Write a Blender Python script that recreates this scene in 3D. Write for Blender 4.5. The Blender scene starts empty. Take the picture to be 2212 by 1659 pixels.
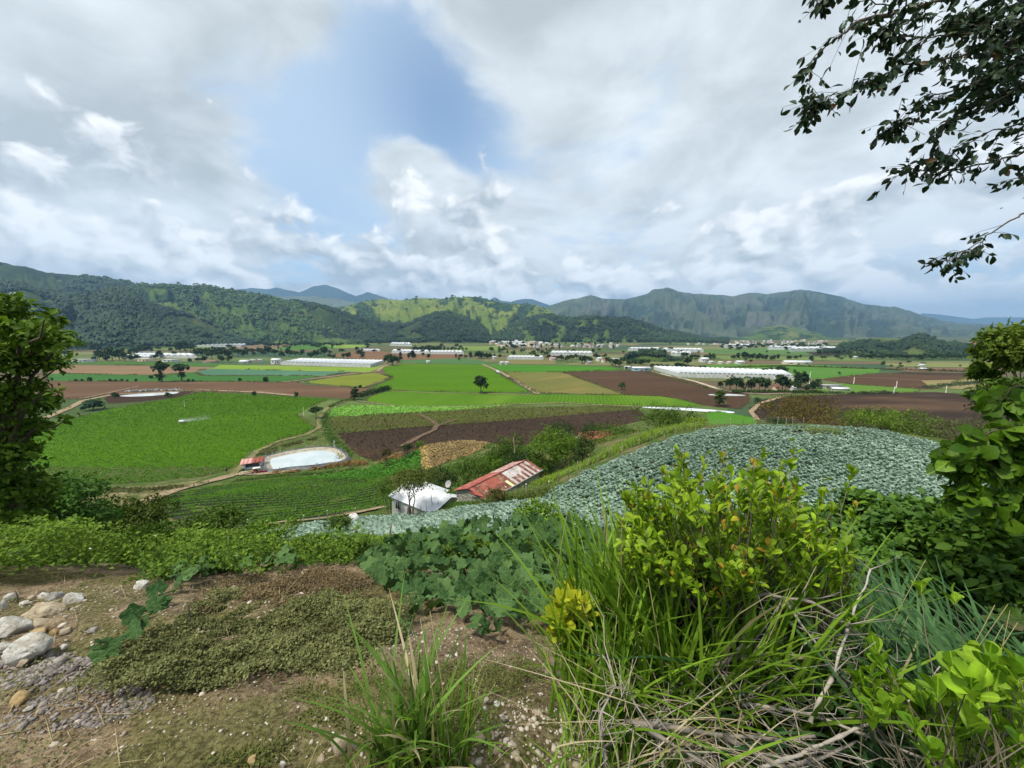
import bpy, math, random
import numpy as np
from mathutils import Vector, Matrix

# ------------------------------------------------------------------ camera, sky, sun, exposure
SC = bpy.context.scene
COL = SC.collection
R_ = math.radians
EYE = 46.0                      # eye height above the valley floor, metres
FPX = 829.0                     # focal length in pixels of a 2212 px wide frame
PITCH = math.atan((829.5 - 715.0) / FPX)
CP, SP = math.cos(PITCH), math.sin(PITCH)

cam_d = bpy.data.cameras.new('camera')
cam = bpy.data.objects.new('camera', cam_d); COL.objects.link(cam)
cam.location = (0, 0, EYE)
cam.rotation_euler = (math.pi / 2 - PITCH, 0, 0)
cam_d.sensor_width = 36.0
cam_d.lens = 36.0 * FPX / 2212.0
cam_d.clip_start = 0.05
cam_d.clip_end = 60000
SC.camera = cam

SUN_EL, SUN_AZ = R_(62), R_(238)      # azimuth clockwise from +Y (the view direction)
sun_d = bpy.data.lights.new('sun', 'SUN')
sun_d.energy = 3.7
sun_d.angle = R_(8)
sun_d.color = (1.0, 0.94, 0.82)
sun = bpy.data.objects.new('sun', sun_d); COL.objects.link(sun)
sd = Vector((math.cos(SUN_EL) * math.sin(SUN_AZ), math.cos(SUN_EL) * math.cos(SUN_AZ), math.sin(SUN_EL)))
sun.rotation_euler = sd.to_track_quat('Z', 'Y').to_euler()
sun.location = (0, 0, 200)

vs = SC.view_settings
vs.view_transform = 'Standard'; vs.look = 'None'; vs.gamma = 1.0; vs.use_curve_mapping = False
vs.exposure = 0.52
cy = SC.cycles
cy.max_bounces = 5; cy.diffuse_bounces = 2; cy.glossy_bounces = 2; cy.transmission_bounces = 3
cy.volume_bounces = 0; cy.transparent_max_bounces = 6
cy.caustics_reflective = False; cy.caustics_refractive = False
cy.use_adaptive_sampling = True; cy.adaptive_threshold = 0.015
cy.use_denoising = True
try: cy.denoiser = 'OPENIMAGEDENOISE'
except Exception: pass
cy.sample_clamp_indirect = 4.0


def ray(U, V):
    c = (U - 1106.0) / FPX; s = (829.5 - V) / FPX
    return np.array([c, CP + SP * s, -SP + CP * s])

def at(U, V, Y):
    d = ray(U, V); return d * (Y / d[1]) + np.array([0, 0, EYE])

def flat(U, V, z=0.0):
    d = ray(U, V); return d * ((z - EYE) / d[2]) + np.array([0, 0, EYE])


class NT:
    """small helper to write node trees"""
    def __init__(s, tree):
        s.t = tree; tree.nodes.clear()
    def n(s, typ, ins=None, **kw):
        nd = s.t.nodes.new(typ)
        for k, v in kw.items(): setattr(nd, k, v)
        if ins:
            for k, v in ins.items():
                if isinstance(v, bpy.types.NodeSocket): s.t.links.new(v, nd.inputs[k])
                else: nd.inputs[k].default_value = v
        return nd
    def m(s, op, a, b=0.0, c=0.0, clamp=False):
        return s.n('ShaderNodeMath', {0: a, 1: b, 2: c}, operation=op, use_clamp=clamp).outputs[0]
    def vm(s, op, a, b=(0, 0, 0)):
        nd = s.n('ShaderNodeVectorMath', {0: a, 1: b}, operation=op)
        return nd.outputs['Value'] if op in ('DISTANCE', 'LENGTH', 'DOT_PRODUCT') else nd.outputs[0]
    def scale(s, a, f):
        nd = s.n('ShaderNodeVectorMath', {0: a}, operation='SCALE')
        if isinstance(f, bpy.types.NodeSocket): s.t.links.new(f, nd.inputs['Scale'])
        else: nd.inputs['Scale'].default_value = f
        return nd.outputs[0]
    def mix(s, f, a, b, blend='MIX'):
        nd = s.n('ShaderNodeMix', None, data_type='RGBA', blend_type=blend, clamp_factor=True)
        for i, v in ((0, f), (6, a), (7, b)):
            if isinstance(v, bpy.types.NodeSocket): s.t.links.new(v, nd.inputs[i])
            else: nd.inputs[i].default_value = v if i == 0 else (tuple(v) + (1,))[:4]
        return nd.outputs[2]
    def ramp(s, f, lo, hi, a=0.0, b=1.0, smooth=True):
        nd = s.n('ShaderNodeMapRange', {0: f, 1: lo, 2: hi, 3: a, 4: b}, clamp=True,
                 interpolation_type='SMOOTHSTEP' if smooth else 'LINEAR')
        return nd.outputs[0]
    def noise(s, v, scale, detail=4, rough=0.55, dist=0.0):
        return s.n('ShaderNodeTexNoise', {'Vector': v, 'Scale': scale, 'Detail': detail, 'Roughness': rough, 'Distortion': dist}).outputs[0]


def build_world():
    w = bpy.data.worlds.new('World'); SC.world = w; w.use_nodes = True
    N = NT(w.node_tree)
    try:
        w.cycles.sampling_method = 'MANUAL'; w.cycles.sample_map_resolution = 256
    except Exception: pass
    def n2(v, scale, detail, rough=.55, color=False):
        nd = N.n('ShaderNodeTexNoise', {'Vector': v, 'Scale': scale, 'Detail': detail, 'Roughness': rough}, noise_dimensions='2D')
        return nd.outputs['Color' if color else 0]
    D = N.n('ShaderNodeTexCoord').outputs['Generated']
    sky = N.n('ShaderNodeTexSky', None, sky_type='NISHITA', sun_disc=False, sun_elevation=SUN_EL, sun_rotation=SUN_AZ,
              altitude=1200, air_density=1.0, dust_density=1.0, ozone_density=2.0).outputs[0]
    xyz = N.n('ShaderNodeSeparateXYZ', {0: D})
    z = N.m('MAXIMUM', xyz.outputs[2], 0.0)
    # cloud deck: the direction projected on a plane overhead, so the deck goes on all round
    inv = N.m('DIVIDE', 1.0, N.m('ADD', z, 0.22))
    P = N.scale(D, inv)
    wn = n2(P, 1.3, 2.0, .5, True)
    Pw = N.vm('ADD', P, N.scale(N.vm('SUBTRACT', wn, (0.5, 0.5, 0.5)), 0.35))
    na = N.m('MULTIPLY_ADD', N.m('SUBTRACT', n2(N.vm('ADD', Pw, (2.4, 8.8, 0)), 4.6, 6, 0.6), 0.5), 0.42, n2(Pw, 1.1, 6, 0.56))
    nb = n2(N.vm('ADD', Pw, (7.3, 2.1, 0)), 2.2, 7, 0.56)
    def blobs(base, lst):
        for U, V, r, amt in lst:
            d = ray(U, V); d = d / np.linalg.norm(d)
            # exp(k (D.c - 1)) with D.c the cosine to the blob's centre
            e = N.m('EXPONENT', N.m('MULTIPLY_ADD', N.vm('DOT_PRODUCT', D, tuple(float(v) for v in d)), 2 / (r * r), -2 / (r * r)))
            base = N.m('MULTIPLY_ADD', e, amt, base)
        return base
    cov = blobs(N.m('ADD', na, 0.14), ((915, 190, .15, -.32), (985, 300, .15, -.28), (830, 130, .08, -.14), (570, 330, .14, -.20), (690, 410, .15, -.22), (760, 250, .13, -.16), (630, 490, .08, -.12),
              (845, 330, .06, .25), (910, 390, .08, .28), (990, 460, .12, .2), (300, 130, .35, .2), (1550, 200, .40, .2), (250, 420, .22, .16), (2200, 560, .06, -.3), (1090, 60, .16, .16)))
    soft = N.ramp(cov, 0.36, 0.66)
    sh = blobs(nb, ((215, 250, .22, -.14), (60, 330, .2, -.08), (1780, 170, .22, -.12), (1150, 50, .25, -.12), (560, 60, .2, -.08), (1250, 330, .25, .10), (1700, 420, .3, .14), (420, 430, .2, .10), (1950, 470, .2, .08)))
    tone = N.ramp(sh, 0.28, 0.66, 0.0, 1.0, False)
    deck = N.mix(tone, (3.9, 4.3, 4.5), (6.5, 7.0, 7.3))
    veil = N.mix(blobs(0.68, ((935, 190, .16, -.32), (985, 310, .12, -.14), (640, 480, .10, -.10))), N.mix(1.0, sky, (0.72, 1.0, 1.13), 'MULTIPLY'), (5.3, 6.4, 7.5))
    col = N.mix(N.m('MULTIPLY', soft, 0.97), veil, deck)
    # cumulus banks low over the horizon, puffs lit from above
    az = N.m('ARCTAN2', xyz.outputs[0], xyz.outputs[1])
    el = N.m('ARCSINE', xyz.outputs[2])
    Q = N.n('ShaderNodeCombineXYZ', {0: az, 1: N.m('MULTIPLY', el, 1.45), 2: 0.0}).outputs[0]
    qw = n2(Q, 9.0, 3.0, .55, True)
    Qw = N.vm('ADD', Q, N.scale(N.vm('SUBTRACT', qw, (0.5, 0.5, 0.5)), 0.07))
    def puffs(q, det):
        a = n2(q, 4.3, det, 0.56)
        v = N.n('ShaderNodeTexVoronoi', {'Vector': q, 'Scale': 11.0}, feature='F1', voronoi_dimensions='2D').outputs['Distance']
        v2 = N.n('ShaderNodeTexVoronoi', {'Vector': q, 'Scale': 27.0}, feature='F1', voronoi_dimensions='2D').outputs['Distance']
        return N.m('MULTIPLY_ADD', v2, -0.07, N.m('MULTIPLY_ADD', v, -0.15, a))
    c0 = puffs(Qw, 8)
    c1 = puffs(N.vm('ADD', Qw, (0.014, 0.028, 0.0)), 4)
    cum = N.m('ADD', c0, N.ramp(el, 0.02, 0.42, 0.24, -0.26, False))
    cum = blobs(cum, ((1010, 470, .11, .14), (850, 335, .06, .20), (915, 400, .08, .2), (1080, 480, .12, .10), (1460, 560, .18, .06), (1840, 540, .12, .08), (330, 470, .3, .10), (520, 470, .12, .08), (740, 430, .10, -.2), (1500, 420, .18, -.12)))
    cmask = N.ramp(cum, 0.40, 0.53)
    rel = N.m('MULTIPLY', N.m('SUBTRACT', c0, c1), 4.2)
    big = n2(N.vm('ADD', Q, (5, 1, 0)), 3.0, 3, 0.5)
    lit = N.m('ADD', N.m('ADD', 0.56, rel), N.m('MULTIPLY', N.m('SUBTRACT', big, 0.5), 1.2))
    lit = blobs(lit, ((1150, 585, .09, -.30), (250, 500, .16, -.10)))
    cl = N.mix(N.ramp(lit, 0.0, 1.05, 0, 1, False), (3.8, 4.3, 4.7), (8.3, 8.5, 8.6))
    col = N.mix(N.m('MULTIPLY', cmask, 0.95), col, cl)
    bg = N.n('ShaderNodeBackground', {'Color': col, 'Strength': 0.1})
    out = N.n('ShaderNodeOutputWorld')
    w.node_tree.links.new(bg.outputs[0], out.inputs[0])
build_world()

# ------------------------------------------------------------------ numpy helpers
rng = np.random.default_rng(7)
random.seed(7)

def _h(ix, iy, s):
    n = (ix.astype(np.int64) * 374761393 + iy.astype(np.int64) * 668265263 + s * 1442695041) & 0x7fffffff
    n = ((n ^ (n >> 13)) * 1274126177) & 0x7fffffff
    return ((n ^ (n >> 16)) & 0xffff) / 65535.0

def vnoise(x, y, s=0):
    x = np.asarray(x, float); y = np.asarray(y, float)
    ix, iy = np.floor(x), np.floor(y); fx, fy = x - ix, y - iy
    fx = fx * fx * fx * (fx * (fx * 6 - 15) + 10); fy = fy * fy * fy * (fy * (fy * 6 - 15) + 10)
    a, b, c, d = _h(ix, iy, s), _h(ix + 1, iy, s), _h(ix, iy + 1, s), _h(ix + 1, iy + 1, s)
    return (a * (1 - fx) + b * fx) * (1 - fy) + (c * (1 - fx) + d * fx) * fy

def fbm(x, y, o=5, s=0, g=.5):
    r = 0; a = 1; t = 0
    for i in range(o):
        r = r + a * vnoise(x * 2 ** i + 17.3 * i, y * 2 ** i - 9.1 * i, s + i); t += a; a *= g
    return r / t

def ridged(x, y, o=5, s=0, g=.55):
    r = 0; a = 1; t = 0
    for i in range(o):
        r = r + a * (1 - np.abs(2 * vnoise(x * 2 ** i + 5.2 * i, y * 2 ** i + 3.7 * i, s + i) - 1)); t += a; a *= g
    return r / t

def sstep(a, b, x):
    t = np.clip((x - a) / (b - a), 0, 1); return t * t * (3 - 2 * t)

def nrm(v):
    return v / np.maximum(np.linalg.norm(v, axis=-1, keepdims=True), 1e-9)

def mesh_np(name, V, F, mats=None, smooth=False, var=None, mi=None):
    """V (n,3); F list of (m,k) int arrays or one array"""
    me = bpy.data.meshes.new(name)
    V = np.asarray(V, np.float32)
    if isinstance(F, np.ndarray): F = [F]
    F = [np.asarray(f, np.int32) for f in F if len(f)]
    loops = np.concatenate([f.ravel() for f in F])
    tot = np.concatenate([np.full(len(f), f.shape[1], np.int32) for f in F])
    st = np.concatenate([[0], np.cumsum(tot)[:-1]]).astype(np.int32)
    me.vertices.add(len(V)); me.vertices.foreach_set('co', V.ravel())
    me.loops.add(len(loops)); me.loops.foreach_set('vertex_index', loops)
    me.polygons.add(len(tot)); me.polygons.foreach_set('loop_start', st)
    try: me.polygons.foreach_set('loop_total', tot)
    except Exception: pass
    if smooth: me.polygons.foreach_set('use_smooth', np.ones(len(tot), bool))
    if mats:
        for m in (mats if isinstance(mats, (list, tuple)) else [mats]): me.materials.append(m)
    if mi is not None: me.polygons.foreach_set('material_index', np.asarray(mi, np.int32))
    if var is not None:
        a = me.attributes.new('var', 'FLOAT', 'POINT'); a.data.foreach_set('value', np.asarray(var, np.float32))
    me.update(calc_edges=True); me.validate()
    return me

def link(name, data=None, parent=None, loc=None):
    o = bpy.data.objects.new(name, data); COL.objects.link(o)
    if parent is not None: o.parent = parent
    if loc is not None: o.location = tuple(float(v) for v in loc)
    return o

def tag(o, label, cat, group=None, kind=None):
    o['label'] = label; o['category'] = cat
    if group: o['group'] = group
    if kind: o['kind'] = kind
    return o

class MB:
    """collects tubes, boxes and quads into one mesh"""
    def __init__(s): s.v = []; s.f3 = []; s.f4 = []; s.n = 0; s.var = []
    def add(s, V, F, var=0.5):
        V = np.asarray(V, float).reshape(-1, 3); F = np.asarray(F, np.int64)
        (s.f3 if F.shape[1] == 3 else s.f4).append(F + s.n); s.v.append(V); s.n += len(V)
        s.var.append(np.broadcast_to(np.asarray(var, float), (len(V),)))
        return s
    def box(s, c, d, rz=0.0, var=.5):
        x, y, z = np.array(d) / 2.0
        V = np.array([[i * x, j * y, k * z] for k in (-1, 1) for j in (-1, 1) for i in (-1, 1)], float)
        c_, s_ = math.cos(rz), math.sin(rz)
        V = np.c_[V[:, 0] * c_ - V[:, 1] * s_, V[:, 0] * s_ + V[:, 1] * c_, V[:, 2]] + np.array(c)
        return s.add(V, [[0, 2, 3, 1], [4, 5, 7, 6], [0, 1, 5, 4], [2, 6, 7, 3], [0, 4, 6, 2], [1, 3, 7, 5]], var)
    def tube(s, pts, rad, k=6, var=.5, cap=True):
        pts = np.asarray(pts, float); m = len(pts)
        rad = np.broadcast_to(np.asarray(rad, float), (m,))
        t = nrm(np.gradient(pts, axis=0)); ref = np.array([0.3, 0.2, 1.0]) if abs(t[0][2]) < .8 else np.array([1.0, .2, .1])
        a = nrm(np.cross(t, ref)); b = np.cross(t, a)
        th = np.arange(k) * 2 * math.pi / k
        V = pts[:, None] + rad[:, None, None] * (np.cos(th)[None, :, None] * a[:, None] + np.sin(th)[None, :, None] * b[:, None])
        i = np.arange(m - 1)[:, None] * k; j = np.arange(k)[None]
        j2 = (j + 1) % k
        F = np.stack([i + j, i + j2, i + k + j2, i + k + j], -1).reshape(-1, 4)
        base = s.n
        s.add(V.reshape(-1, 3), F, var)
        if cap:
            for e, q in ((0, pts[0]), ((m - 1) * k, pts[-1])):
                s.add(q[None], np.zeros((0, 3), int), var); ci = s.n - 1
                s.f3.append(np.array([[base + e + jj, base + e + (jj + 1) % k, ci] for jj in range(k)]))
        return s
    def data(s): return np.concatenate(s.v), [np.concatenate(x) for x in (s.f4, s.f3) if x], np.concatenate(s.var)
    def mesh(s, name, mats, smooth=False, off=(0, 0, 0)):
        V, F, var = s.data(); return mesh_np(name, V - np.asarray(off), F, mats, smooth, var)
    def obj(s, name, mats, parent=None, smooth=False, off=(0, 0, 0)):
        return link(name, s.mesh(name, mats, smooth, off), parent)

# ------------------------------------------------------------------ terrain of the near hillside (thin plate through surveyed points)
REL = [  # x, y, z relative to the eye
 (0, 0, -1.75), (-2.5, 0, -1.85), (2.5, 0, -1.9), (0, -4, -1.3), (-6, -4, -1.6), (6, -4, -1.7), (-12, -4, -2), (12, -4, -2.5),
 (-1.5, 1.5, -2.05), (0, 1.5, -2.02), (1.2, 1.5, -2.15), (-3.5, 2, -2.25), (-5, 3, -2.45), (-3, 3.3, -2.48), (-1, 3.5, -2.6), (.5, 3.3, -2.7), (-7, 3.5, -2.5),
 (-5.5, 4.6, -3.1), (-2.5, 4.6, -3.0), (-9, 5, -3.4), (-.5, 5.2, -3.45), (1, 5.5, -3.7), (-4, 8, -5.2), (-8, 8, -5.4), (0, 8, -5.3), (-6, 12, -7.3), (-15, 12, -8), (0, 14, -9), (-20, 25, -15.5), (-10, 20, -12.3), (0, 20, -12.3),
 (2.5, 2.5, -2.8), (4, 4, -3.9), (4, 8, -5.9), (7, 6, -5.2), (12, 5, -5), (10, 12, -8.5), (16, 18, -11), (12, 22, -12.3), (25, 12, -9), (-40, 30, -22), (-60, 50, -32), (-80, 75, -40)]
CTL = [(312, 1099, 72), (382, 1064, 92), (486, 1047, 103), (625, 1030, 112), (768, 1019, 110), (815, 1031, 95), (840, 1085, 66), (768, 1103, 60), (660, 1123, 56), (555, 1137, 52), (330, 1117, 62),
 (760, 1120, 50), (700, 1128, 47), (650, 1155, 34), (800, 1140, 40), (900, 1112, 48), (1000, 1087, 47), (985, 1097, 45), (908, 970, 105), (926, 1014, 85), (1058, 958, 108), (1005, 955, 112), (971, 993, 95),
 (1180, 1042, 56), (1195, 1012, 60), (1230, 1030, 44), (1400, 960, 50), (1500, 930, 54), (1700, 918, 56), (1850, 925, 54), (2060, 965, 48), (1180, 1075, 40), (1700, 1130, 24), (2050, 1100, 26), (1300, 1130, 30), (1100, 1150, 28),
 (1360, 950, 85), (1500, 945, 80), (1700, 945, 80), (1950, 960, 75), (2200, 980, 62), (220, 1085, 82), (187, 1060, 104), (1500, 1030, 36), (1800, 1000, 38)]
cpts = [np.array(r) + np.array([0, 0, EYE]) for r in REL] + [at(*c) for c in CTL]
cpts += [np.array([x, y, 0.4]) for y in (118, 130, 150) for x in range(-180, 240, 30) if not (y == 118 and -60 < x < 30)] + [np.array([x, 118, 1.0 if x < -20 else 8.0]) for x in (-50, -30, 0, 20)]
cpts = np.array(cpts)
def _phi(r2): return 0.5 * r2 * np.log(np.maximum(r2, 1e-12))
_n = len(cpts)
_A = _phi(((cpts[:, None, :2] - cpts[None, :, :2]) ** 2).sum(-1)) + np.eye(_n) * 0.8
_P = np.c_[np.ones(_n), cpts[:, :2]]
_w = np.linalg.solve(np.block([[_A, _P], [_P.T, np.zeros((3, 3))]]), np.r_[cpts[:, 2], 0, 0, 0])
def terr(x, y):
    x = np.asarray(x, float); y = np.asarray(y, float); sh = x.shape
    q = np.c_[x.ravel(), y.ravel()]; out = np.empty(len(q))
    for i in range(0, len(q), 20000):
        s = q[i:i + 20000]
        out[i:i + 20000] = _phi(((s[:, None] - cpts[None, :, :2]) ** 2).sum(-1)) @ _w[:_n] + _w[_n] + s @ _w[_n + 1:]
    out = np.maximum(out, 0.0)
    # softly joins the valley floor
    k = 1 - sstep(108, 140, q[:, 1])
    return (out * k).reshape(sh)

def on(U, V, tmin=.6):
    """point where the sight line of a pixel meets the ground"""
    d = ray(U, V); d = d / d[1]
    t = np.geomspace(tmin, 2500, 240)
    h = EYE + d[2] * t - terr(d[0] * t, t)
    i = int(np.argmax(h < 0.0)) if (h < 0).any() else len(t) - 1
    if i == 0: i = 1
    a, b = t[i - 1], t[i]
    for _ in range(22):
        m = .5 * (a + b)
        if EYE + d[2] * m - float(terr(np.array([d[0] * m]), np.array([m]))[0]) < 0: b = m
        else: a = m
    return d * b + np.array([0, 0, EYE])

def gz(x, y): return float(terr(np.array([x]), np.array([y]))[0])

# ------------------------------------------------------------------ materials
MATS = {}
def pmat(name, fn, rough=0.85, spec=0.25, bump=None, trans=0.0):
    """fn(N, pos) -> base colour socket or tuple; bump(N, pos) -> (height socket, strength, distance)"""
    if name in MATS: return MATS[name]
    m = bpy.data.materials.new(name); m.use_nodes = True
    N = NT(m.node_tree)
    pos = N.n('ShaderNodeNewGeometry').outputs['Position']
    col = fn(N, pos)
    if not isinstance(col, bpy.types.NodeSocket): col = N.mix(0.0, col, col)
    bs = N.n('ShaderNodeBsdfPrincipled', {'Base Color': col, 'Specular IOR Level': spec})
    if isinstance(rough, (int, float)): bs.inputs['Roughness'].default_value = rough
    if bump:
        h, st, di = bump(N, pos)
        b = N.n('ShaderNodeBump', {'Height': h, 'Strength': st, 'Distance': di})
        m.node_tree.links.new(b.outputs[0], bs.inputs['Normal'])
    sh = bs.outputs[0]
    if trans > 0:
        tr = N.n('ShaderNodeBsdfTranslucent', {'Color': N.mix(1.0, col, (1.0, 1.0, 0.55), 'MULTIPLY')})
        sh = N.n('ShaderNodeMixShader', {0: trans, 1: sh, 2: tr.outputs[0]}).outputs[0]
    out = N.n('ShaderNodeOutputMaterial')
    m.node_tree.links.new(sh, out.inputs[0])
    MATS[name] = m
    return m

def leafmat(name, a, b, trans=0.3, rough=0.6, spec=0.12, c=None, vein=False):
    spec = min(spec, .2); rough = max(rough, .5)
    def f(N, p):
        v = N.n('ShaderNodeAttribute', None, attribute_name='var').outputs['Fac']
        col = N.mix(v, a, b)
        if c is not None: col = N.mix(N.ramp(v, .93, .97), col, c)
        if vein:   # pale midrib, mottled and slightly yellowed blade
            o = N.n('ShaderNodeTexCoord').outputs['Object']; y = N.n('ShaderNodeSeparateXYZ', {0: o}).outputs[1]
            col = N.mix(N.ramp(N.noise(p, 55, 5, .7), .42, .72, 0, .55), col, tuple(x * .5 for x in a))
            col = N.mix(N.ramp(N.noise(N.vm('ADD', p, (5, 5, 5)), 130, 3, .6), .62, .72, 0, .5), col, (.30, .24, .05))
            col = N.mix(N.ramp(N.m('ABSOLUTE', y), .0, .035, .6, 0.0), col, tuple(min(1, x * 1.7) for x in b))
        return col
    return pmat(name, f, rough, spec, None, trans)

def varmat(name, a, b, rough=0.85, spec=0.2, bump=None):
    def f(N, p):
        v = N.n('ShaderNodeAttribute', None, attribute_name='var').outputs['Fac']
        n = N.noise(p, 3.0, 4)
        return N.mix(N.m('ADD', N.m('MULTIPLY', v, .7), N.m('MULTIPLY', N.m('SUBTRACT', n, .35), .6)), a, b)
    return pmat(name, f, rough, spec, bump)

def noisemat(name, a, b, scale, detail=5, rough=0.9, spec=0.15, lo=.35, hi=.65, c=None, cscale=1.0, bumpd=0.0):
    def f(N, p):
        n = N.noise(p, scale, detail, .6)
        col = N.mix(N.ramp(n, lo, hi), a, b)
        if c is not None: col = N.mix(N.ramp(N.noise(p, cscale, 4, .6), .5, .68), col, c)
        return col
    return pmat(name, f, rough, spec, (lambda N, p: (N.noise(p, scale * 2, 5, .6), .6, bumpd)) if bumpd else None)

def fieldmat(name, a, b, ang=0.0, sp=0.0, dark=.6, patch=.03, c=None, cs=.012, clo=.52, chi=.68, fine=.9, bumpd=.12):
    """crop or soil: a and b mottled, rows sp metres apart running along ang (degrees from +X), c in larger patches"""
    def f(N, p):
        q = N.n('ShaderNodeMapping', {'Vector': p, 'Rotation': (0, 0, -R_(ang))}).outputs[0]
        st = N.n('ShaderNodeMapping', {'Vector': q, 'Scale': (.25, 1.0, 1.0)}).outputs[0]
        n = N.noise(st, fine, 5, .65)
        n2 = N.noise(st, patch, 4, .6)
        col = N.mix(N.ramp(N.m('ADD', N.m('MULTIPLY', n, .55), N.m('MULTIPLY', n2, .45)), .36, .64), a, b)
        if c is not None: col = N.mix(N.ramp(N.noise(N.vm('ADD', st, (31, 7, 0)), cs, 5, .6), clo, chi), col, c)
        if sp > 0:
            y = N.n('ShaderNodeSeparateXYZ', {0: q}).outputs[1]
            wob = N.m('MULTIPLY', N.noise(q, .2, 2), .5)
            s = N.m('SINE', N.m('MULTIPLY', N.m('ADD', y, wob), 2 * math.pi / sp))
            col = N.mix(N.ramp(s, -.2, -.9, 0, dark), col, tuple(v * .35 for v in a))
        return col
    return pmat(name, f, .95, .03, (lambda N, p: (N.noise(p, 1.6, 5, .7), .8, bumpd)) if bumpd else None)

M_SOILRED = lambda: fieldmat('ploughed_red_soil', (.090, .054, .032), (.13, .078, .046), 8, 1.1, .25, c=(.16, .10, .062))
M_SOILDK = lambda: fieldmat('ploughed_dark_soil', (.034, .023, .016), (.058, .038, .025), 10, 1.0, .3, c=(.10, .062, .034), cs=.018)
M_SOILBR = lambda: fieldmat('ploughed_brown_soil', (.054, .033, .020), (.086, .052, .031), 12, 1.0, .3, c=(.12, .072, .04))

# ------------------------------------------------------------------ ground sheets
def inside(poly, x, y):
    poly = np.asarray(poly); r = np.zeros(np.shape(x), bool); j = len(poly) - 1
    for i in range(len(poly)):
        xi, yi = poly[i]; xj, yj = poly[j]
        if yi != yj:
            r ^= ((yi > y) != (yj > y)) & (x < (xj - xi) * (y - yi) / (yj - yi) + xi)
        j = i
    return r

def densify(P, step, jit, closed=True, seed=0):
    P = np.asarray(P, float); out = []
    m = len(P)
    for i in range(m if closed else m - 1):
        a, b = P[i], P[(i + 1) % m]; k = max(1, int(np.linalg.norm(b - a) / step))
        for t in np.arange(k) / k: out.append(a + (b - a) * t)
    if not closed: out.append(P[-1])
    out = np.array(out)
    if jit:
        out[:, 0] += (fbm(out[:, 0] * .12, out[:, 1] * .12, 3, seed) - .5) * 2 * jit
        out[:, 1] += (fbm(out[:, 0] * .12, out[:, 1] * .12, 3, seed + 5) - .5) * 2 * jit
    return out

LIFT = [0.02]
def sheet(name, px, mat, label, cat, drape=0.0, jit=.8, lift=None, kind='structure', thick=0.0):
    """a parcel of ground; px are picture points, laid on the ground"""
    LIFT[0] += 0.006
    z = lift if lift is not None else LIFT[0]
    if not drape:
        P = np.array([flat(u, v)[:2] for u, v in px])
        d = np.linalg.norm(P.mean(0))
        P = densify(P, max(2.0, d * .012), jit * d / 300.0, True, len(px))
        V = np.c_[P, np.full(len(P), z)]
        me = bpy.data.meshes.new(name); me.from_pydata([tuple(v) for v in V], [], [list(range(len(V)))])
        if me.polygons[0].normal.z < 0: me.flip_normals()
        me.materials.append(mat)
    else:
        P = np.array([on(u, v)[:2] for u, v in px])
        P = densify(P, 1.5, jit, True, len(px))
        lo, hi = P.min(0) - .5, P.max(0) + .5
        xs = np.arange(lo[0], hi[0], drape); ys = np.arange(lo[1], hi[1], drape)
        X, Y = np.meshgrid(xs, ys); Z = terr(X, Y) + z
        cx, cy_ = X[:-1, :-1] + drape / 2, Y[:-1, :-1] + drape / 2
        keep = inside(P, cx, cy_)
        idx = np.arange(X.size).reshape(X.shape)
        F = np.stack([idx[:-1, :-1], idx[:-1, 1:], idx[1:, 1:], idx[1:, :-1]], -1)[keep]
        used, inv = np.unique(F, return_inverse=True)
        V = np.c_[X.ravel(), Y.ravel(), Z.ravel()][used]
        me = mesh_np(name, V, inv.reshape(-1, 4), mat, True)
    o = link(name, me)
    tag(o, label, cat, None, kind)
    return o, P

def ribbon(name, px, width, mat, label, cat, drape=True, lift=None, wob=.25, kind='structure'):
    LIFT[0] += .006
    z = (LIFT[0] + .03) if lift is None else lift
    P = np.array([on(u, v)[:2] for u, v in px])
    P = densify(P, 1.2 if P[:, 1].mean() < 200 else 3.0, .3, False)
    t = nrm(np.gradient(P, axis=0)); nn = np.c_[-t[:, 1], t[:, 0]]
    w = width * (1 + wob * (fbm(np.arange(len(P)) * .3, np.zeros(len(P)), 3, 3) - .5) * 2)
    rows = []
    for s in (-1, -.5, 0, .5, 1):
        q = P + nn * (s * w / 2)[:, None]
        rows.append(np.c_[q, terr(q[:, 0], q[:, 1]) + z + (.02 if abs(s) == .25 else 0)])
    V = np.stack(rows, 1); m, k = V.shape[:2]
    idx = np.arange(m * k).reshape(m, k)
    F = np.stack([idx[:-1, :-1], idx[1:, :-1], idx[1:, 1:], idx[:-1, 1:]], -1).reshape(-1, 4)
    o = link(name, mesh_np(name, V.reshape(-1, 3), F, mat, True)); tag(o, label, cat, None, kind)
    return o

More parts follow.
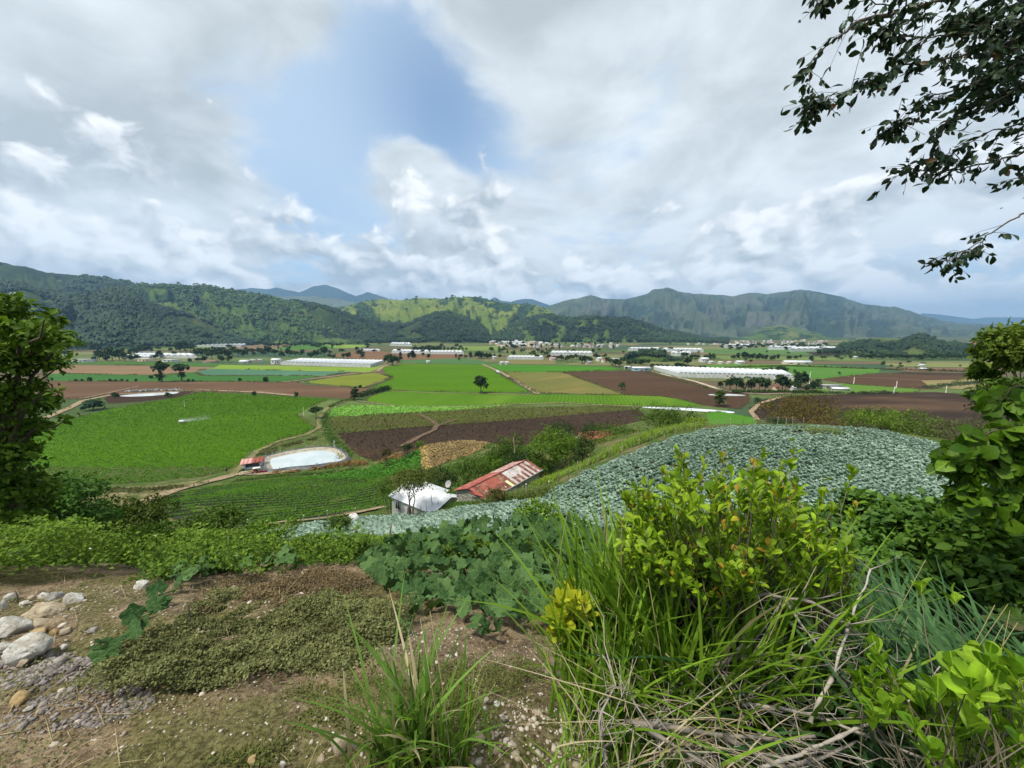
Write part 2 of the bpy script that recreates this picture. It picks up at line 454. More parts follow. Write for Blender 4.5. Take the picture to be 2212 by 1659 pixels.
# the hillside the camera stands on
def build_hillside():
    na, nr = 440, 280
    az = np.linspace(R_(-112), R_(112), na); r = np.concatenate([[0.0], np.geomspace(.35, 235, nr - 1)])
    A, Rr = np.meshgrid(az, r); X = Rr * np.sin(A); Y = Rr * np.cos(A)
    Z = terr(X, Y)
    bench = (1 - sstep(4.2, 6.2, Y + .25 * np.abs(X) * 0)) * (1 - sstep(1.0, 2.6, X - .25 * Y))
    near = 1 - sstep(10, 60, Rr)
    Z += near * ((fbm(X * 1.3, Y * 1.3, 4, 1) - .5) * .22 * sstep(.5, 3, Rr) + (fbm(X * 7, Y * 7, 4, 2) - .5) * .06)
    Z += (1 - near) * (fbm(X * .15, Y * .15, 4, 4) - .5) * .5 * (1 - sstep(90, 110, Y)) * np.clip(Z / 3, 0, 1)
    Z = np.where((Y > 125) | (Z < 0.0), np.minimum(Z, 0.0) + 0.006, Z)
    bare = np.clip(bench * 1.25 + (fbm(X * .9, Y * .9, 4, 9) - .55) * 1.2 * bench, 0, 1)
    V = np.c_[X.ravel(), Y.ravel(), Z.ravel()]
    idx = np.arange(nr * na).reshape(nr, na)
    F = np.stack([idx[:-1, :-1], idx[:-1, 1:], idx[1:, 1:], idx[1:, :-1]], -1).reshape(-1, 4)[:, ::-1]
    def f(N, p):
        v = N.n('ShaderNodeAttribute', None, attribute_name='var').outputs['Fac']
        n0 = N.noise(p, 1.1, 5, .62); n1 = N.noise(p, 7.0, 6, .65); n2 = N.noise(p, 38.0, 4, .65)
        soil = N.mix(N.ramp(n1, .36, .66), (.15, .108, .064), (.34, .255, .16))
        soil = N.mix(N.ramp(n0, .52, .70), soil, (.37, .265, .155))
        soil = N.mix(N.ramp(n2, .54, .70), soil, (.40, .33, .25))
        soil = N.mix(N.ramp(n2, .46, .34), soil, (.06, .042, .03))
        moss = N.mix(N.ramp(n2, .4, .6), (.065, .068, .020), (.17, .165, .05))
        soil = N.mix(N.m('MULTIPLY', N.ramp(N.noise(N.vm('ADD', p, (4, 8, 1)), .8, 6, .65), .45, .58), .8), soil, moss)
        g = N.noise(p, .35, 6, .6)
        grass = N.mix(N.ramp(n1, .35, .65), (.028, .055, .010), (.075, .12, .02))
        grass = N.mix(N.ramp(g, .48, .62), grass, (.12, .11, .045))
        return N.mix(v, grass, soil)
    m = pmat('hillside_soil_and_grass', f, .95, .12,
             lambda N, p: (N.m('ADD', N.noise(p, 14, 6, .7), N.m('MULTIPLY', N.noise(p, 60, 4, .7), .5)), 1.0, .05))
    o = link('hillside_ground', mesh_np('hillside_ground', V, F, m, True, bare.ravel()))
    tag(o, 'bare brown stony bench and steep grassy hillside below the camera', 'hillside', None, 'structure')
build_hillside()

def build_valley():
    def f(N, p):
        q = N.n('ShaderNodeMapping', {'Vector': p, 'Rotation': (0, 0, R_(14)), 'Scale': (.0042, .011, 1)}).outputs[0]
        vo = N.n('ShaderNodeTexVoronoi', {'Vector': q, 'Scale': 1.0}, feature='F1')
        r = N.n('ShaderNodeSeparateColor', {0: vo.outputs['Color']}).outputs
        col = N.mix(r[0], (.045, .075, .02), (.10, .14, .038))
        col = N.mix(N.ramp(r[1], .55, .6), col, (.11, .075, .045))
        col = N.mix(N.ramp(r[2], .75, .8), col, (.15, .15, .06))
        col = N.mix(N.ramp(r[2], .18, .1), col, (.035, .075, .038))
        col = N.mix(N.m('MULTIPLY', N.ramp(N.noise(p, .02, 6, .65), .42, .62), .5), col, (.05, .075, .025))
        return N.mix(N.m('MULTIPLY', N.ramp(N.noise(p, .15, 5, .7), .55, .7), .5), col, (.03, .045, .018))
    m = pmat('valley_patchwork', f, .95, .1)
    S = 24000.0
    xs = np.array([-S, -2000, -600, 0, 600, 2000, S]); X, Y = np.meshgrid(xs, xs)
    V = np.c_[X.ravel(), Y.ravel(), np.full(X.size, -.03)]
    idx = np.arange(49).reshape(7, 7)
    F = np.stack([idx[:-1, :-1], idx[:-1, 1:], idx[1:, 1:], idx[1:, :-1]], -1).reshape(-1, 4)
    o = link('valley_ground', mesh_np('valley_ground', V, F, m))
    tag(o, 'flat patchwork of distant fields on the valley floor', 'ground', None, 'structure')
build_valley()

FPOLY = {}
def fld(key, px, mat, label, drape=0, **kw):
    o, P = sheet('field', px, mat, label, 'field', drape, **kw); FPOLY[key] = P; return o

M_potato = fieldmat('potato_crop', (.046, .118, .004), (.084, .185, .006), 14, .9, .35, c=(.07, .19, .015), bumpd=.3)
fld('potato', [(-60, 1000), (60, 930), (187, 897), (236, 884), (312, 871), (382, 859), (434, 847), (542, 852), (639, 858), (712, 862), (668, 880), (640, 897), (662, 910), (678, 924), (660, 936), (604, 948), (590, 962), (535, 976), (521, 996), (490, 1016), (434, 1035), (347, 1048), (187, 1052), (60, 1052), (-60, 1040)], M_potato, 'large vivid green crop field beside the white pond')
fld('dkbrown', [(728, 937), (936, 920), (1075, 910), (1380, 884), (1400, 905), (1318, 925), (1200, 950), (1144, 962), (1040, 975), (936, 985), (874, 990), (808, 996), (773, 984), (750, 965)], M_SOILDK(), 'dark ploughed field crossed by a curving tractor track', lift=.012)
fld('sparse', [(710, 901), (915, 891), (1075, 882), (1328, 877), (1384, 883), (1075, 910), (936, 920), (728, 937), (716, 920)], fieldmat('sparse_crop', (.075, .06, .025), (.085, .11, .022), 4, 1.2, .45, patch=.06, c=(.12, .10, .04), cs=.05), 'brown field thinly striped with young green plants')
fld('lettuce', [(752, 875), (867, 878), (1000, 878), (1110, 875), (1005, 885), (915, 891), (710, 901), (707, 891), (722, 882)], fieldmat('lettuce_crop', (.16, .31, .035), (.23, .39, .055), 0, 1.0, .3), 'pale lime green strip curving above the ploughed field')
fld('midgreen', [(794, 858), (846, 844), (1023, 849), (1144, 852), (1353, 854), (1426, 856), (1466, 862), (1523, 877), (1384, 878), (1214, 871), (1110, 874), (867, 877), (790, 868)], fieldmat('mid_green_crop', (.055, .13, .008), (.088, .18, .012), 80, 2.6, .35, c=(.11, .19, .02)), 'green strip field with faint rows below the lone tree')
fld('vivid', [(825, 794), (867, 786), (1044, 788), (1144, 847), (1023, 848), (846, 843), (808, 837), (846, 818), (832, 806)], fieldmat('vivid_crop', (.050, .125, .004), (.076, .16, .006), 5, 1.2, .25, c=(.10, .145, .010)), 'bright green field around the lone broad tree')
fld('olive', [(655, 825), (745, 812), (808, 805), (846, 815), (787, 838), (700, 831)], fieldmat('olive_crop', (.12, .15, .02), (.17, .19, .03), 5, 1.2, .2), 'small yellowish olive field left of the bright green field')
fld('red', [(100, 823), (382, 825), (642, 826), (658, 831), (804, 839), (762, 862), (712, 859), (658, 856), (542, 849), (451, 844), (365, 846), (243, 851), (180, 862), (90, 862)], M_SOILRED(), 'long reddish brown ploughed field behind the vivid green crop')
fld('shrubstrip', [(100, 807), (347, 811), (417, 804), (440, 812), (700, 812), (746, 806), (608, 825), (382, 824), (100, 823)], fieldmat('strip_green', (.035, .105, .022), (.05, .135, .03), 3, 1.2, .3), 'green strip field dotted with small bushes')
fld('teal', [(417, 804), (458, 797), (768, 803), (735, 808), (700, 812), (440, 812)], fieldmat('teal_cabbage', (.05, .12, .07), (.09, .18, .11), 3, 1.2, .3), 'blue green cabbage strip behind the green strip field')
fld('ygreen', [(458, 797), (476, 788), (768, 794), (828, 792), (797, 804), (768, 803)], fieldmat('yellow_green', (.14, .22, .025), (.18, .26, .04), 3, 1.2, .2), 'yellow green strip field in front of the longest greenhouse')
fld('tan', [(100, 788), (312, 790), (462, 793), (417, 804), (347, 810), (100, 807)], fieldmat('tan_soil', (.17, .11, .065), (.22, .15, .085), 3, 1.3, .25), 'tan ploughed field behind the two tall twin trees')
fld('strip2', [(100, 781), (479, 785), (462, 793), (312, 789), (100, 787)], fieldmat('strip_green2', (.04, .105, .02), (.06, .13, .03), 3, 1.3, .2), 'narrow green strip in front of the left farm buildings')
fld('green3', [(1054, 788), (1318, 792), (1346, 798), (1214, 804), (1089, 804)], fieldmat('green3_crop', (.04, .14, .012), (.06, .18, .016), 0, 1.3, .2), 'bright green strip right of the straight dirt road')
fld('olive2', [(1089, 804), (1214, 804), (1353, 854), (1179, 849), (1158, 847)], fieldmat('olive_stubble', (.11, .115, .03), (.15, .145, .045), 40, 1.4, .3, c=(.24, .17, .06), cs=.02), 'olive brown stubble field between road and ploughed field')
fld('brown2', [(1214, 804), (1401, 800), (1554, 841), (1618, 852), (1622, 868), (1600, 884), (1554, 880), (1516, 875), (1466, 862), (1426, 856), (1353, 854)], M_SOILBR(), 'brown ploughed field left of the long right greenhouse')
fld('dark3', [(1618, 884), (1641, 865), (1702, 856), (1865, 851), (2017, 847), (2180, 858), (2300, 900), (2300, 960), (1900, 955), (1640, 905)], fieldmat('dark_soil', (.027, .019, .014), (.046, .031, .022), 3, 1.2, .3, c=(.10, .06, .036), cs=.014), 'nearly black ploughed field beyond the cabbage hill')
fld('brown4', [(1770, 820), (1880, 808), (2093, 812), (2060, 826), (2017, 841), (1991, 841), (1846, 831)], fieldmat('brown_soil4', (.06, .033, .02), (.092, .055, .032), 3, 1.3, .25), 'dark brown ploughed field with pale concrete posts')
fld('dark5', [(1880, 807), (1950, 804), (2110, 807), (2093, 812)], M_SOILDK(), 'narrow dark soil strip behind the field with posts')
fld('green6', [(1820, 829), (1987, 841), (1979, 848), (1865, 850), (1760, 846), (1760, 836)], fieldmat('green6_crop', (.07, .15, .02), (.10, .19, .03), 3, 1.2, .2), 'green wedge of crop beside the grey farm shed')
fld('green7', [(1497, 791), (1584, 787), (1760, 788), (1903, 796), (1896, 806), (1770, 819), (1713, 814), (1690, 800), (1560, 796)], fieldmat('green7_crop', (.055, .14, .022), (.08, .18, .03), 3, 1.4, .2), 'green field behind the long right greenhouse')
fld('green8', [(1520, 893), (1554, 889), (1634, 904), (1640, 925), (1542, 925)], fieldmat('green8_crop', (.05, .15, .014), (.075, .19, .02), 20, 1.1, .25), 'small green plot below the long white reservoir')
# farther strips
far = [([(700, 770), (770, 757), (1010, 766), (1000, 776), (860, 781)], (.13, .075, .042), (.17, .10, .055), 'reddish strip behind the longest greenhouse'),
       ([(597, 752), (660, 744), (740, 744), (725, 754), (600, 757)], (.05, .12, .02), (.07, .16, .03), 'green plot below the wooded foothill'),
       ([(700, 744), (800, 746), (770, 752), (720, 751)], (.14, .22, .03), (.18, .26, .04), 'yellow green plot beside the foothill greenhouse'),
       ([(862, 778), (1000, 774), (1060, 782), (1050, 787), (870, 785)], (.05, .11, .035), (.07, .14, .05), 'misty green plot behind the bright green field'),
       ([(1095, 778), (1200, 778), (1200, 787), (1070, 786)], (.13, .12, .045), (.17, .15, .06), 'tan plot in front of the village greenhouse'),
       ([(240, 748), (470, 748), (440, 756), (230, 757)], (.09, .13, .03), (.12, .16, .04), 'pale green meadow under the dark forested hill'),
       ([(250, 745), (380, 744), (370, 748), (240, 749)], (.09, .06, .035), (.12, .08, .045), 'brown strip at the foot of the dark forested hill'),
       ([(980, 748), (1100, 747), (1090, 756), (1005, 758)], (.11, .17, .035), (.15, .2, .05), 'light green meadow left of the village'),
       ([(520, 740), (600, 738), (640, 745), (560, 757), (500, 752)], (.14, .10, .06), (.18, .13, .075), 'tan slope below the foothill greenhouses'),
       ([(1500, 756), (1660, 752), (1850, 762), (1840, 768), (1540, 764)], (.06, .12, .035), (.09, .16, .045), 'green strip behind the row of poplars'),
       ([(1540, 768), (1700, 770), (1900, 775), (1880, 780), (1560, 777)], (.10, .14, .04), (.13, .17, .05), 'pale green strip in front of the poplars'),
       ([(1550, 778), (1740, 781), (1960, 782), (1960, 787), (1600, 786)], (.11, .08, .05), (.15, .105, .065), 'brownish fallow strip beside the long white shed'),
       ([(1900, 785), (2100, 786), (2200, 790), (2100, 794), (1930, 792)], (.14, .16, .05), (.18, .19, .07), 'pale grassy strip at far right'),
       ([(1910, 794), (2190, 795), (2180, 803), (1960, 803)], (.13, .08, .05), (.17, .105, .065), 'reddish bare strip at far right'),
       ([(1740, 761), (1850, 761), (1830, 767), (1760, 768)], (.03, .022, .02), (.045, .03, .025), 'dark soil plot near the wooded knoll'),
       ([(1990, 822), (2120, 820), (2200, 832), (2160, 846), (2010, 838)], (.16, .15, .06), (.24, .19, .09), 'rough grassy plot with sandy patches at right')]
for i, (px, a, b, lab) in enumerate(far):
    fld('far%d' % i, px, fieldmat('far_plot_%d' % i, a, b, 3, 0, patch=.02, bumpd=0), lab)

M_dirt = noisemat('dirt_track', (.20, .14, .085), (.34, .26, .17), 1.5, 6, lo=.3, hi=.7, c=(.13, .11, .05), cscale=.5, bumpd=.05)
M_track = noisemat('field_track', (.085, .055, .036), (.14, .095, .06), .8, 5)
ribbon('dirt_road', [(500, 1030), (434, 1046), (382, 1060), (330, 1080), (292, 1096), (250, 1118)], 3.0, M_dirt, 'pale dirt road running down the slope from the pump shed', 'road')
ribbon('dirt_road', [(640, 1018), (573, 1024), (521, 1024), (486, 1031), (440, 1044)], 3.6, M_dirt, 'trodden dirt yard and track around the tractor', 'road')
ribbon('dirt_road', [(500, 1028), (530, 1000), (556, 975), (600, 955), (660, 940), (690, 925), (690, 905), (708, 880), (760, 863)], 2.2, noisemat('grassy_track', (.10, .10, .035), (.20, .17, .08), .6, 5), 'grassy farm track curving around the pond', 'road')
ribbon('dirt_road', [(555, 1139), (616, 1130), (700, 1122), (770, 1110), (835, 1096)], 2.6, M_dirt, 'pale dirt path below the fenced cabbage strip', 'path')
ribbon('dirt_road', [(1042, 787), (1080, 803), (1110, 820), (1140, 838), (1162, 851)], 4.0, M_dirt, 'straight dirt road running to the white truck', 'road')
ribbon('dirt_road', [(608, 826), (690, 817), (760, 808), (815, 802), (826, 793), (845, 787), (900, 784)], 4.0, M_dirt, 'dirt road beside the longest greenhouse', 'road')
ribbon('dirt_road', [(1405, 801), (1440, 811), (1500, 824), (1556, 842)], 4.5, noisemat('pale_road', (.30, .25, .18), (.42, .37, .29), .4, 4), 'pale road past the end of the right greenhouse', 'road')
ribbon('dirt_road', [(95, 905), (150, 882), (180, 866), (243, 853), (365, 847), (434, 843), (560, 848), (640, 855)], 4.0, M_dirt, 'dirt track behind the vivid green crop', 'road')
ribbon('dirt_road', [(180, 861), (240, 848), (300, 835)], 2.0, M_dirt, 'thin pale footpath across the reddish field', 'path')
ribbon('dirt_road', [(787, 838), (815, 828), (848, 817)], 3.0, noisemat('ditch_soil', (.05, .035, .02), (.16, .11, .06), .3, 4), 'dark irrigation ditch beside the olive field', 'ditch')
ribbon('dirt_road', [(846, 845), (950, 850), (1023, 850), (1150, 853)], 1.6, M_dirt, 'thin pale field edge under the lone tree', 'path')
ribbon('dirt_road', [(770, 866), (867, 879), (1010, 879), (1140, 873), (1214, 871), (1330, 877), (1390, 879)], 1.4, M_dirt, 'thin pale path between two green strips', 'path')
ribbon('tractor_track', [(905, 895), (925, 905), (944, 918), (938, 930), (905, 945), (868, 965)], 2.4, M_track, 'curving tractor track worn through the ploughed field', 'track')
ribbon('tractor_track', [(940, 923), (962, 914), (985, 908)], 2.0, M_track, 'side branch of the curving tractor track', 'track')
ribbon('dirt_road', [(1636, 908), (1622, 890), (1640, 872), (1690, 858)], 3.0, M_dirt, 'pale dirt track round the edge of the black field', 'road')
ribbon('dirt_road', [(1556, 843), (1610, 850), (1650, 852), (1710, 850)], 6.0, noisemat('rubble_yard', (.12, .09, .065), (.26, .21, .15), .5, 5), 'rough stony yard in front of the tree group', 'yard')
ribbon('dirt_road', [(1830, 815), (1900, 817), (1990, 822), (2060, 826)], 2.0, M_dirt, 'thin pale track across the field with posts', 'path')

# slopes close to the hill foot
fld('stubble', [(912, 963), (940, 957), (1005, 953), (1058, 957), (1050, 968), (1010, 985), (971, 996), (926, 1018), (910, 985)], fieldmat('golden_stubble', (.12, .085, .04), (.30, .22, .10), 20, .9, .6, patch=.3, fine=1.6, bumpd=.2), 'round dry golden stubble plot on the knoll', drape=.6, lift=.10)
fld('goldedge', [(908, 966), (916, 962), (924, 985), (934, 1012), (924, 1020), (908, 990)], noisemat('gold_straw', (.34, .24, .08), (.50, .38, .15), 1.2), 'strip of yellow straw along the stubble plot', drape=.5, lift=.16)
fld('slope', [(908, 972), (860, 990), (790, 1012), (700, 1026), (658, 1034), (720, 1034), (820, 1030), (905, 1018), (912, 1000)], noisemat('lush_slope', (.030, .11, .010), (.07, .19, .018), .7, 6), 'lush green grass slope left of the stubble knoll', drape=.7, lift=.08)
fld('eroded', [(185, 1052), (347, 1049), (434, 1037), (420, 1046), (330, 1078), (290, 1092), (180, 1098), (170, 1075)], noisemat('eroded_bank', (.10, .11, .03), (.22, .17, .09), .35, 6, c=(.05, .08, .02), cscale=.25), 'eroded grassy bank below the vivid green field', drape=.8, lift=.06)

# ------------------------------------------------------------------ hills and mountains
def hill(name, label, sk, depth, foot, mat, amp=.35, fu=.012, prof=1.15, nt=54, du=3.6, dvar=.12, seed=0, back=1.35, cat='hill', exp=1.0):
    sk = np.array(sk, float)
    U = np.arange(sk[0, 0], sk[-1, 0] + .1, du); Vv = np.interp(U, sk[:, 0], sk[:, 1])
    Vv += (fbm(U * .06, U * 0 + seed, 5, seed, .62) - .5) * 5.0 * min(1, 4500 / depth)
    n = len(U)
    Yr = depth * (1 + dvar * 2 * (fbm(U * .006, U * 0, 3, seed + 3) - .5))
    pr = np.array([at(u, v, y) for u, v, y in zip(U, Vv, Yr)])
    zr = np.maximum(pr[:, 2], 0.5)
    t = np.concatenate([np.linspace(0, 1, nt), np.linspace(1, back, 14)[1:]])
    ft = np.interp(U, *np.array(foot, float).T) if isinstance(foot, list) else np.full(n, float(foot))
    Y = ft[None] + (Yr - ft)[None] * t[:, None]
    cx = pr[:, 0] / pr[:, 1]
    X = cx[None] * Y
    tt = np.minimum(t, 1)[:, None]
    s = depth
    uu = U[None] * fu + 1.1 * (fbm(U[None] * fu * 1.1, tt * 2.2, 3, seed + 8) - .5) + .55 * (fbm(U[None] * fu * 4, tt * 6, 2, seed + 9) - .5) + tt * 5.0 * (fbm(U * .007, U * 0 + 3, 2, seed + 12) - .5)[None]
    g = .68 * ridged(uu, tt * 1.6 + .3 * uu, 4, seed, .5) + .32 * ridged(uu * 2.7, tt * 4.0 - .6 * uu, 4, seed + 20, .55)
    g = (g - .62) * 1.25
    z = zr[None] * (tt ** prof * (1 - .0) + amp * g * 4 * tt ** exp * (1 - tt))
    lim = EYE + (zr - EYE)[None] / Yr[None] * Y - 1.5 * (1 - tt) * s / 1500
    z = np.minimum(z, np.maximum(lim, 0.3))
    bk = np.maximum(t - 1, 0)[:, None] / (back - 1)
    z = np.where(t[:, None] > 1, zr[None] * (1 - .85 * bk ** 1.3) + zr[None] * .12 * (g + .1) * bk * (1 - bk), z)
    z = np.maximum(z, 0) - .4 * (tt <= 0)
    V = np.stack([X, Y, z], -1)
    m = len(t); idx = np.arange(m * n).reshape(m, n)
    F = np.stack([idx[:-1, :-1], idx[:-1, 1:], idx[1:, 1:], idx[1:, :-1]], -1).reshape(-1, 4)
    var = np.clip(.5 + g * 1.8, 0, 1)
    o = link(name, mesh_np(name, V.reshape(-1, 3), F, mat, True, var.ravel()))
    tag(o, label, cat, None, 'structure')
    return dict(U=U, t=t, V=V, g=g, o=o, nt=nt)

def hillmat(name, a, b, sc, scrub=None, thr=.5, sscale=1.0, gl=0.5, bumpd=3.0, patch=None):
    def f(N, p):
        v = N.n('ShaderNodeAttribute', None, attribute_name='var').outputs['Fac']
        n = N.noise(p, sc, 6, .62); n2 = N.noise(p, sc * 6, 5, .65)
        col = N.mix(N.ramp(n, .36, .64), a, b)
        if patch is not None: col = N.mix(N.ramp(N.noise(N.vm('ADD', p, (900, 40, 7)), sc * .7, 5, .6), .53, .62), col, patch)
        if scrub is not None:
            k = N.m('ADD', N.m('ADD', N.m('MULTIPLY', n2, .75), N.m('MULTIPLY', N.m('SUBTRACT', .5, v), gl)), N.m('MULTIPLY', N.m('SUBTRACT', N.noise(p, sc * 1.3, 4), .5), .5))
            col = N.mix(N.ramp(k, thr - .05, thr + .05), col, scrub)
        return N.mix(N.ramp(N.noise(p, sc * 14, 4, .7), .35, .7, 0, .35), col, tuple(x * .4 for x in a))
    return pmat(name, f, .95, .08, lambda N, p: (N.noise(p, sc * 9, 6, .7), 1.0, bumpd))

HM_forest = hillmat('forest_floor', (.020, .038, .014), (.045, .07, .022), .006, bumpd=5, patch=(.085, .10, .03))
HM_green = hillmat('green_scrub_hill', (.045, .085, .022), (.085, .13, .032), .004, (.018, .04, .015), .42, 1, .5, 5, patch=(.13, .15, .045))
HM_lit = hillmat('pasture_ridge', (.10, .145, .028), (.165, .20, .042), .004, (.028, .055, .018), .44, 1, .9, 5)
HM_grey = hillmat('grey_green_mountain', (.050, .072, .042), (.088, .108, .066), .0016, (.030, .050, .032), .46, 1, .7, 14, patch=(.095, .105, .085))
HM_blue = hillmat('far_mountain', (.022, .036, .03), (.04, .055, .04), .0009, bumpd=10)
HM_pale = hillmat('pale_far_ridge', (.09, .11, .07), (.12, .14, .09), .0012, (.05, .07, .05), .45, 1, .5, 8)

hill('mountain', 'hazy blue mountain ridge at far right horizon', [(1960, 716), (1991, 676), (2036, 680), (2101, 689), (2131, 686), (2212, 685), (2330, 682), (2480, 716)], 13000, 11000, HM_blue, .2, .02, seed=41, cat='mountain')
hill('mountain', 'distant blue peaks behind the left hills', [(440, 716), (510, 626), (542, 622), (573, 625), (597, 621), (646, 632), (677, 618), (705, 615), (729, 623), (769, 640), (794, 631), (815, 637), (837, 645), (900, 690), (940, 716)], 9500, 7500, HM_blue, .2, .02, seed=42, cat='mountain')
hill('mountain', 'small distant blue hump behind the sunlit ridge', [(1020, 716), (1058, 648), (1068, 641), (1082, 649), (1103, 652), (1123, 646), (1151, 646), (1186, 659), (1230, 716)], 10500, 9000, HM_blue, .2, .03, seed=43, cat='mountain')
hill('mountain', 'pale low ridge in front of the blue peaks', [(480, 716), (500, 655), (600, 641), (658, 639), (700, 641), (760, 652), (830, 672), (880, 716)], 6000, 4200, HM_pale, .3, .02, seed=44)
hill('mountain', 'long grey green mountain range on the right', [(1120, 716), (1160, 672), (1186, 660), (1210, 653), (1276, 637), (1301, 644), (1353, 647), (1398, 635), (1409, 626), (1440, 621), (1466, 630), (1501, 634), (1527, 635), (1584, 640), (1622, 632), (1660, 635), (1694, 630), (1729, 626), (1770, 630), (1820, 642), (1865, 657), (1941, 664), (1979, 676), (2036, 693), (2093, 699), (2150, 699), (2212, 704), (2330, 712)],
     5600, [(1120, 3200), (1500, 2900), (2330, 2500)], HM_grey, .68, .024, 1.1, 84, 3.0, .10, 45, cat='mountain')
hill('hill', 'low bright green hills below the grey mountains', [(1560, 738), (1618, 722), (1645, 708), (1694, 701), (1725, 710), (1751, 716), (1790, 724), (1820, 735), (1850, 740)], 2900, 2000, HM_green, .5, .03, seed=46)
H_top = hill('hill', 'highest dark wooded hill at far left', [(-140, 560), (-60, 560), (0, 566), (30, 572), (60, 577), (100, 588), (150, 592), (200, 598), (250, 604), (290, 613), (340, 640), (420, 690), (460, 735)], 2300, 1500, HM_forest, .4, .012, seed=47)
H_green = hill('hill', 'rounded green scrubby hill left of centre', [(200, 700), (230, 645), (290, 616), (350, 614), (420, 616), (470, 620), (540, 632), (600, 645), (660, 662), (720, 690), (760, 718), (790, 735)], 2050, 1350, HM_green, .55, .016, 1.0, seed=48)
H_front = hill('hill', 'dark forested spur sloping down behind the left farms', [(-140, 590), (0, 604), (40, 612), (80, 628), (140, 634), (194, 636), (225, 626), (257, 622), (288, 632), (312, 653), (382, 674), (434, 691), (486, 715), (521, 727), (550, 738)], 1450, [(-140, 900), (250, 980), (550, 1250)], HM_forest, .45, .014, .95, seed=49)
H_lit = hill('hill', 'sunlit yellow green pasture ridge at centre', [(690, 716), (733, 665), (787, 651), (821, 646), (867, 649), (894, 645), (926, 644), (957, 646), (978, 642), (1012, 641), (1040, 644), (1068, 651), (1096, 655), (1151, 658), (1179, 667), (1200, 677), (1228, 688), (1270, 716)], 3000, 1750, HM_lit, .55, .026, .95, 76, 3.0, .06, 50)
H_mid = hill('hill', 'dark forested foothill at centre left', [(520, 735), (555, 690), (607, 655), (635, 648), (677, 655), (722, 668), (776, 687), (832, 699), (873, 702), (901, 692), (936, 677), (971, 675), (1005, 687), (1040, 702), (1052, 716), (1062, 736)], 1900, [(520, 1400), (1062, 1500)], HM_forest, .5, .016, .95, seed=51)
H_right = hill('hill', 'dark forested hills right of the village', [(1040, 737), (1060, 706), (1103, 702), (1144, 685), (1186, 680), (1228, 687), (1283, 686), (1353, 689), (1400, 703), (1440, 714), (1485, 723), (1542, 735), (1575, 741)], 2100, [(1040, 1700), (1575, 1450)], hillmat('mixed_forest_hill', (.05, .085, .022), (.08, .12, .03), .006, (.014, .030, .013), .36, 1, .6, 5), .8, .03, .9, seed=52)
H_knoll = hill('hill', 'wooded knoll with houses at right', [(1780, 770), (1808, 750), (1865, 733), (1903, 730), (1960, 732), (1987, 724), (2017, 732), (2048, 740), (2093, 745), (2131, 743), (2180, 748), (2230, 762)], 1000, [(1780, 800), (1870, 700), (2100, 690), (2230, 720)], hillmat('knoll_scrub', (.06, .09, .025), (.10, .13, .035), .01, (.014, .030, .013), .40, 1, .4, 4), .4, .02, .8, seed=53)
H_small = hill('hill', 'small bushy green knoll beside the right greenhouse', [(1340, 786), (1364, 765), (1394, 758), (1433, 760), (1451, 776), (1475, 786)], 640, [(1340, 600), (1475, 560)], hillmat('bushy_knoll', (.05, .085, .02), (.08, .12, .028), .03, (.014, .032, .012), .42, 1, .4, 2), .3, .03, .7, 40, 2.0, seed=54)

# haze: the air of the valley
def build_haze():
    me = MB().box((0, 6000, 600), (46000, 25000, 1210)).mesh('haze', None)
    m = bpy.data.materials.new('valley_air'); m.use_nodes = True
    N = NT(m.node_tree)
    v = N.n('ShaderNodeVolumePrincipled', {'Color': (.34, .62, 1.0, 1), 'Density': 7.4e-5, 'Anisotropy': 0.1})
    try: v.inputs['Density Attribute'].default_value = ''
    except Exception: pass
    out = N.n('ShaderNodeOutputMaterial'); m.node_tree.links.new(v.outputs[0], out.inputs['Volume'])
    try: m.cycles.homogeneous_volume = True
    except Exception: pass
    me.materials.append(m)
    o = link('haze', me); tag(o, 'thin blue haze of air over the valley', 'haze', None, 'stuff')
build_haze()

# ------------------------------------------------------------------ leaves, crowns, trees
TPL = {}
TPL['dia'] = (np.array([[0, 0, 0], [.5, .5, .1], [1, 0, -.06], [.5, -.5, .1]]), np.array([[0, 2, 1], [0, 3, 2]]), None)
def _oval(xs, ys, cup=.12, bend=.18):
    V = [[0, 0, 0]]
    for x, y in zip(xs, ys): V += [[x, y, cup * y * 2 - bend * x * x], [x, 0, -bend * x * x], [x, -y, cup * y * 2 - bend * x * x]]
    V.append([1, 0, -bend]); n = len(xs)
    q = []; t = [[0, 2, 1], [0, 3, 2]]
    for i in range(n - 1):
        a = 1 + 3 * i; q += [[a, a + 1, a + 4, a + 3], [a + 1, a + 2, a + 5, a + 4]]
    a = 1 + 3 * (n - 1); e = 3 * n + 1; t += [[a, a + 1, e], [a + 1, a + 2, e]]
    return np.array(V, float), np.array(t), np.array(q)
TPL['oval'] = _oval((.2, .5, .8), (.28, .5, .34))
TPL['spoon'] = _oval((.15, .35, .6, .82, .94), (.14, .30, .48, .46, .28), .10, .16)
TPL['oval2'] = _oval((.35, .7), (.45, .40))
TPL['kite'] = (np.array([[0, 0, 0], [.5, .46, .1], [.5, 0, -.04], [.5, -.46, .1], [1, 0, -.14]]), np.array([[0, 2, 1], [0, 3, 2], [1, 2, 4], [2, 3, 4]]), None)
# a low clump of foliage: a bumpy cap
def _clump():
    V = []; F = []
    V.append([0, 0, .42])
    for k in range(5):
        a = k * 2 * math.pi / 5; V.append([.38 * math.cos(a), .38 * math.sin(a), .22])
    for k in range(5):
        a = (k + .5) * 2 * math.pi / 5; V.append([.55 * math.cos(a), .55 * math.sin(a), -.15])
    for k in range(5):
        k2 = (k + 1) % 5
        F += [[0, 1 + k, 1 + k2], [1 + k, 6 + k, 1 + k2]]
    return np.array(V), np.array(F), None
TPL['cap'] = _clump()

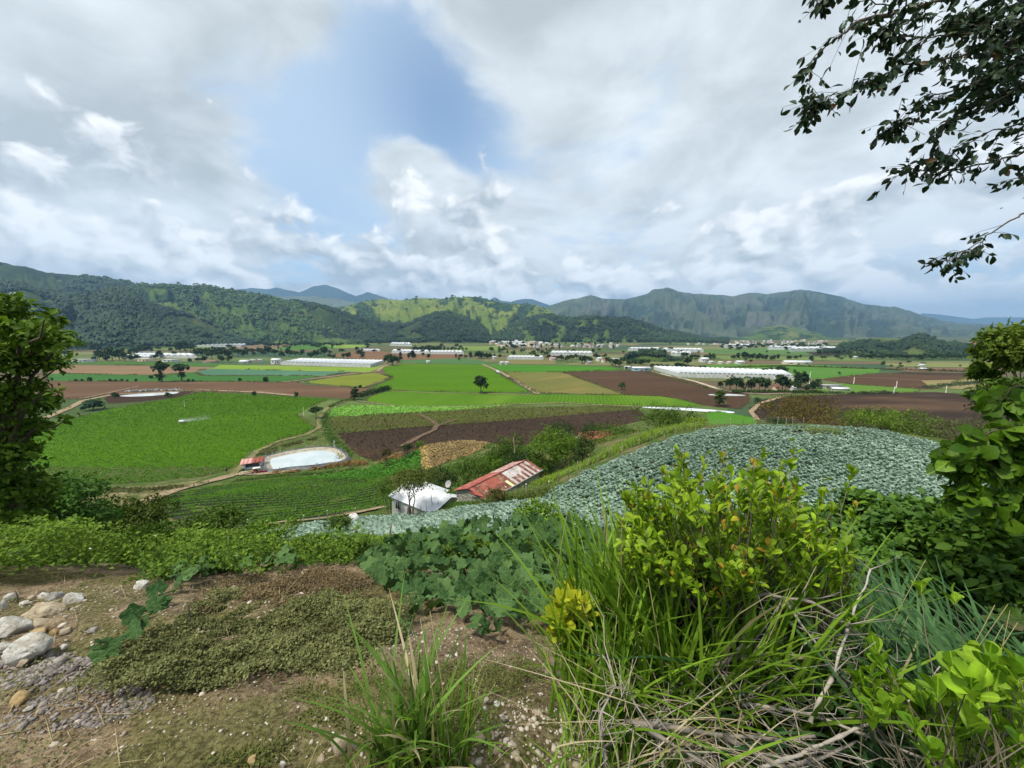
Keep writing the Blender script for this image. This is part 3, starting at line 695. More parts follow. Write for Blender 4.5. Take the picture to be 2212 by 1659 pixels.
def scatter(tpl, P, A, Nn, L, W, var):
    T, F3, F4 = TPL[tpl]; n = len(P); k = len(T)
    A = nrm(A); B = nrm(np.cross(Nn, A)); C = np.cross(A, B)
    L = np.broadcast_to(L, (n,)); W = np.broadcast_to(W, (n,))
    V = P[:, None] + A[:, None] * (T[None, :, 0:1] * L[:, None, None]) + B[:, None] * (T[None, :, 1:2] * W[:, None, None]) + C[:, None] * (T[None, :, 2:3] * L[:, None, None])
    o = (np.arange(n) * k)[:, None, None]
    F = [(F3[None] + o).reshape(-1, 3)]
    if F4 is not None: F.insert(0, (F4[None] + o).reshape(-1, 4))
    return V.reshape(-1, 3), F, np.repeat(np.broadcast_to(var, (n,)), k)

def join(parts):
    Vs, F3, F4, vs = [], [], [], []; n = 0
    for V, F, v in parts:
        for f in F: (F3 if f.shape[1] == 3 else F4).append(f + n)
        Vs.append(V); vs.append(v); n += len(V)
    return np.concatenate(Vs), [np.concatenate(x) for x in (F4, F3) if x], np.concatenate(vs)

def crown_pts(r, blobs, ncl, per, sig=.16, shell=.62, up=.0):
    """clusters of leaves over the outer shell of several ellipsoids -> points, outward directions"""
    B = np.array(blobs, float); w = (B[:, 3] * B[:, 4] * B[:, 5]) ** (2 / 3.); w /= w.sum()
    bi = r.choice(len(B), ncl, p=w)
    d = nrm(r.normal(size=(ncl, 3))); d[:, 2] = np.where(d[:, 2] < -.35, -d[:, 2] * .6, d[:, 2]); d = nrm(d)
    rad = shell + (1 - shell) * r.random(ncl) ** .6
    C = B[bi, :3] + d * B[bi, 3:] * rad[:, None]
    i = np.repeat(np.arange(ncl), per)
    s = (B[bi, 3:].mean(1) * sig)[i]
    P = C[i] + r.normal(size=(len(i), 3)) * s[:, None] * np.array([1, 1, .7])
    out = nrm(d[i] + r.normal(size=(len(i), 3)) * .35)
    return P, out, i

def crown_mesh(name, r, blobs, ncl, per, size, mat, tpl='kite', sig=.16, shell=.62, droop=.25, wid=.55, szv=.35):
    P, out, ci = crown_pts(r, blobs, ncl, per, sig, shell)
    n = len(P)
    A = nrm(out * .6 + r.normal(size=(n, 3)) * .7 + np.array([0, 0, -droop]))
    Nn = nrm(out * .8 + np.array([0, 0, .8]) + r.normal(size=(n, 3)) * .45)
    L = size * (1 + szv * r.normal(size=n)).clip(.45, 1.8)
    var = np.clip(.5 + .22 * r.normal(size=n) + .25 * (r.random(ncl)[ci] - .5) * 2, 0, .92)
    var = np.where(r.random(n) < .012, .98, var)
    V, F, v = scatter(tpl, P, A, Nn, L, L * wid, var)
    return mesh_np(name, V, F, mat, False, v)

def limb_tubes(mb, r, base, tips, r0, var=.5, k=5, sag=.0):
    for tip in tips:
        tip = np.array(tip, float); b = np.array(base, float)
        t = np.linspace(0, 1, 5)[:, None]
        mid = b + (tip - b) * t + np.array([0, 0, 1]) * (np.sin(t * math.pi) * .12 * np.linalg.norm(tip - b)) * (1 if sag == 0 else sag)
        mid[1:-1] += r.normal(size=(3, 3)) * .04 * np.linalg.norm(tip - b)
        mb.tube(mid, np.linspace(r0, r0 * .2, 5), k, var)

def subblobs(r, c, rx, ry, rz, k, f=.55):
    """an uneven crown made of k lobes inside an ellipsoid"""
    d = nrm(r.normal(size=(k, 3))); d[:, 2] *= .8
    q = (r.random((k, 1)) ** .5) * .62
    s = f * (.75 + .5 * r.random(k))
    return [(c[0] + d[i, 0] * rx * q[i, 0], c[1] + d[i, 1] * ry * q[i, 0], c[2] + d[i, 2] * rz * q[i, 0], rx * s[i], ry * s[i], rz * s[i]) for i in range(k)]

L_dark = leafmat('dark_foliage', (.014, .034, .008), (.050, .088, .016), .15)
L_mid = leafmat('mid_foliage', (.028, .062, .008), (.095, .16, .018), .22)
L_bright = leafmat('bright_foliage', (.045, .10, .008), (.14, .24, .020), .28)
L_olive = leafmat('olive_foliage', (.045, .045, .012), (.13, .12, .03), .2)
L_grey = leafmat('grey_green_foliage', (.035, .05, .02), (.10, .13, .05), .2)
L_blue = leafmat('blue_green_foliage', (.020, .05, .025), (.06, .11, .05), .2)
M_bark = varmat('bark', (.05, .04, .03), (.16, .13, .10))
M_barkpale = varmat('pale_bark', (.14, .115, .085), (.33, .29, .23))

def tree(name, label, cat, base, blobs, trunk_r, ncl, per, size, mat, group=None, tpl='kite', seed=1, stems=1, bark=None, part='crown', **kw):
    """base: world point; blobs relative to the base"""
    r = np.random.default_rng(seed)
    e = link(name, None, None, base); e.empty_display_size = .3
    tag(e, label, cat, group)
    mb = MB()
    top = np.mean([b[:3] for b in blobs], axis=0)
    for s in range(stems):
        a = s * 2.1 + .4; off = np.array([math.cos(a), math.sin(a), 0]) * trunk_r * (2.2 if stems > 1 else 0)
        fork = np.array([top[0] * .5 + off[0] * 3, top[1] * .5 + off[1] * 3, max(.25, top[2] * .5)])
        mb.tube([off + np.array([0, 0, -.3]), off + (fork - off) * .5 + r.normal(size=3) * .03 * top[2], fork], [trunk_r * 1.25, trunk_r, trunk_r * .8], 7)
        limb_tubes(mb, r, fork, [np.array(b[:3]) + r.normal(size=3) * .2 * np.array(b[3:]) for b in blobs[s::stems]], trunk_r * .6)
    mb.obj('trunk', bark or M_bark, e, True)
    link(part, crown_mesh(part, r, blobs, ncl, per, size, mat, tpl, **kw), e)
    return e

# ------------------------------------------------------------------ woods on the far hills: one mass of crowns for each hill
def forest(h, n, size, mat, label, mask=None, seed=0, tmin=.02, tmax=1.0, tall=1.1, urange=None):
    r = np.random.default_rng(seed)
    m, k = h['nt'], len(h['U'])
    ti = r.random(n) ** .8 * (tmax - tmin) + tmin; ui = r.random(n) * (k - 1.01)
    a = np.clip(ti * (m - 1), 0, m - 1.01)
    i, j = a.astype(int), ui.astype(int); fi, fj = (a - i)[:, None], (ui - j)[:, None]
    V = h['V']
    P = (V[i, j] * (1 - fj) + V[i, j + 1] * fj) * (1 - fi) + (V[i + 1, j] * (1 - fj) + V[i + 1, j + 1] * fj) * fi
    g = h['g'][i, j]; U = h['U'][j]
    keep = np.ones(n, bool)
    if mask is not None: keep &= mask(P, g, ti, U, r)
    P = P[keep]; n = len(P)
    s = size * (.45 + 1.3 * r.random(n) ** 2.2)
    ang = r.random(n) * 6.28
    A = np.c_[np.cos(ang), np.sin(ang), r.normal(size=n) * .12]
    Nn = np.c_[r.normal(size=(n, 2)) * .12, np.ones(n)]
    P = P + np.array([0, 0, 1]) * (s * .25)[:, None]
    # taller caps
    T, F3, _ = TPL['cap']; T2 = T * np.array([1, 1, tall]); TPL['_f'] = (T2, F3, None)
    big = np.clip(fbm(P[:, 0] * .006, P[:, 1] * .006, 4, 3) * 2.6 - .8, 0, 1)
    Vv, F, v = scatter('_f', P, A, Nn, s, s, np.clip(.45 * r.random(n) + .62 * big, 0, 1))
    # scatter scales z with length: keep it
    o = link('forest', mesh_np('forest', Vv, F, mat, True, v)); tag(o, label, 'forest', None, 'stuff')
    return o
CLR = lambda P, g, t, U, r: (fbm(P[:, 0] * .0045, P[:, 1] * .0045, 3, 44) > .40) & ~((U > 395) & (U < 515) & (t > .18) & (t < .62) & (g < .1))
LF_dark = leafmat('forest_crowns', (.006, .017, .009), (.026, .052, .017), 0)
LF_mid = leafmat('scrub_crowns', (.020, .048, .016), (.055, .10, .03), 0)
forest(H_top, 10500, 17.5, LF_dark, 'dark woods covering the highest far left hill', CLR, seed=1)
forest(H_front, 16500, 11.5, LF_dark, 'dense dark woods on the spur behind the left farms', CLR, seed=2)
forest(H_mid, 16500, 12, LF_dark, 'dense dark pine woods on the centre left foothill', CLR, seed=3)
forest(H_right, 12500, 13, LF_dark, 'patchy dark woods on the hills right of the village', lambda P, g, t, U, r: (g < .05 + .12 * (r.random(len(t)) - .5)) | (t > .72) | (U > 1400), seed=4)
forest(H_green, 7500, 12, LF_mid, 'scattered green scrub on the rounded hill', lambda P, g, t, U, r: vnoise(P[:, 0] * .006, P[:, 1] * .006, 5) > .42, seed=5)
forest(H_lit, 6000, 17, LF_mid, 'scrub in the gullies of the sunlit ridge', lambda P, g, t, U, r: ((g < -.10) & (r.random(len(t)) < .6)) | ((t < .28) & (U < 960)) | (r.random(len(t)) < .025), seed=6)
forest(H_knoll, 2600, 9, LF_dark, 'dark woods on the knoll at right', lambda P, g, t, U, r: vnoise(P[:, 0] * .012, P[:, 1] * .012, 5) > .36, seed=7)
forest(H_small, 420, 6, LF_dark, 'dark bushes on the small knoll', lambda P, g, t, U, r: (t > .35), seed=8)

# ------------------------------------------------------------------ valley trees: prototypes one metre high, copied
def proto(kind, seed):
    r = np.random.default_rng(seed)
    if kind == 'round': b = subblobs(r, (0, 0, .6), .5, .5, .38, 7); ncl, per, sz, tr = 46, 7, .14, .03
    elif kind == 'wide': b = subblobs(r, (0, 0, .72), .62, .62, .2, 8, .5); ncl, per, sz, tr = 46, 7, .13, .025
    elif kind == 'poplar': b = [(0, 0, z, .13 * w, .13 * w, .2) for z, w in ((.25, .8), (.45, 1.1), (.65, 1.0), (.82, .6))]; ncl, per, sz, tr = 40, 6, .10, .015
    elif kind == 'twin': b = subblobs(r, (0, 0, .76), .36, .36, .2, 6, .6) + subblobs(r, (0, 0, .28), .16, .16, .2, 3, .7); ncl, per, sz, tr = 52, 7, .10, .03
    else: b = subblobs(r, (0, 0, .45), .62, .62, .42, 6, .6); ncl, per, sz, tr = 40, 7, .17, .03
    mb = MB()
    mb.tube([(0, 0, -.05), (.01, 0, .3), (0, .01, .62)], [tr * 1.3, tr, tr * .5], 5)
    limb_tubes(mb, r, (0, 0, .35), [x[:3] for x in b[:4]], tr * .6, k=4)
    return mb.mesh('trunk', M_bark, True), b, ncl, per, sz, r
PRO = {}
def get_proto(kind, mat, v):
    key = (kind, mat.name, v)
    if key not in PRO:
        tm, b, ncl, per, sz, r = proto(kind, 100 + v * 13 + len(kind))
        PRO[key] = (tm, crown_mesh('crown', r, b, ncl, per, sz * 1.25, mat, 'oval2', .2, .45, .15, .8))
    return PRO[key]
TREEN = {'round': 'broadleaf_tree', 'wide': 'spreading_tree', 'poplar': 'poplar_tree', 'twin': 'tall_tree', 'bush': 'bush'}
_tc = [0]
def vtree(U, Vb, hpx, label, kind='round', wf=1.0, mat=None, group=None, cat=None, z=None, P=None):
    _tc[0] += 1
    P = flat(U, Vb) if P is None else P
    ax = CP * P[1] + SP * (EYE - P[2])
    h = hpx * ax / FPX
    tm, cm = get_proto(kind, mat or L_dark, _tc[0] % 4)
    e = link(TREEN[kind], None, None, P); e.scale = (h * wf, h * wf, h); e.rotation_euler = (0, 0, _tc[0] * 1.7)
    link('trunk', tm, e); link('crown' if kind != 'bush' else 'foliage', cm, e)
    tag(e, label, cat or ('bush' if kind == 'bush' else 'tree'), group)
    return e
vtree(1039, 849, 36, 'lone broad dark tree standing in the bright green field', 'round', .85)
vtree(351, 825, 43, 'left one of the two tall twin trees by the brown field', 'twin', .9)
vtree(393, 825, 41, 'right one of the two tall twin trees by the brown field', 'twin', .95)
vtree(683, 905, 27, 'flat crowned tree at the corner of the vivid green field', 'wide', .9)
vtree(767, 864, 28, 'dark columnar cypress at the end of the hedge', 'poplar', 1.5)
vtree(1554, 878, 36, 'slender tall tree beside the long white reservoir', 'poplar', 1.5, L_mid)
vtree(1344, 842, 15, 'small dark tree at the edge of the stubble field', 'round', .9)
vtree(202, 886, 24, 'broad bushy dark clump beside the dirt track', 'bush', 1.3, L_blue)
vtree(249, 858, 13, 'round bush beside the empty pond', 'bush', .8)
vtree(363, 858, 12, 'small bush at the right end of the empty pond', 'bush', .8, L_mid)
vtree(549, 855, 12, 'dark round bush at the upper edge of the vivid field', 'bush', .6)
vtree(641, 858, 12, 'second dark round bush at the upper edge of the vivid field', 'bush', .6)
vtree(575, 825, 14, 'dark round bush at the right end of the green strip', 'bush', .7)
vtree(518, 824, 9, 'small bush in the green strip left of the round bush', 'bush', .6)
vtree(778, 838, 8, 'low dark bush at the start of the ditch', 'bush', .8)
vtree(1637, 872, 15, 'pale green bush beside the black field', 'bush', .8, L_grey)
vtree(1664, 884, 17, 'thin dark tree in the black field', 'round', .7, L_mid)
vtree(991, 779, 7, 'tiny dark tree in the misty green plot', 'round', .8)
for i, (u, s) in enumerate(((164, 7), (178, 6), (196, 12), (238, 7), (250, 6), (264, 6), (276, 6), (294, 7), (327, 9), (345, 8), (408, 7), (417, 6))):
    vtree(u, 824 if i != 8 else 818, s, 'small round dark bush dotted along the green strip', 'bush', .65, None, 'bushes dotted along the green strip')
def belt(pts, lab, grp, kind='round', wf=.9, mat=None):
    for i, (u, v, h) in enumerate(pts):
        vtree(u, v, h, lab, kind if isinstance(kind, str) else kind[i % len(kind)], wf, mat, grp)
belt([(140, 772, 16), (152, 770, 12), (215, 778, 20), (228, 779, 18), (243, 779, 26), (259, 778, 24), (270, 780, 18), (285, 780, 14), (296, 779, 13), (232, 781, 14), (205, 781, 10)], 'dark tree in the belt left of the beige arched house', 'tree belt left of the beige arched house')
belt([(290, 763, 12), (300, 764, 14), (313, 762, 14), (325, 761, 13), (346, 773, 16), (337, 777, 12), (369, 760, 9)], 'dark tree behind the white farm greenhouses', 'trees behind the white farm greenhouses')
belt([(390, 760, 20), (400, 758, 22), (412, 762, 18), (425, 768, 16), (437, 772, 19), (448, 774, 22), (458, 776, 20), (470, 772, 22), (480, 776, 22), (492, 774, 18), (503, 770, 20), (515, 772, 18), (526, 772, 16), (440, 783, 14), (428, 784, 12), (478, 783, 15), (495, 783, 14), (545, 768, 16), (560, 766, 14), (580, 768, 20), (595, 772, 17), (608, 774, 16), (625, 772, 18), (640, 774, 16), (652, 770, 12), (410, 784, 10), (535, 765, 12)], 'dark tree in the belt left of the longest greenhouse', 'tree belt left of the longest greenhouse', ('round', 'round', 'wide'), .85)
belt([(683, 772, 16), (700, 770, 20), (672, 775, 14), (713, 775, 10), (722, 775, 9)], 'dark tree behind the longest greenhouse', 'trees behind the longest greenhouse')
belt([(742, 774, 10), (752, 774, 12), (778, 772, 17), (784, 774, 10), (835, 778, 10), (845, 776, 12)], 'small dark tree on the reddish strip', 'small trees on the reddish strip')
belt([(838, 788, 20), (848, 790, 22), (858, 786, 16), (866, 780, 12)], 'dark tree at the right end of the longest greenhouse', 'trees at the right end of the longest greenhouse')
belt([(883, 774, 12), (891, 774, 17), (895, 774, 12), (924, 773, 9), (927, 773, 9), (755, 771, 10), (865, 771, 11)], 'narrow dark cypress on the reddish strip', 'cypresses on the reddish strip', 'poplar', 1.5)
belt([(u, 733 + (u % 7) * .6 + (u - 640) * .012, 7 + u % 4) for u in range(615, 1050, 9)], 'dark tree in the long belt at the foot of the forested hill', 'tree belt at the foot of the forested hill', 'round', 1.1)
belt([(u, 747 + (u % 5) * .7, 8) for u in range(575, 740, 9)], 'dark tree along the hedge line behind the green plot', 'hedge line trees behind the green plot', 'round', 1.1)
belt([(u, 760, 9 + u % 4) for u in range(893, 950, 6)] + [(u, 757, 6) for u in range(960, 1016, 8)], 'dark tree behind the two long white greenhouses', 'trees behind the two long white greenhouses', 'round', 1.0)
belt([(985, 774, 10), (995, 774, 9), (1017, 774, 14), (1035, 775, 17), (1040, 775, 15), (1046, 774, 11), (1052, 775, 13), (1058, 775, 12), (1068, 774, 10), (1006, 774, 7)], 'dark tree in the row left of the village greenhouse', 'row of trees left of the village greenhouse', ('poplar', 'round'), 1.2)
belt([(1062, 761, 11), (1078, 763, 15), (1086, 762, 12), (1096, 765, 10), (1110, 768, 8), (1133, 760, 8), (1150, 770, 12), (1155, 769, 12), (1170, 766, 10), (1180, 760, 9), (1187, 763, 9), (1195, 765, 6)], 'tree among the fields in front of the village', 'trees in front of the village', ('round', 'poplar'), 1.0, L_mid)
belt([(1184, 776, 10), (1196, 777, 9), (1206, 780, 12), (1213, 779, 11), (1225, 782, 14), (1236, 782, 16), (1245, 776, 11), (1258, 786, 18), (1266, 785, 16), (1275, 783, 12), (1290, 778, 14), (1318, 790, 16), (1329, 793, 17), (1338, 792, 14), (1347, 786, 12), (1311, 783, 12), (1353, 800, 8)], 'dark tree among the houses below the village', 'trees among the houses below the village', ('round', 'round', 'wide'), .95)
belt([(u, 738 + (u * 7 % 11) * .9, 5 + u % 4) for u in range(1075, 1345, 7)], 'small dark tree between the village houses', 'trees between the village houses', ('round', 'poplar'), 1.0)
belt([(1408, 795, 9), (1420, 796, 10), (1430, 796, 9), (1440, 795, 8), (1462, 796, 12), (1474, 797, 13), (1482, 797, 10), (1486, 789, 17), (1494, 776, 10), (1513, 798, 8), (1521, 798, 8)], 'dark tree behind the long right greenhouse', 'trees behind the long right greenhouse', 'round', 1.1)
belt([(1509, 776, 10), (1533, 776, 13), (1541, 776, 13), (1473, 769, 8), (1477, 769, 8), (1482, 769, 8), (1509, 764, 7)], 'poplar near the white farmhouse', 'poplars near the white farmhouse', 'poplar', 1.6, L_mid)
belt([(1594, 774, 12), (1606, 775, 15), (1613, 775, 13), (1620, 775, 10), (1627, 775, 12), (1634, 776, 10), (1640, 776, 13), (1647, 776, 9), (1655, 777, 11), (1665, 778, 9), (1672, 777, 10), (1680, 775, 10), (1729, 773, 7), (1752, 780, 12)], 'poplar in the far row across the right fields', 'far row of poplars across the right fields', 'poplar', 1.7, L_dark)
belt([(u, 748 + (u * 5 % 9) * .8, 6 + u % 3) for u in range(1560, 1790, 8)], 'small dark tree among the houses of the far village', 'trees among the far village houses', 'round', 1.2)
for tu, tv, th_, tl in ((1654, 808, 13, 'smallest round dark tree behind the right end of the greenhouse'), (1663, 806, 12, 'dark tree touching the smallest round tree behind the greenhouse'), (1683, 808, 17, 'left one of the two big round trees behind the greenhouse end'), (1692, 808, 17, 'right one of the two big round trees behind the greenhouse end')): vtree(tu, tv, th_, tl, 'round', 1.1)
belt([(1557, 838, 15), (1577, 844, 28), (1590, 844, 30), (1600, 846, 24), (1622, 845, 26), (1640, 845, 32), (1652, 845, 28), (1689, 846, 35), (1697, 845, 26), (1715, 842, 22), (1728, 838, 36), (1736, 838, 24), (1755, 845, 22), (1762, 840, 20), (1723, 847, 18), (1742, 848, 16)], 'dark tree of the grove in front of the right greenhouse', 'grove in front of the right greenhouse', ('round', 'round', 'wide'), .8)
belt([(u, 849, 8) for u in range(1585, 1770, 8)], 'low bush at the foot of the grove', 'bushes at the foot of the grove', 'bush', 1.0, L_mid)
belt([(1838, 777, 12), (1811, 777, 9), (1907, 792, 12), (1813, 811, 8), (1783, 794, 5), (1790, 770, 8), (1985, 796, 5), (1940, 798, 6), (1958, 799, 5)], 'lone small tree on the right fields', 'lone small trees on the right fields', 'round', .7, L_mid)
belt([(1860 + 9 * i, 775 + (i % 3), 9 + i % 4) for i in range(26)], 'dark tree in the belt below the wooded knoll', 'tree belt below the wooded knoll', 'round', 1.2)
belt([(1372, 786, 10), (1385, 787, 12), (1398, 784, 10), (1360, 788, 9)], 'bush at the foot of the small knoll', 'bushes at the foot of the small knoll', 'bush', 1.2)
belt([(60 + 12 * i, 758 - (i % 4), 14 + i % 5) for i in range(13)], 'dark tree at the edge of the left wood', 'trees at the edge of the left wood', 'round', 1.0)
_r = np.random.default_rng(91)
def strew(n, u0, u1, v0, v1, lab, grp, h=(5, 10), kinds=('round', 'round', 'wide', 'bush', 'poplar'), mat=None):
    for i in range(n):
        u, v = _r.uniform(u0, u1), _r.uniform(v0, v1)
        vtree(u, v, _r.uniform(*h) * (1.0 if v > 750 else .8), lab, kinds[_r.integers(len(kinds))], _r.uniform(.8, 1.3), mat, grp)
strew(46, 380, 700, 738, 768, 'small dark tree dotted over the farmland below the left hills', 'trees dotted below the left hills')
strew(40, 700, 1040, 737, 770, 'small dark tree dotted over the farmland below the pine hill', 'trees dotted below the pine hill')
strew(50, 1060, 1350, 736, 775, 'small dark tree dotted around the village', 'trees dotted around the village')
strew(44, 1440, 1860, 745, 785, 'small dark tree dotted over the right farmland', 'trees dotted over the right farmland')
strew(16, 1880, 2200, 778, 805, 'small scrubby tree on the far right plots', 'scrubby trees on the far right plots', (4, 8))
strew(24, 60, 380, 752, 770, 'dark tree on the meadows under the left forest', 'trees on the meadows under the left forest', (7, 13))
# hedges: clipped bushes in a line
def hedge(pts, hpx, label, n, mat):
    P = densify(np.array([flat(u, v)[:2] for u, v in pts]), 1.0, .2, False)
    r = np.random.default_rng(n)
    ax = CP * P[:, 1].mean() + SP * EYE; h = hpx * ax / FPX
    i = r.integers(0, len(P), n)
    Q = np.c_[P[i] + r.normal(size=(n, 2)) * h * .35, np.abs(r.random(n)) * h]
    out = nrm(np.c_[r.normal(size=(n, 2)), r.random(n) + .3])
    V, F, v = scatter('oval2', Q, nrm(r.normal(size=(n, 3))), out, h * .35, h * .25, r.random(n) * .9)
    o = link('hedge', mesh_np('hedge', V, F, mat, False, v)); tag(o, label, 'hedge')
hedge([(777, 858), (800, 852), (841, 841)], 9, 'dark clipped hedge running up from the cypress', 900, L_dark)
hedge([(712, 880), (735, 870), (762, 862)], 5, 'low scrubby hedge below the cypress', 600, L_mid)
hedge([(250, 790), (312, 789)], 3, 'thin hedge above the tan field', 200, L_dark)

# palm in the grove
def palm():
    P = flat(1612, 845); h = 37 * (CP * P[1] + SP * EYE) / FPX
    e = link('palm_tree', None, None, P); tag(e, 'tall palm rising from the grove in front of the greenhouse', 'palm tree')
    MB().tube([(0, 0, 0), (.3, 0, h * .5), (.1, 0, h * .86)], [.28, .2, .16], 6).obj('trunk', M_barkpale, e, True)
    for k in range(13):
        a = k * 2.4; el = .5 - .1 * (k % 5); pts = []
        for t in np.linspace(0, 1, 6): pts.append([math.cos(a) * 3.4 * t, math.sin(a) * 3.4 * t, 2.2 * t * el - 2.4 * t * t])
        pts = np.array(pts); mb = MB(); w = np.array([.15, .55, .6, .5, .35, .05]); s = np.array([-math.sin(a), math.cos(a), 0])
        V = np.concatenate([pts + s * w[:, None] + [0, 0, -.25], pts, pts - s * w[:, None] + [0, 0, -.25]])
        F = [[i, i + 1, i + 7, i + 6] for i in range(5)] + [[i + 6, i + 7, i + 13, i + 12] for i in range(5)]
        o = mb.add(V, F, .4).obj('frond', L_dark, e); o.location = (.1, 0, h * .86)
palm()

# ------------------------------------------------------------------ crops of the near valley
def row_dir(a, b):
    d = on(*b)[:2] - on(*a)[:2]; return d / np.linalg.norm(d)
M_rowcrop = leafmat('carrot_leaves', (.040, .12, .004), (.10, .235, .008), .2)
M_rowsoil = noisemat('row_soil', (.018, .026, .008), (.034, .036, .014), 1.2, 5)
carrot_px = [(312, 1099), (345, 1080), (382, 1065), (486, 1048), (625, 1031), (768, 1020), (825, 1018), (850, 1040), (845, 1085), (768, 1105), (660, 1123), (555, 1137), (521, 1130), (440, 1122), (330, 1117)]
fieldo, carrotP = sheet('field', carrot_px, M_rowsoil, 'striped green row crop on the slope below the pond', 'field', drape=.8, lift=.06)
def rows_on(parent, P, d, sp, mat, hgt, wid, seed, step=.28):
    r = np.random.default_rng(seed); nn = np.array([-d[1], d[0]])
    c = P.mean(0); proj = (P - c) @ nn
    for k, off in enumerate(np.arange(proj.min() + sp / 2, proj.max(), sp)):
        s = np.arange(-90, 90, step); q = c + nn * off + d * s[:, None]
        q = q[inside(P, q[:, 0], q[:, 1])]
        if len(q) < 6: continue
        n = len(q) * 8
        i = r.integers(0, len(q), n)
        pq = q[i] + r.normal(size=(n, 2)) * np.array([.1, .1]) + nn * (r.normal(size=n) * wid * .33)[:, None]
        keep = inside(P, pq[:, 0], pq[:, 1]); pq = pq[keep]; n = len(pq)
        z = terr(pq[:, 0], pq[:, 1]) + .07 + hgt * (.35 + .65 * r.random(n))
        A = nrm(np.c_[r.normal(size=(n, 2)), r.random(n) * .5]); Nn = nrm(np.c_[r.normal(size=(n, 2)) * .5, np.ones(n)])
        V, F, v = scatter('dia', np.c_[pq, z], A, Nn, .26 + .14 * r.random(n), .17, np.clip(r.normal(size=n) * .2 + .5, 0, 1))
        link('crop_row', mesh_np('crop_row', V, F, mat, False, v), parent)
rows_on(fieldo, carrotP, row_dir((420, 1088), (760, 1062)), 2.3, M_rowcrop, .24, .42, 5)

def crop_tufts(key, n, size, mat, label, d, sp, seed, ymax=400, lift=.02):
    P = FPOLY[key]; r = np.random.default_rng(seed)
    lo, hi = P.min(0), P.max(0)
    # denser close to the camera
    y = lo[1] + (min(hi[1], ymax) - lo[1]) * r.random(n) ** 1.7; x = lo[0] + (hi[0] - lo[0]) * r.random(n)
    q = np.c_[x, y]; nn = np.array([-d[1], d[0]])
    o_ = (q @ nn); q = q + nn * ((np.round(o_ / sp) * sp - o_) * .75 + r.normal(size=n) * sp * .1)[:, None]
    q = q[inside(P, q[:, 0], q[:, 1])]; n = len(q)
    z = terr(q[:, 0], q[:, 1]) + lift + size * .35 * r.random(n)
    A = nrm(np.c_[r.normal(size=(n, 2)), r.random(n) * .6]); Nn = nrm(np.c_[r.normal(size=(n, 2)) * .45, np.ones(n)])
    s = size * (.7 + .6 * r.random(n)) * (1 + (q[:, 1] - 105) / 160)
    V, F, v = scatter('dia', np.c_[q, z], A, Nn, s, s * .8, np.clip(r.normal(size=n) * .2 + .3 + .4 * fbm(q[:, 0] * .05, q[:, 1] * .05, 3, 2), 0, 1))
    o = link('crop_plants', mesh_np('crop_plants', V, F, mat, False, v)); tag(o, label, 'crop', None, 'stuff')
M_pot = leafmat('potato_leaves', (.046, .118, .003), (.10, .21, .006), .2)
crop_tufts('potato', 105000, .34, M_pot, 'leafy rows of the vivid green field', row_dir((300, 1000), (560, 960)), .95, 11, 300)
crop_tufts('slope', 16000, .6, leafmat('lush_grass', (.03, .11, .008), (.08, .22, .02), .2), 'lush grass on the slope left of the stubble knoll', np.array([1., 0]), .3, 12, 300, .1)
crop_tufts('stubble', 14000, .5, leafmat('stubble_straw', (.12, .08, .035), (.38, .28, .12), .1), 'dry straw standing on the golden knoll', np.array([.9, .43]), .9, 13, 300, .1)
crop_tufts('goldedge', 4000, .55, leafmat('gold_straw_leaf', (.30, .20, .06), (.55, .42, .16), .1), 'yellow straw along the edge of the knoll', np.array([.9, .43]), .4, 14, 300, .15)
crop_tufts('dkbrown', 14000, .45, leafmat('soil_clods', (.022, .016, .012), (.075, .052, .036), 0), 'clods of the dark ploughed field', np.array([.99, .1]), 1.0, 15, 260, .0)
crop_tufts('sparse', 16000, .5, leafmat('young_plants', (.05, .07, .012), (.12, .15, .03), .2), 'young plants in the striped brown field', row_dir((728, 920), (1100, 900)), 1.2, 16, 300)
crop_tufts('lettuce', 12000, .55, leafmat('lettuce_leaves', (.12, .30, .04), (.24, .46, .09), .2), 'pale plants of the lime green strip', np.array([.99, .1]), 1.0, 17, 300)
# weedy margins between the plots
def margins():
    r = np.random.default_rng(77); pts = []
    for key in ('potato', 'dkbrown', 'sparse', 'lettuce', 'midgreen', 'vivid', 'olive', 'red', 'shrubstrip', 'green3', 'olive2', 'brown2', 'dark3', 'green6', 'green8', 'brown4', 'tan', 'ygreen', 'teal'):
        P = densify(FPOLY[key], 1.0, 0, True); P = P[P[:, 1] < 460]
        if len(P) < 4: continue
        n = len(P) * 3; i = r.integers(0, len(P), n); q = P[i] + r.normal(size=(n, 2)) * np.maximum(.5, P[i, 1:] * .0028)
        pts.append(q[fbm(q[:, 0] * .06, q[:, 1] * .06, 3, 8) > .45])
    q = np.concatenate(pts); n = len(q); s = .35 + q[:, 1] * .0016
    z = terr(q[:, 0], q[:, 1]) + .1 + .35 * r.random(n) * s
    A = nrm(np.c_[r.normal(size=(n, 2)), r.random(n)]); Nn = nrm(np.c_[r.normal(size=(n, 2)) * .6, np.ones(n)])
    V, F, v = scatter('dia', np.c_[q, z], A, Nn, s * (.7 + r.random(n)), s * .7, fbm(q[:, 0] * .03, q[:, 1] * .03, 3, 9) * .8 + .2 * r.random(n))
    o = link('weeds', mesh_np('weeds', V, F, leafmat('margin_weeds', (.035, .06, .012), (.19, .17, .06), .15), False, v)); tag(o, 'weedy grass margins between the valley plots', 'weeds', None, 'stuff')
margins()
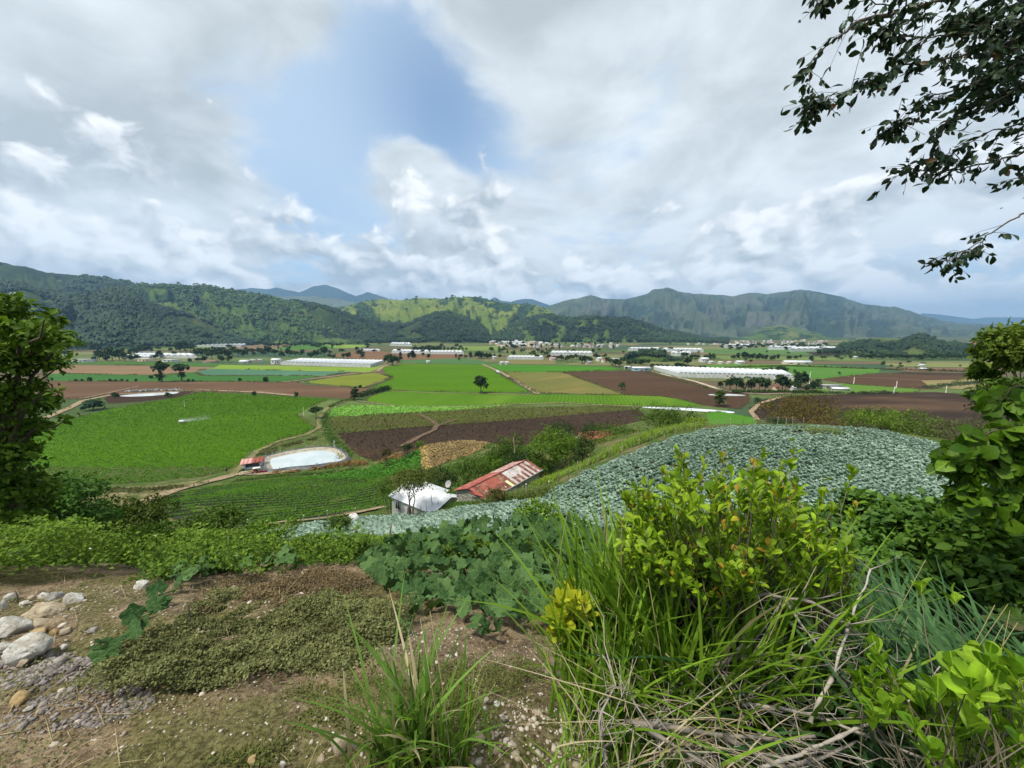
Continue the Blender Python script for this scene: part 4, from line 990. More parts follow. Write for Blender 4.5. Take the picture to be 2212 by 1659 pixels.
# scrub and grass along tracks and banks
def band(name, px, width, n, size, mat, label, hgt=.5, seed=3, tpl='dia', cat='undergrowth'):
    r = np.random.default_rng(seed)
    P = densify(np.array([on(u, v)[:2] for u, v in px]), .8, .2, False)
    i = r.integers(0, len(P), n); q = P[i] + r.normal(size=(n, 2)) * width * .45
    b = fbm(q[:, 0] * .35, q[:, 1] * .35, 3, seed); k = b > .40; q = q[k]; b = b[k]; n = len(q)
    z = terr(q[:, 0], q[:, 1]) + hgt * r.random(n) * np.clip((b - .38) * 4, .1, 1.6)
    A = nrm(np.c_[r.normal(size=(n, 2)), r.random(n) * 1.2]); Nn = nrm(np.c_[r.normal(size=(n, 2)) * .6, np.ones(n)])
    s = size * (.6 + .8 * r.random(n))
    V, F, v = scatter(tpl, np.c_[q, z], A, Nn, s, s * .55, np.clip(r.normal(size=n) * .2 + b, 0, 1))
    o = link(name, mesh_np(name, V, F, mat, False, v)); tag(o, label, cat, None, 'stuff'); return o
L_gold = leafmat('dry_grass', (.14, .09, .03), (.34, .23, .08), .15)
L_grassy = leafmat('bank_grass', (.035, .085, .012), (.11, .19, .03), .25)
band('grass', [(600, 1022), (680, 1012), (740, 1003), (800, 1000), (860, 985)], 2.4, 8000, .5, L_gold, 'golden dry grass bank in front of the pond', .8, 21)
band('grass', [(860, 985), (900, 975), (910, 968)], 2.0, 2500, .5, L_gold, 'golden dry grass along the ploughed field edge', .6, 22)
band('grass', [(745, 1000), (748, 980), (730, 962), (712, 940), (700, 915), (706, 890)], 3.0, 9000, .45, L_grassy, 'green grassy bank right of the pond', .7, 23)
band('grass', [(440, 1046), (560, 1034), (640, 1026), (760, 1014), (850, 1005)], 2.0, 7000, .4, L_grassy, 'grassy verge above the striped crop', .5, 24)
band('grass', [(560, 985), (600, 968), (650, 955), (690, 945)], 3.0, 6000, .4, leafmat('dull_grass', (.06, .08, .02), (.15, .16, .05), .2), 'dull grass behind the pond', .4, 25)
band('grass', [(200, 1060), (300, 1062), (400, 1052)], 3.5, 6000, .45, leafmat('dull_grass2', (.05, .07, .018), (.15, .15, .05), .2), 'rough grass on the eroded bank', .5, 26)
band('grass', [(1400, 806), (1470, 824), (1540, 842)], 2.0, 1200, .9, L_grassy, 'thin verge along the pale road', .5, 27)
band('undergrowth', [(1765, 848), (1800, 850), (1860, 851), (1920, 849)], 4.0, 2500, 1.2, L_grey, 'pale scrub behind the black field', 1.0, 28)
band('undergrowth', [(2000, 838), (2060, 832), (2130, 826), (2200, 836)], 6.0, 3000, 1.3, L_grey, 'scrub around the sandy plot at right', 1.0, 29)
band('undergrowth', [(1560, 795), (1700, 791), (1820, 795), (1960, 800), (2090, 803)], 5.0, 3500, 1.6, L_olive, 'rough olive scrub line across the right fields', 1.2, 30)
band('undergrowth', [(1160, 850), (1140, 838), (1100, 816)], 1.2, 2500, .7, leafmat('weedy', (.06, .06, .02), (.16, .14, .05), .15), 'weedy strip beside the straight dirt road', .8, 31)

# ------------------------------------------------------------------ buildings
M_white = noisemat('white_paint', (.50, .50, .48), (.64, .64, .62), 1.0, 4, .8, .3)
M_cream = noisemat('cream_paint', (.55, .47, .34), (.66, .57, .42), 1.0, 4, .8)
M_block = noisemat('concrete_block', (.24, .23, .20), (.42, .40, .35), 2.0, 6, .95)
M_redroof = noisemat('red_roof', (.20, .05, .035), (.32, .10, .07), .7, 5, .7)
M_greyroof = noisemat('grey_roof', (.26, .26, .26), (.42, .42, .42), .5, 5, .7)
M_whiteroof = noisemat('white_roof', (.48, .50, .52), (.62, .63, .64), .3, 5, .55, .35)
M_glass = pmat('window_glass', lambda N, p: (.02, .025, .03), .15, .5)
M_wood = varmat('weathered_wood', (.10, .075, .05), (.32, .27, .21))
M_conc = noisemat('pale_concrete', (.45, .43, .38), (.62, .60, .55), 1.5, 5)
M_metal = pmat('grey_metal', lambda N, p: (.30, .31, .32), .45, .5)
M_blackp = pmat('black_plastic', lambda N, p: (.02, .022, .025), .5, .4)

def frame2(d):
    """rotation from +X to direction d"""
    return math.atan2(d[1], d[0])

def house(name, label, P, L, W, H, rz, wall, roof, cat='house', group=None, pitch=.28, over=.3, wins=True, flat_roof=False):
    e = link(name, None, None, P); e.rotation_euler = (0, 0, rz); tag(e, label, cat, group)
    rh = 0 if flat_roof else W * pitch
    mb = MB()
    x, y = L / 2, W / 2
    V = [(-x, -y, -.5), (x, -y, -.5), (x, y, -.5), (-x, y, -.5), (-x, -y, H), (x, -y, H), (x, y, H), (-x, y, H), (-x, 0, H + rh), (x, 0, H + rh)]
    mb.add(V, [[0, 1, 5, 4], [2, 3, 7, 6], [3, 0, 4, 7], [1, 2, 6, 5]]); mb.f3.append(np.array([[7, 4, 8], [5, 6, 9]]))
    w_ = mb.obj('wall', wall, e)
    mb = MB(); t = .12
    if flat_roof:
        mb.box((0, 0, H + t / 2 + .003), (L + 2 * over, W + 2 * over, t))
    else:
        s = math.hypot(y, rh); k = (y + over) / y
        for sg in (-1, 1):
            V = []
            for xx in (-x - over, x + over):
                for (yy, zz) in ((0, H + rh + .02), (sg * y * k, H + rh - rh * k + .02)):
                    V += [(xx, yy, zz), (xx, yy, zz + t)]
            mb.add(V, [[0, 2, 6, 4], [1, 5, 7, 3], [0, 1, 3, 2], [4, 6, 7, 5], [2, 3, 7, 6], [0, 4, 5, 1]])
    mb.obj('roof', roof, e)
    if wins:
        for sx in (-.28, .28):
            o = MB().box((sx * L, -y - .02, H * .55), (L * .12, .06, H * .32)).obj('window', M_glass, e)
        MB().box((0, -y - .02, H * .36), (L * .1, .06, H * .72)).obj('door', M_wood, e)
    return e

def fhouse(U, V, wpx, label, roof=None, wall=None, rz=0.0, hm=3.0, group=None, wf=.7, flat_roof=False, wins=True, name='farm_house', cat='house', P=None):
    P = flat(U, V) if P is None else P
    ax = CP * P[1] + SP * (EYE - P[2]); L = wpx * ax / FPX
    return house(name, label, P, L, max(4.0, L * wf), hm, rz, wall or M_white, roof or M_whiteroof, cat, group, .22, .3, wins, flat_roof)

M_film = noisemat('greenhouse_film', (.44, .46, .48), (.60, .61, .62), .12, 5, .45, .4)
M_net = noisemat('greenhouse_net', (.42, .45, .43), (.58, .60, .58), .4, 4, .8)
def greenhouse(label, A, B, C, D, n, h=4.0, rise=1.1, post=False, zb=None):
    """corners in picture points: front left, front right, back right, back left; n arched spans side by side"""
    Q = [flat(*q)[:2] for q in (A, B, C, D)]
    z0 = 0.0 if zb is None else zb
    e = link('greenhouse', None, None, (Q[0][0], Q[0][1], z0)); tag(e, label, 'greenhouse', None)
    o3 = np.array([Q[0][0], Q[0][1]])
    Q = [q - o3 for q in Q]
    th = np.linspace(0, 1, 6); arch = np.sin(th * math.pi) ** .8
    for i in range(n):
        f0, f1 = Q[0] + (Q[1] - Q[0]) * (i / n), Q[0] + (Q[1] - Q[0]) * ((i + 1) / n)
        b0, b1 = Q[3] + (Q[2] - Q[3]) * (i / n), Q[3] + (Q[2] - Q[3]) * ((i + 1) / n)
        V = [[*(f0 + (f1 - f0) * t), h + rise * a] for t, a in zip(th, arch)] + [[*(b0 + (b1 - b0) * t), h + rise * a] for t, a in zip(th, arch)]
        F = [[k, k + 1, k + 7, k + 6] for k in range(5)]
        mb = MB().add(V, F)
        mb.f3.append(np.array([[0, k, k + 1] for k in range(1, 5)] + [[6, 7 + k, 6 + k] for k in range(1, 5)]))
        mb.obj('roof_span', M_film, e)
    mb = MB()
    for a, b in ((0, 1), (1, 2), (2, 3), (3, 0)):
        p, q = Q[a], Q[b]; mb.add([[*p, -.2], [*q, -.2], [*q, h], [*p, h]], [[0, 1, 2, 3]])
    mb.obj('wall', M_net, e)
    if post:
        nrm2 = (Q[1] - Q[0]); nrm2 = np.array([nrm2[1], -nrm2[0]]) / np.linalg.norm(nrm2)
        pm = MB().box((0, 0, h / 2), (.18, .18, h)).mesh('post', M_conc)
        for i in range(n + 1):
            p = Q[0] + (Q[1] - Q[0]) * (i / n) + nrm2 * .08
            link('post', pm, e, (p[0], p[1], 0))
    return e
greenhouse('longest white greenhouse in front of the dark tree belt', (606, 788), (800, 794), (828, 784), (648, 780), 22, 4.0, .8, True)
greenhouse('long white greenhouse behind the pale road on the right', (1467, 815), (1717, 821), (1690, 808), (1412, 799), 26, 4.2, 1.0, True)
greenhouse('stepped white greenhouse on the slope under the left forest', (415, 749), (520, 750), (545, 742), (440, 742), 12, 5, 2.0)
greenhouse('far white greenhouse nestled against the left foothill', (452, 731), (500, 731), (505, 728.5), (455, 728.5), 6, 7, 2)
greenhouse('white greenhouse right behind the beige arched house', (292, 772), (426, 774), (415, 768), (295, 767.5), 10, 4, .8)
greenhouse('short white greenhouse beside the left tree belt', (266, 775), (322, 776.5), (326, 772), (270, 771), 6, 3.6, .8)
greenhouse('low white greenhouse at the foot of the dark foothill', (724, 741), (764, 742.5), (772, 740), (732, 738.5), 5, 5, 1.5)
greenhouse('bright white greenhouse under the pine woods', (842, 747), (890, 748), (886, 743.5), (846, 743), 7, 5, 2)
greenhouse('thin white greenhouse strip on the reddish soil', (771, 758.5), (821, 759), (820, 757), (772, 756.5), 5, 3, .6)
greenhouse('left one of the two long white greenhouses by the belt', (846, 763), (928, 765), (925, 760), (850, 758.5), 10, 4, 1)
greenhouse('right one of the two long white greenhouses by the belt', (930, 765), (1002, 765.5), (998, 761.5), (930, 761), 9, 4, 1)
greenhouse('upper white greenhouse inside the village', (1080, 741.5), (1131, 742.5), (1131, 740), (1082, 739.5), 5, 5, 1)
greenhouse('lower white greenhouse inside the village', (1104, 746.5), (1137, 747), (1137, 744.5), (1106, 744), 4, 5, 1)
greenhouse('long white greenhouse right of the village trees', (1189, 768), (1280, 768.5), (1278, 764), (1192, 763), 10, 4.5, 1.2)
greenhouse('white greenhouse below the village beside poplars', (1095, 776.5), (1174, 777), (1172, 773), (1100, 772.5), 9, 3.5, .8)
greenhouse('left far white greenhouse behind the small knoll', (1356, 757.5), (1420, 758), (1424, 755), (1362, 754.5), 7, 5, 1)
greenhouse('right far white greenhouse behind the small knoll', (1430, 760), (1520, 761), (1515, 757), (1434, 756), 9, 5, 1)
greenhouse('small rounded white greenhouse near the poplars', (1449, 768.5), (1492, 769), (1492, 765), (1450, 764.5), 4, 4.5, 1.6)
greenhouse('white greenhouse below the far village', (1561, 750.5), (1622, 751.5), (1622, 748), (1565, 747), 7, 6, 1.5)
greenhouse('small white greenhouse right of the far village', (1658, 755.5), (1722, 756.5), (1720, 753), (1662, 752), 6, 6, 1.5)
greenhouse('long far white greenhouse left of the wooded knoll', (1705, 760), (1855, 757.5), (1850, 753), (1712, 755), 12, 6, 1.5)

M_blue = noisemat('blue_paint', (.20, .36, .42), (.28, .46, .52), 1, 3)
fhouse(1384, 801, 38, 'white roofed shed with pale blue walls beside the greenhouse', M_whiteroof, M_blue, -.05, 3.5, wf=.3, name='farm_shed', cat='shed')
fhouse(1720, 787, 56, 'long low white roofed shed on the right fields', M_whiteroof, M_cream, -.06, 3.2, wf=.28, name='farm_shed', cat='shed')
fhouse(1520, 782, 18, 'white farmhouse near the two poplars', None, None, .2, 5.0, wf=.7)
fhouse(1597, 786, 17, 'white hipped house in the right fields', None, None, .1, 3.0)
fhouse(1574, 786, 9, 'small pale hut left of the white hipped house', None, M_cream, .1, 2.6, wins=False)
fhouse(1556, 786, 9, 'small white hut beside the pale hut', None, None, -.1, 2.6, wins=False)
fhouse(1535, 785, 9, 'white lean shed right of the white farmhouse', None, None, .1, 2.6, wins=False, name='farm_shed', cat='shed')
fhouse(1793, 840, 40, 'grey block farm shed beside the green wedge', M_greyroof, M_block, -.06, 3.2, wf=.4, flat_roof=True, name='farm_shed', cat='shed')
fhouse(1812, 844, 34, 'low white roofed lean shed in front of the grey shed', M_whiteroof, M_block, -.1, 1.8, wf=.4, wins=False, name='farm_shed', cat='shed')
fhouse(183, 782, 36, 'white farm building behind the left tree', M_greyroof, M_white, .05, 4, wf=.5, flat_roof=True)
fhouse(316, 780, 26, 'beige house with arches beside the greenhouses', M_cream, M_cream, .05, 3.4, wf=.5, flat_roof=True)
fhouse(370, 781, 30, 'white flat roofed house right of the beige house', M_whiteroof, M_white, .03, 3.2, wf=.4, flat_roof=True)
fhouse(310, 764, 22, 'white house behind the farm greenhouses', M_whiteroof, M_white, .0, 3.4, flat_roof=True)
fhouse(338, 764, 18, 'second white house behind the farm greenhouses', M_whiteroof, M_white, .1, 3.4, flat_roof=True)
fhouse(598, 786, 18, 'two storey white house at the end of the longest greenhouse', M_whiteroof, M_white, .1, 6.0, wf=.7)
fhouse(530, 784, 19, 'low white roofed hut left of the two storey house', None, M_block, .05, 2.4, wins=False)
fhouse(548, 782, 13, 'cream hut left of the two storey house', M_greyroof, M_cream, -.1, 2.8)
fhouse(563, 781, 11, 'small grey roofed hut beside the cream hut', M_greyroof, M_white, .1, 2.8)
fhouse(455, 784, 30, 'long brown roofed shed among the tree belt', noisemat('brown_roof', (.16, .10, .07), (.26, .17, .12), .5), M_block, .02, 2.2, wf=.3, wins=False, name='farm_shed', cat='shed')
fhouse(925, 784, 8, 'small white hut behind the bright green field', None, None, .1, 2.6, wins=False)
fhouse(1068, 776, 8, 'white house left of the village greenhouse', None, None, .1, 4)
fhouse(1084, 787, 8, 'white hut at the head of the straight road', None, None, .2, 3)
fhouse(1095, 787, 8, 'second white hut at the head of the straight road', None, None, -.2, 3)
fhouse(1294, 780, 12, 'white gabled house among the trees below the village', None, None, .5, 4.5)
fhouse(1305, 783, 11, 'orange brown house beside the white gabled house', M_redroof, M_cream, .4, 4.5)
fhouse(1328, 782, 18, 'pale house behind the dark trees near the knoll', M_greyroof, M_white, .3, 4)
fhouse(1355, 797, 12, 'small white hut left of the blue walled shed', None, None, .0, 2.6)
fhouse(1270, 786, 14, 'low pale hut below the village greenhouse', M_greyroof, M_cream, .1, 2.6)
fhouse(1195, 778, 15, 'pinkish roofed house right of the village hut', noisemat('pink_roof', (.36, .2, .18), (.46, .28, .25), .6), M_white, .2, 3)
fhouse(1675, 842, 8, 'small red roofed hut hidden in the grove', M_redroof, M_cream, .1, 2.4, wins=False)
fhouse(1714, 843, 11, 'small white hut at the right of the grove', None, None, .1, 2.4, wins=False)
fhouse(1570, 817, 8, 'small yellow guard hut in front of the greenhouse', M_redroof, M_cream, .1, 2.6, wins=False)
fhouse(1991, 800, 14, 'flat white roofed shelter on the far right fields', None, M_block, -.03, 2.2, wf=.4, wins=False, name='farm_shed', cat='shed')
fhouse(1990, 791, 12, 'tiny white shed far beyond the right fields', None, None, 0, 2.2, wf=.3, wins=False, name='farm_shed', cat='shed')
fhouse(1845, 774, 10, 'white hut at the foot of the wooded knoll', None, None, 0, 2.6, wins=False)
fhouse(2104, 752, 14, 'white villa on the wooded knoll', M_redroof, M_white, 0, 4.5, P=at(2104, 747, 940))
fhouse(1993, 742, 8, 'pale house near the top of the wooded knoll', None, None, .2, 4.0, P=at(1998, 738, 930))
fhouse(2012, 742, 8, 'second pale house near the top of the wooded knoll', M_greyroof, M_cream, -.2, 4.0, P=at(2014, 740, 930))
fhouse(35, 640, 14, 'white building high on the dark left hill', None, None, .1, 5, P=at(35, 637, 1330))

def village(n, u0, u1, vf, seed, lab, grp, wr=(5, 9)):
    r = np.random.default_rng(seed)
    walls = [M_white, M_cream, M_white, noisemat('pink_wall', (.5, .36, .32), (.6, .44, .38), 1), M_conc]
    roofs = [M_whiteroof, M_greyroof, M_whiteroof, M_redroof, M_conc]
    for i in range(n):
        u = u0 + (u1 - u0) * r.random(); v = vf(u, r)
        P = flat(u, v); ax = CP * P[1] + SP * EYE
        fhouse(u, v, r.uniform(*wr), lab, roofs[r.integers(5)], walls[r.integers(5)], r.uniform(-.6, .6), r.uniform(3, 6.5), grp, r.uniform(.6, .9), bool(r.random() < .45), False, 'village_house', 'house')
village(46, 1060, 1180, lambda u, r: r.uniform(737.5, 750), 1, 'small pale house in the village under the sunlit ridge', 'village houses under the sunlit ridge')
village(40, 1150, 1340, lambda u, r: r.uniform(743, 752), 2, 'small pale house in the right half of the village', 'village houses right of the village centre')
village(70, 1590, 1790, lambda u, r: r.uniform(736, 748), 3, 'tiny pale house of the far village below the grey mountains', 'far village houses below the grey mountains', (3.0, 6))
village(16, 1480, 1560, lambda u, r: r.uniform(743, 746.5), 4, 'tiny house at the left end of the far village', 'houses at the left end of the far village', (3.0, 6))
village(26, 530, 760, lambda u, r: 735.5 + (u - 530) * .025 + r.uniform(-1, 3), 5, 'tiny house scattered below the left foothills', 'houses scattered below the left foothills', (3, 6))
house('apartment_block', 'tall pale block standing out in the village', flat(1150, 749), 28, 22, 15, .1, M_cream, M_conc, 'building', None, .1, .2, True, True)

# village pylon
def pylon(U, V, hpx, label):
    P = flat(U, V); h = hpx * CP * P[1] / FPX
    e = link('lattice_pylon', None, None, P); tag(e, label, 'pylon')
    mb = MB()
    for sx in (-1, 1):
        for sy in (-1, 1): mb.tube([(sx * h * .1, sy * h * .1, 0), (sx * h * .02, sy * h * .02, h)], [h * .012] * 2, 4)
    mb.obj('leg_frame', M_metal, e)
    for z in (.72, .84, .95): MB().box((0, 0, z * h), (h * .34, h * .02, h * .02)).obj('crossarm', M_metal, e)
pylon(1046, 738, 14, 'thin grey lattice pylon at the edge of the pine woods')

# posts and poles in the fields
def pole(U, V, hpx, label, r=.11, mat=None, lean=0.0, group=None, name='utility_pole', P=None, arm=True):
    P = on(U, V) if P is None else P
    ax = CP * P[1] + SP * (EYE - P[2]); h = hpx * ax / FPX
    e = link(name, None, None, P); tag(e, label, 'pole', group)
    MB().tube([(0, 0, -.3), (lean * h * .5, 0, h * .5), (lean * h, 0, h)], [r, r * .9, r * .75], 6).obj('shaft', mat or M_conc, e)
    if arm: MB().box((lean * h * .96, 0, h * .95), (max(.5, h * .12), .08, .08)).obj('crossarm', M_wood, e)
pole(1844, 829, 14, 'leftmost pale concrete post on the dark brown field', .35, arm=False)
pole(1936, 838, 15, 'thin concrete post right of the green wedge', .3, arm=False)
pole(1930, 850, 15, 'leaning concrete post at the edge of the black field', .35, None, .1, arm=False)
pole(2043, 848, 15, 'concrete post beside the sandy plot at right', .3, arm=False)
pole(1748, 830, 27, 'tall pale utility pole behind the grove', .25)
pole(399, 879, 14, 'thin white pole standing in the vivid green field', .12, None, 0, None, arm=False)
pole(656, 897, 18, 'thin pole at the right edge of the vivid green field', .12)
pole(540, 855, 10, 'slanted thin pole in front of the reddish field', .1, M_wood, .1, arm=False)
pole(752, 859, 14, 'slanted wooden pole near the cypress', .12, M_wood, -.12, arm=False)
pole(848, 789, 14, 'utility pole at the end of the longest greenhouse', .2)
pole(253, 844, 12, 'thin wooden pole above the empty pond', .12, M_wood, -.04)
pole(534, 785, 8, 'short utility pole near the two storey house', .25)

# white truck on the straight road
M_tyre = pmat('tyre_rubber', lambda N, p: (.018, .018, .018), .8, .3)
M_rim = pmat('wheel_rim', lambda N, p: (.5, .48, .44), .5, .4)
M_redpaint = noisemat('red_paint', (.26, .035, .04), (.38, .07, .07), 2, 4, .5, .4)
M_dkred = pmat('dark_red_metal', lambda N, p: (.12, .02, .025), .5, .4)
def wheel(e, c, r, w):
    o = MB().tube([(0, -w / 2, 0), (0, w / 2, 0)], [r, r], 16).obj('wheel', M_tyre, e); o.location = c
    for s in (-1, 1):
        MB().tube([(0, s * w / 2, 0), (0, s * (w / 2 + .02), 0)], [r * .58, r * .5], 12).obj('rim', M_rim, o)
    return o
def truck():
    P = flat(1077, 806); e = link('white_truck', None, None, P); e.rotation_euler = (0, 0, 2.2); tag(e, 'white truck parked on the straight dirt road', 'truck')
    MB().box((1.6, 0, 1.6), (3.6, 2.2, 2.2)).obj('cargo_box', M_white, e)
    mb = MB(); mb.add([(-2.2, -1, .5), (-.3, -1, .5), (-.3, 1, .5), (-2.2, 1, .5), (-2.0, -1, 1.3), (-.3, -1, 2.2), (-.3, 1, 2.2), (-2.0, 1, 1.3), (-1.4, -1, 2.2), (-1.4, 1, 2.2)],
        [[0, 1, 5, 4], [2, 3, 7, 6], [3, 0, 4, 7], [4, 8, 9, 7], [8, 5, 6, 9], [1, 2, 6, 5]]); mb.f3 += [np.array([[4, 5, 8], [7, 9, 6]])]
    mb.obj('cab', M_white, e)
    MB().add([(-1.98, -.8, 1.42), (-1.98, .8, 1.42), (-1.5, .8, 2.1), (-1.5, -.8, 2.1)], [[0, 1, 2, 3]]).obj('windscreen', M_glass, e)
    for x in (-1.4, 2.4):
        for y in (-1, 1): wheel(e, (x, y, .42), .42, .28)
truck()

# ------------------------------------------------------------------ pond, pump shed, tractor, trailer, people
M_water = pmat('pond_water', lambda N, p: N.mix(N.ramp(N.noise(p, .12, 3), .4, .62), (.46, .51, .52), (.40, .46, .46)), .18, .5,
               lambda N, p: (N.noise(p, 3.0, 3), .08, .05))
M_liner = noisemat('grey_liner', (.03, .033, .038), (.09, .10, .11), .6, 5, .5, .4)
M_rimc = noisemat('pond_rim', (.25, .22, .165), (.38, .34, .27), .6, 5, .9)
def pond():
    px = [(582, 991), (598, 987), (615, 983), (645, 977), (668, 974), (690, 972.5), (706, 973), (718, 975), (729, 981), (737, 989), (739, 994), (734, 998), (705, 1002), (675, 1006), (640, 1009), (612, 1012), (596, 1016), (588, 1014), (583, 1004)]
    W = np.array([flat(u, v, .3)[:2] for u, v in px])
    # round the corners
    for _ in range(1): W = np.stack([W * .75 + np.roll(W, -1, 0) * .25, W * .25 + np.roll(W, -1, 0) * .75], 1).reshape(-1, 2)
    c = W.mean(0); m = len(W)
    tg = nrm(np.roll(W, -1, 0) - np.roll(W, 1, 0)); out = np.c_[tg[:, 1], -tg[:, 0]]
    out *= np.sign(((W - c) * out).sum(1)).mean()
    me = bpy.data.meshes.new('water'); me.from_pydata([(p[0], p[1], .3) for p in W], [], [list(range(m))])
    if me.polygons[0].normal.z < 0: me.flip_normals()
    me.materials.append(M_water)
    o = link('pond_water', me); tag(o, 'still pale blue water of the lined pond', 'pond', None, 'structure')
    e = link('pond_lining', None, None, (0, 0, 0)); tag(e, 'beige rim and dark liner around the pale blue pond', 'pond lining', None, 'structure')
    def ring(name, prof, mat):
        V = np.concatenate([np.c_[W + out * d * (1 + .12 * (fbm(np.arange(m) * .4, np.zeros(m), 3, 7) - .5))[:, None], np.full(m, z) + .12 * (vnoise(np.arange(m) * .7, np.zeros(m), 4) - .5)] for d, z in prof])
        k = len(prof); i = np.arange(m); F = np.concatenate([np.c_[a * m + i, a * m + (i + 1) % m, (a + 1) * m + (i + 1) % m, (a + 1) * m + i] for a in range(k - 1)])
        link(name, mesh_np(name, V, F, mat, True), e)
    ring('rim', [(-.5, .1), (.5, .75), (1.5, 1.1)], M_rimc)
    ring('liner', [(1.48, 1.12), (2.2, 1.25), (3.0, .5), (3.4, 0.0)], M_liner)
    # fence posts round the pond
    f = link('pond_fence', None, None, (0, 0, 0)); tag(f, 'thin grey fence posts standing around the pond', 'fence')
    idx = np.linspace(0, m, 20, endpoint=False).astype(int); pm = MB().tube([(0, 0, 0), (0, 0, 1.5)], [.045, .035], 5).mesh('post', M_metal)
    tops = []
    for k in idx:
        q = W[k] + out[k] * 1.9; link('post', pm, f, (q[0], q[1], 1.0)); tops.append((q[0], q[1], 2.3))
    for dz in (0, -.5):
        mb = MB(); T = np.array(tops + tops[:1]) + [0, 0, dz]; mb.tube(T, [.008] * len(T), 3); mb.obj('wire', M_metal, f)
    pole(706, 974, 13, 'white bent pipe standing on the far pond rim', .12, M_white, .06, name='water_pipe', P=np.array([*(flat(706, 974)[:2] + [1, 4]), .6]), arm=False)
    pole(640, 977, 20, 'thin metal pole left behind the pond', .06, M_metal, 0, name='metal_pole', P=np.array([*(flat(552, 990)[:2]), 0.]), arm=False)
pond()
def reservoir(px, label, z=.12):
    W = np.array([flat(u, v, z)[:2] for u, v in px])
    for _ in range(2): W = np.stack([W * .75 + np.roll(W, -1, 0) * .25, W * .25 + np.roll(W, -1, 0) * .75], 1).reshape(-1, 2)
    me = bpy.data.meshes.new('reservoir_water'); me.from_pydata([(p[0], p[1], z) for p in W], [], [list(range(len(W)))])
    if me.polygons[0].normal.z < 0: me.flip_normals()
    me.materials.append(M_water2); o = link('reservoir_water', me); tag(o, label, 'reservoir', None, 'structure')
M_water2 = pmat('milky_water', lambda N, p: N.mix(N.ramp(N.noise(p, .2, 3), .45, .6), (.72, .74, .76), (.60, .64, .66)), .08, .5)
reservoir([(1383, 878.5), (1430, 879), (1512, 883), (1560, 886.5), (1590, 890), (1582, 893), (1523, 889), (1440, 884), (1390, 880.5)], 'long narrow white reservoir beside the brown field')
reservoir([(1520, 852.5), (1560, 850.5), (1600, 852), (1618, 855), (1560, 855)], 'small pale reservoir below the pale road')
reservoir([(245, 856), (300, 850), (365, 847), (390, 846), (380, 851), (300, 857)], 'half empty pale pond in the dark plot', .16)
fld('emptypond', [(225, 862), (243, 850), (365, 845.5), (420, 846), (380, 859), (300, 868), (236, 872)], M_SOILDK(), 'dark muddy plot around the half empty pond', lift=.05)
MBX = MB()
mb = MB()
for i, (u, v) in enumerate(((275, 849), (300, 847), (340, 846), (380, 845))): pass
band('plastic_cover', [(272, 846.5), (320, 845), (365, 843.5), (392, 844)], .8, 500, 1.6, noisemat('grey_plastic', (.35, .37, .38), (.55, .56, .56), .6), 'crumpled grey plastic sheet along the half empty pond', .5, 41, 'kite', 'plastic sheet')

def tri_house():
    # pump shed: open front, red lean-to roof
    A = flat(524, 1017); rz = frame2(flat(560, 1012)[:2] - A[:2])
    e = link('pump_shed', None, None, A); e.rotation_euler = (0, 0, rz); tag(e, 'small white pump shed with red sloping roof by the pond', 'shed')
    L, W, H = 5.6, 3.2, 2.2
    for (c, d) in (((L / 2, W, H / 2), (L, .15, H)), ((.08, W / 2, H / 2), (.15, W - .16, H)), ((L - .08, W / 2, H / 2), (.15, W - .16, H)), ((.45, .0, H / 2), (.9, .15, H)), ((L - .45, 0, H / 2), (.9, .15, H)), ((L / 2, 0, .4), (L - 1.82, .14, .8))):
        MB().box(c, d).obj('wall', M_white, e)
    for i in range(6):
        w = (L + 1) / 6
        m = [M_redroof, noisemat('pink_sheet', (.5, .25, .23), (.62, .34, .3), 1)][i < 3]
        x0 = -.5 + i * w
        MB().add([(x0, -.7, H + .15), (x0 + w - .02, -.7, H + .15), (x0 + w - .02, W + .4, H + .75 - .02 * (i % 2)), (x0, W + .4, H + .75 - .02 * (i % 2)), (x0, -.7, H + .2), (x0 + w - .02, -.7, H + .2), (x0 + w - .02, W + .4, H + .8), (x0, W + .4, H + .8)],
                 [[0, 3, 2, 1], [4, 5, 6, 7], [0, 1, 5, 4], [1, 2, 6, 5], [2, 3, 7, 6], [3, 0, 4, 7]]).obj('roof_sheet', m, e)
    MB().tube([(L / 2 - .6, W / 2, .5), (L / 2 + .6, W / 2, .5)], [.35, .35], 8).obj('pump', M_metal, e)
tri_house()
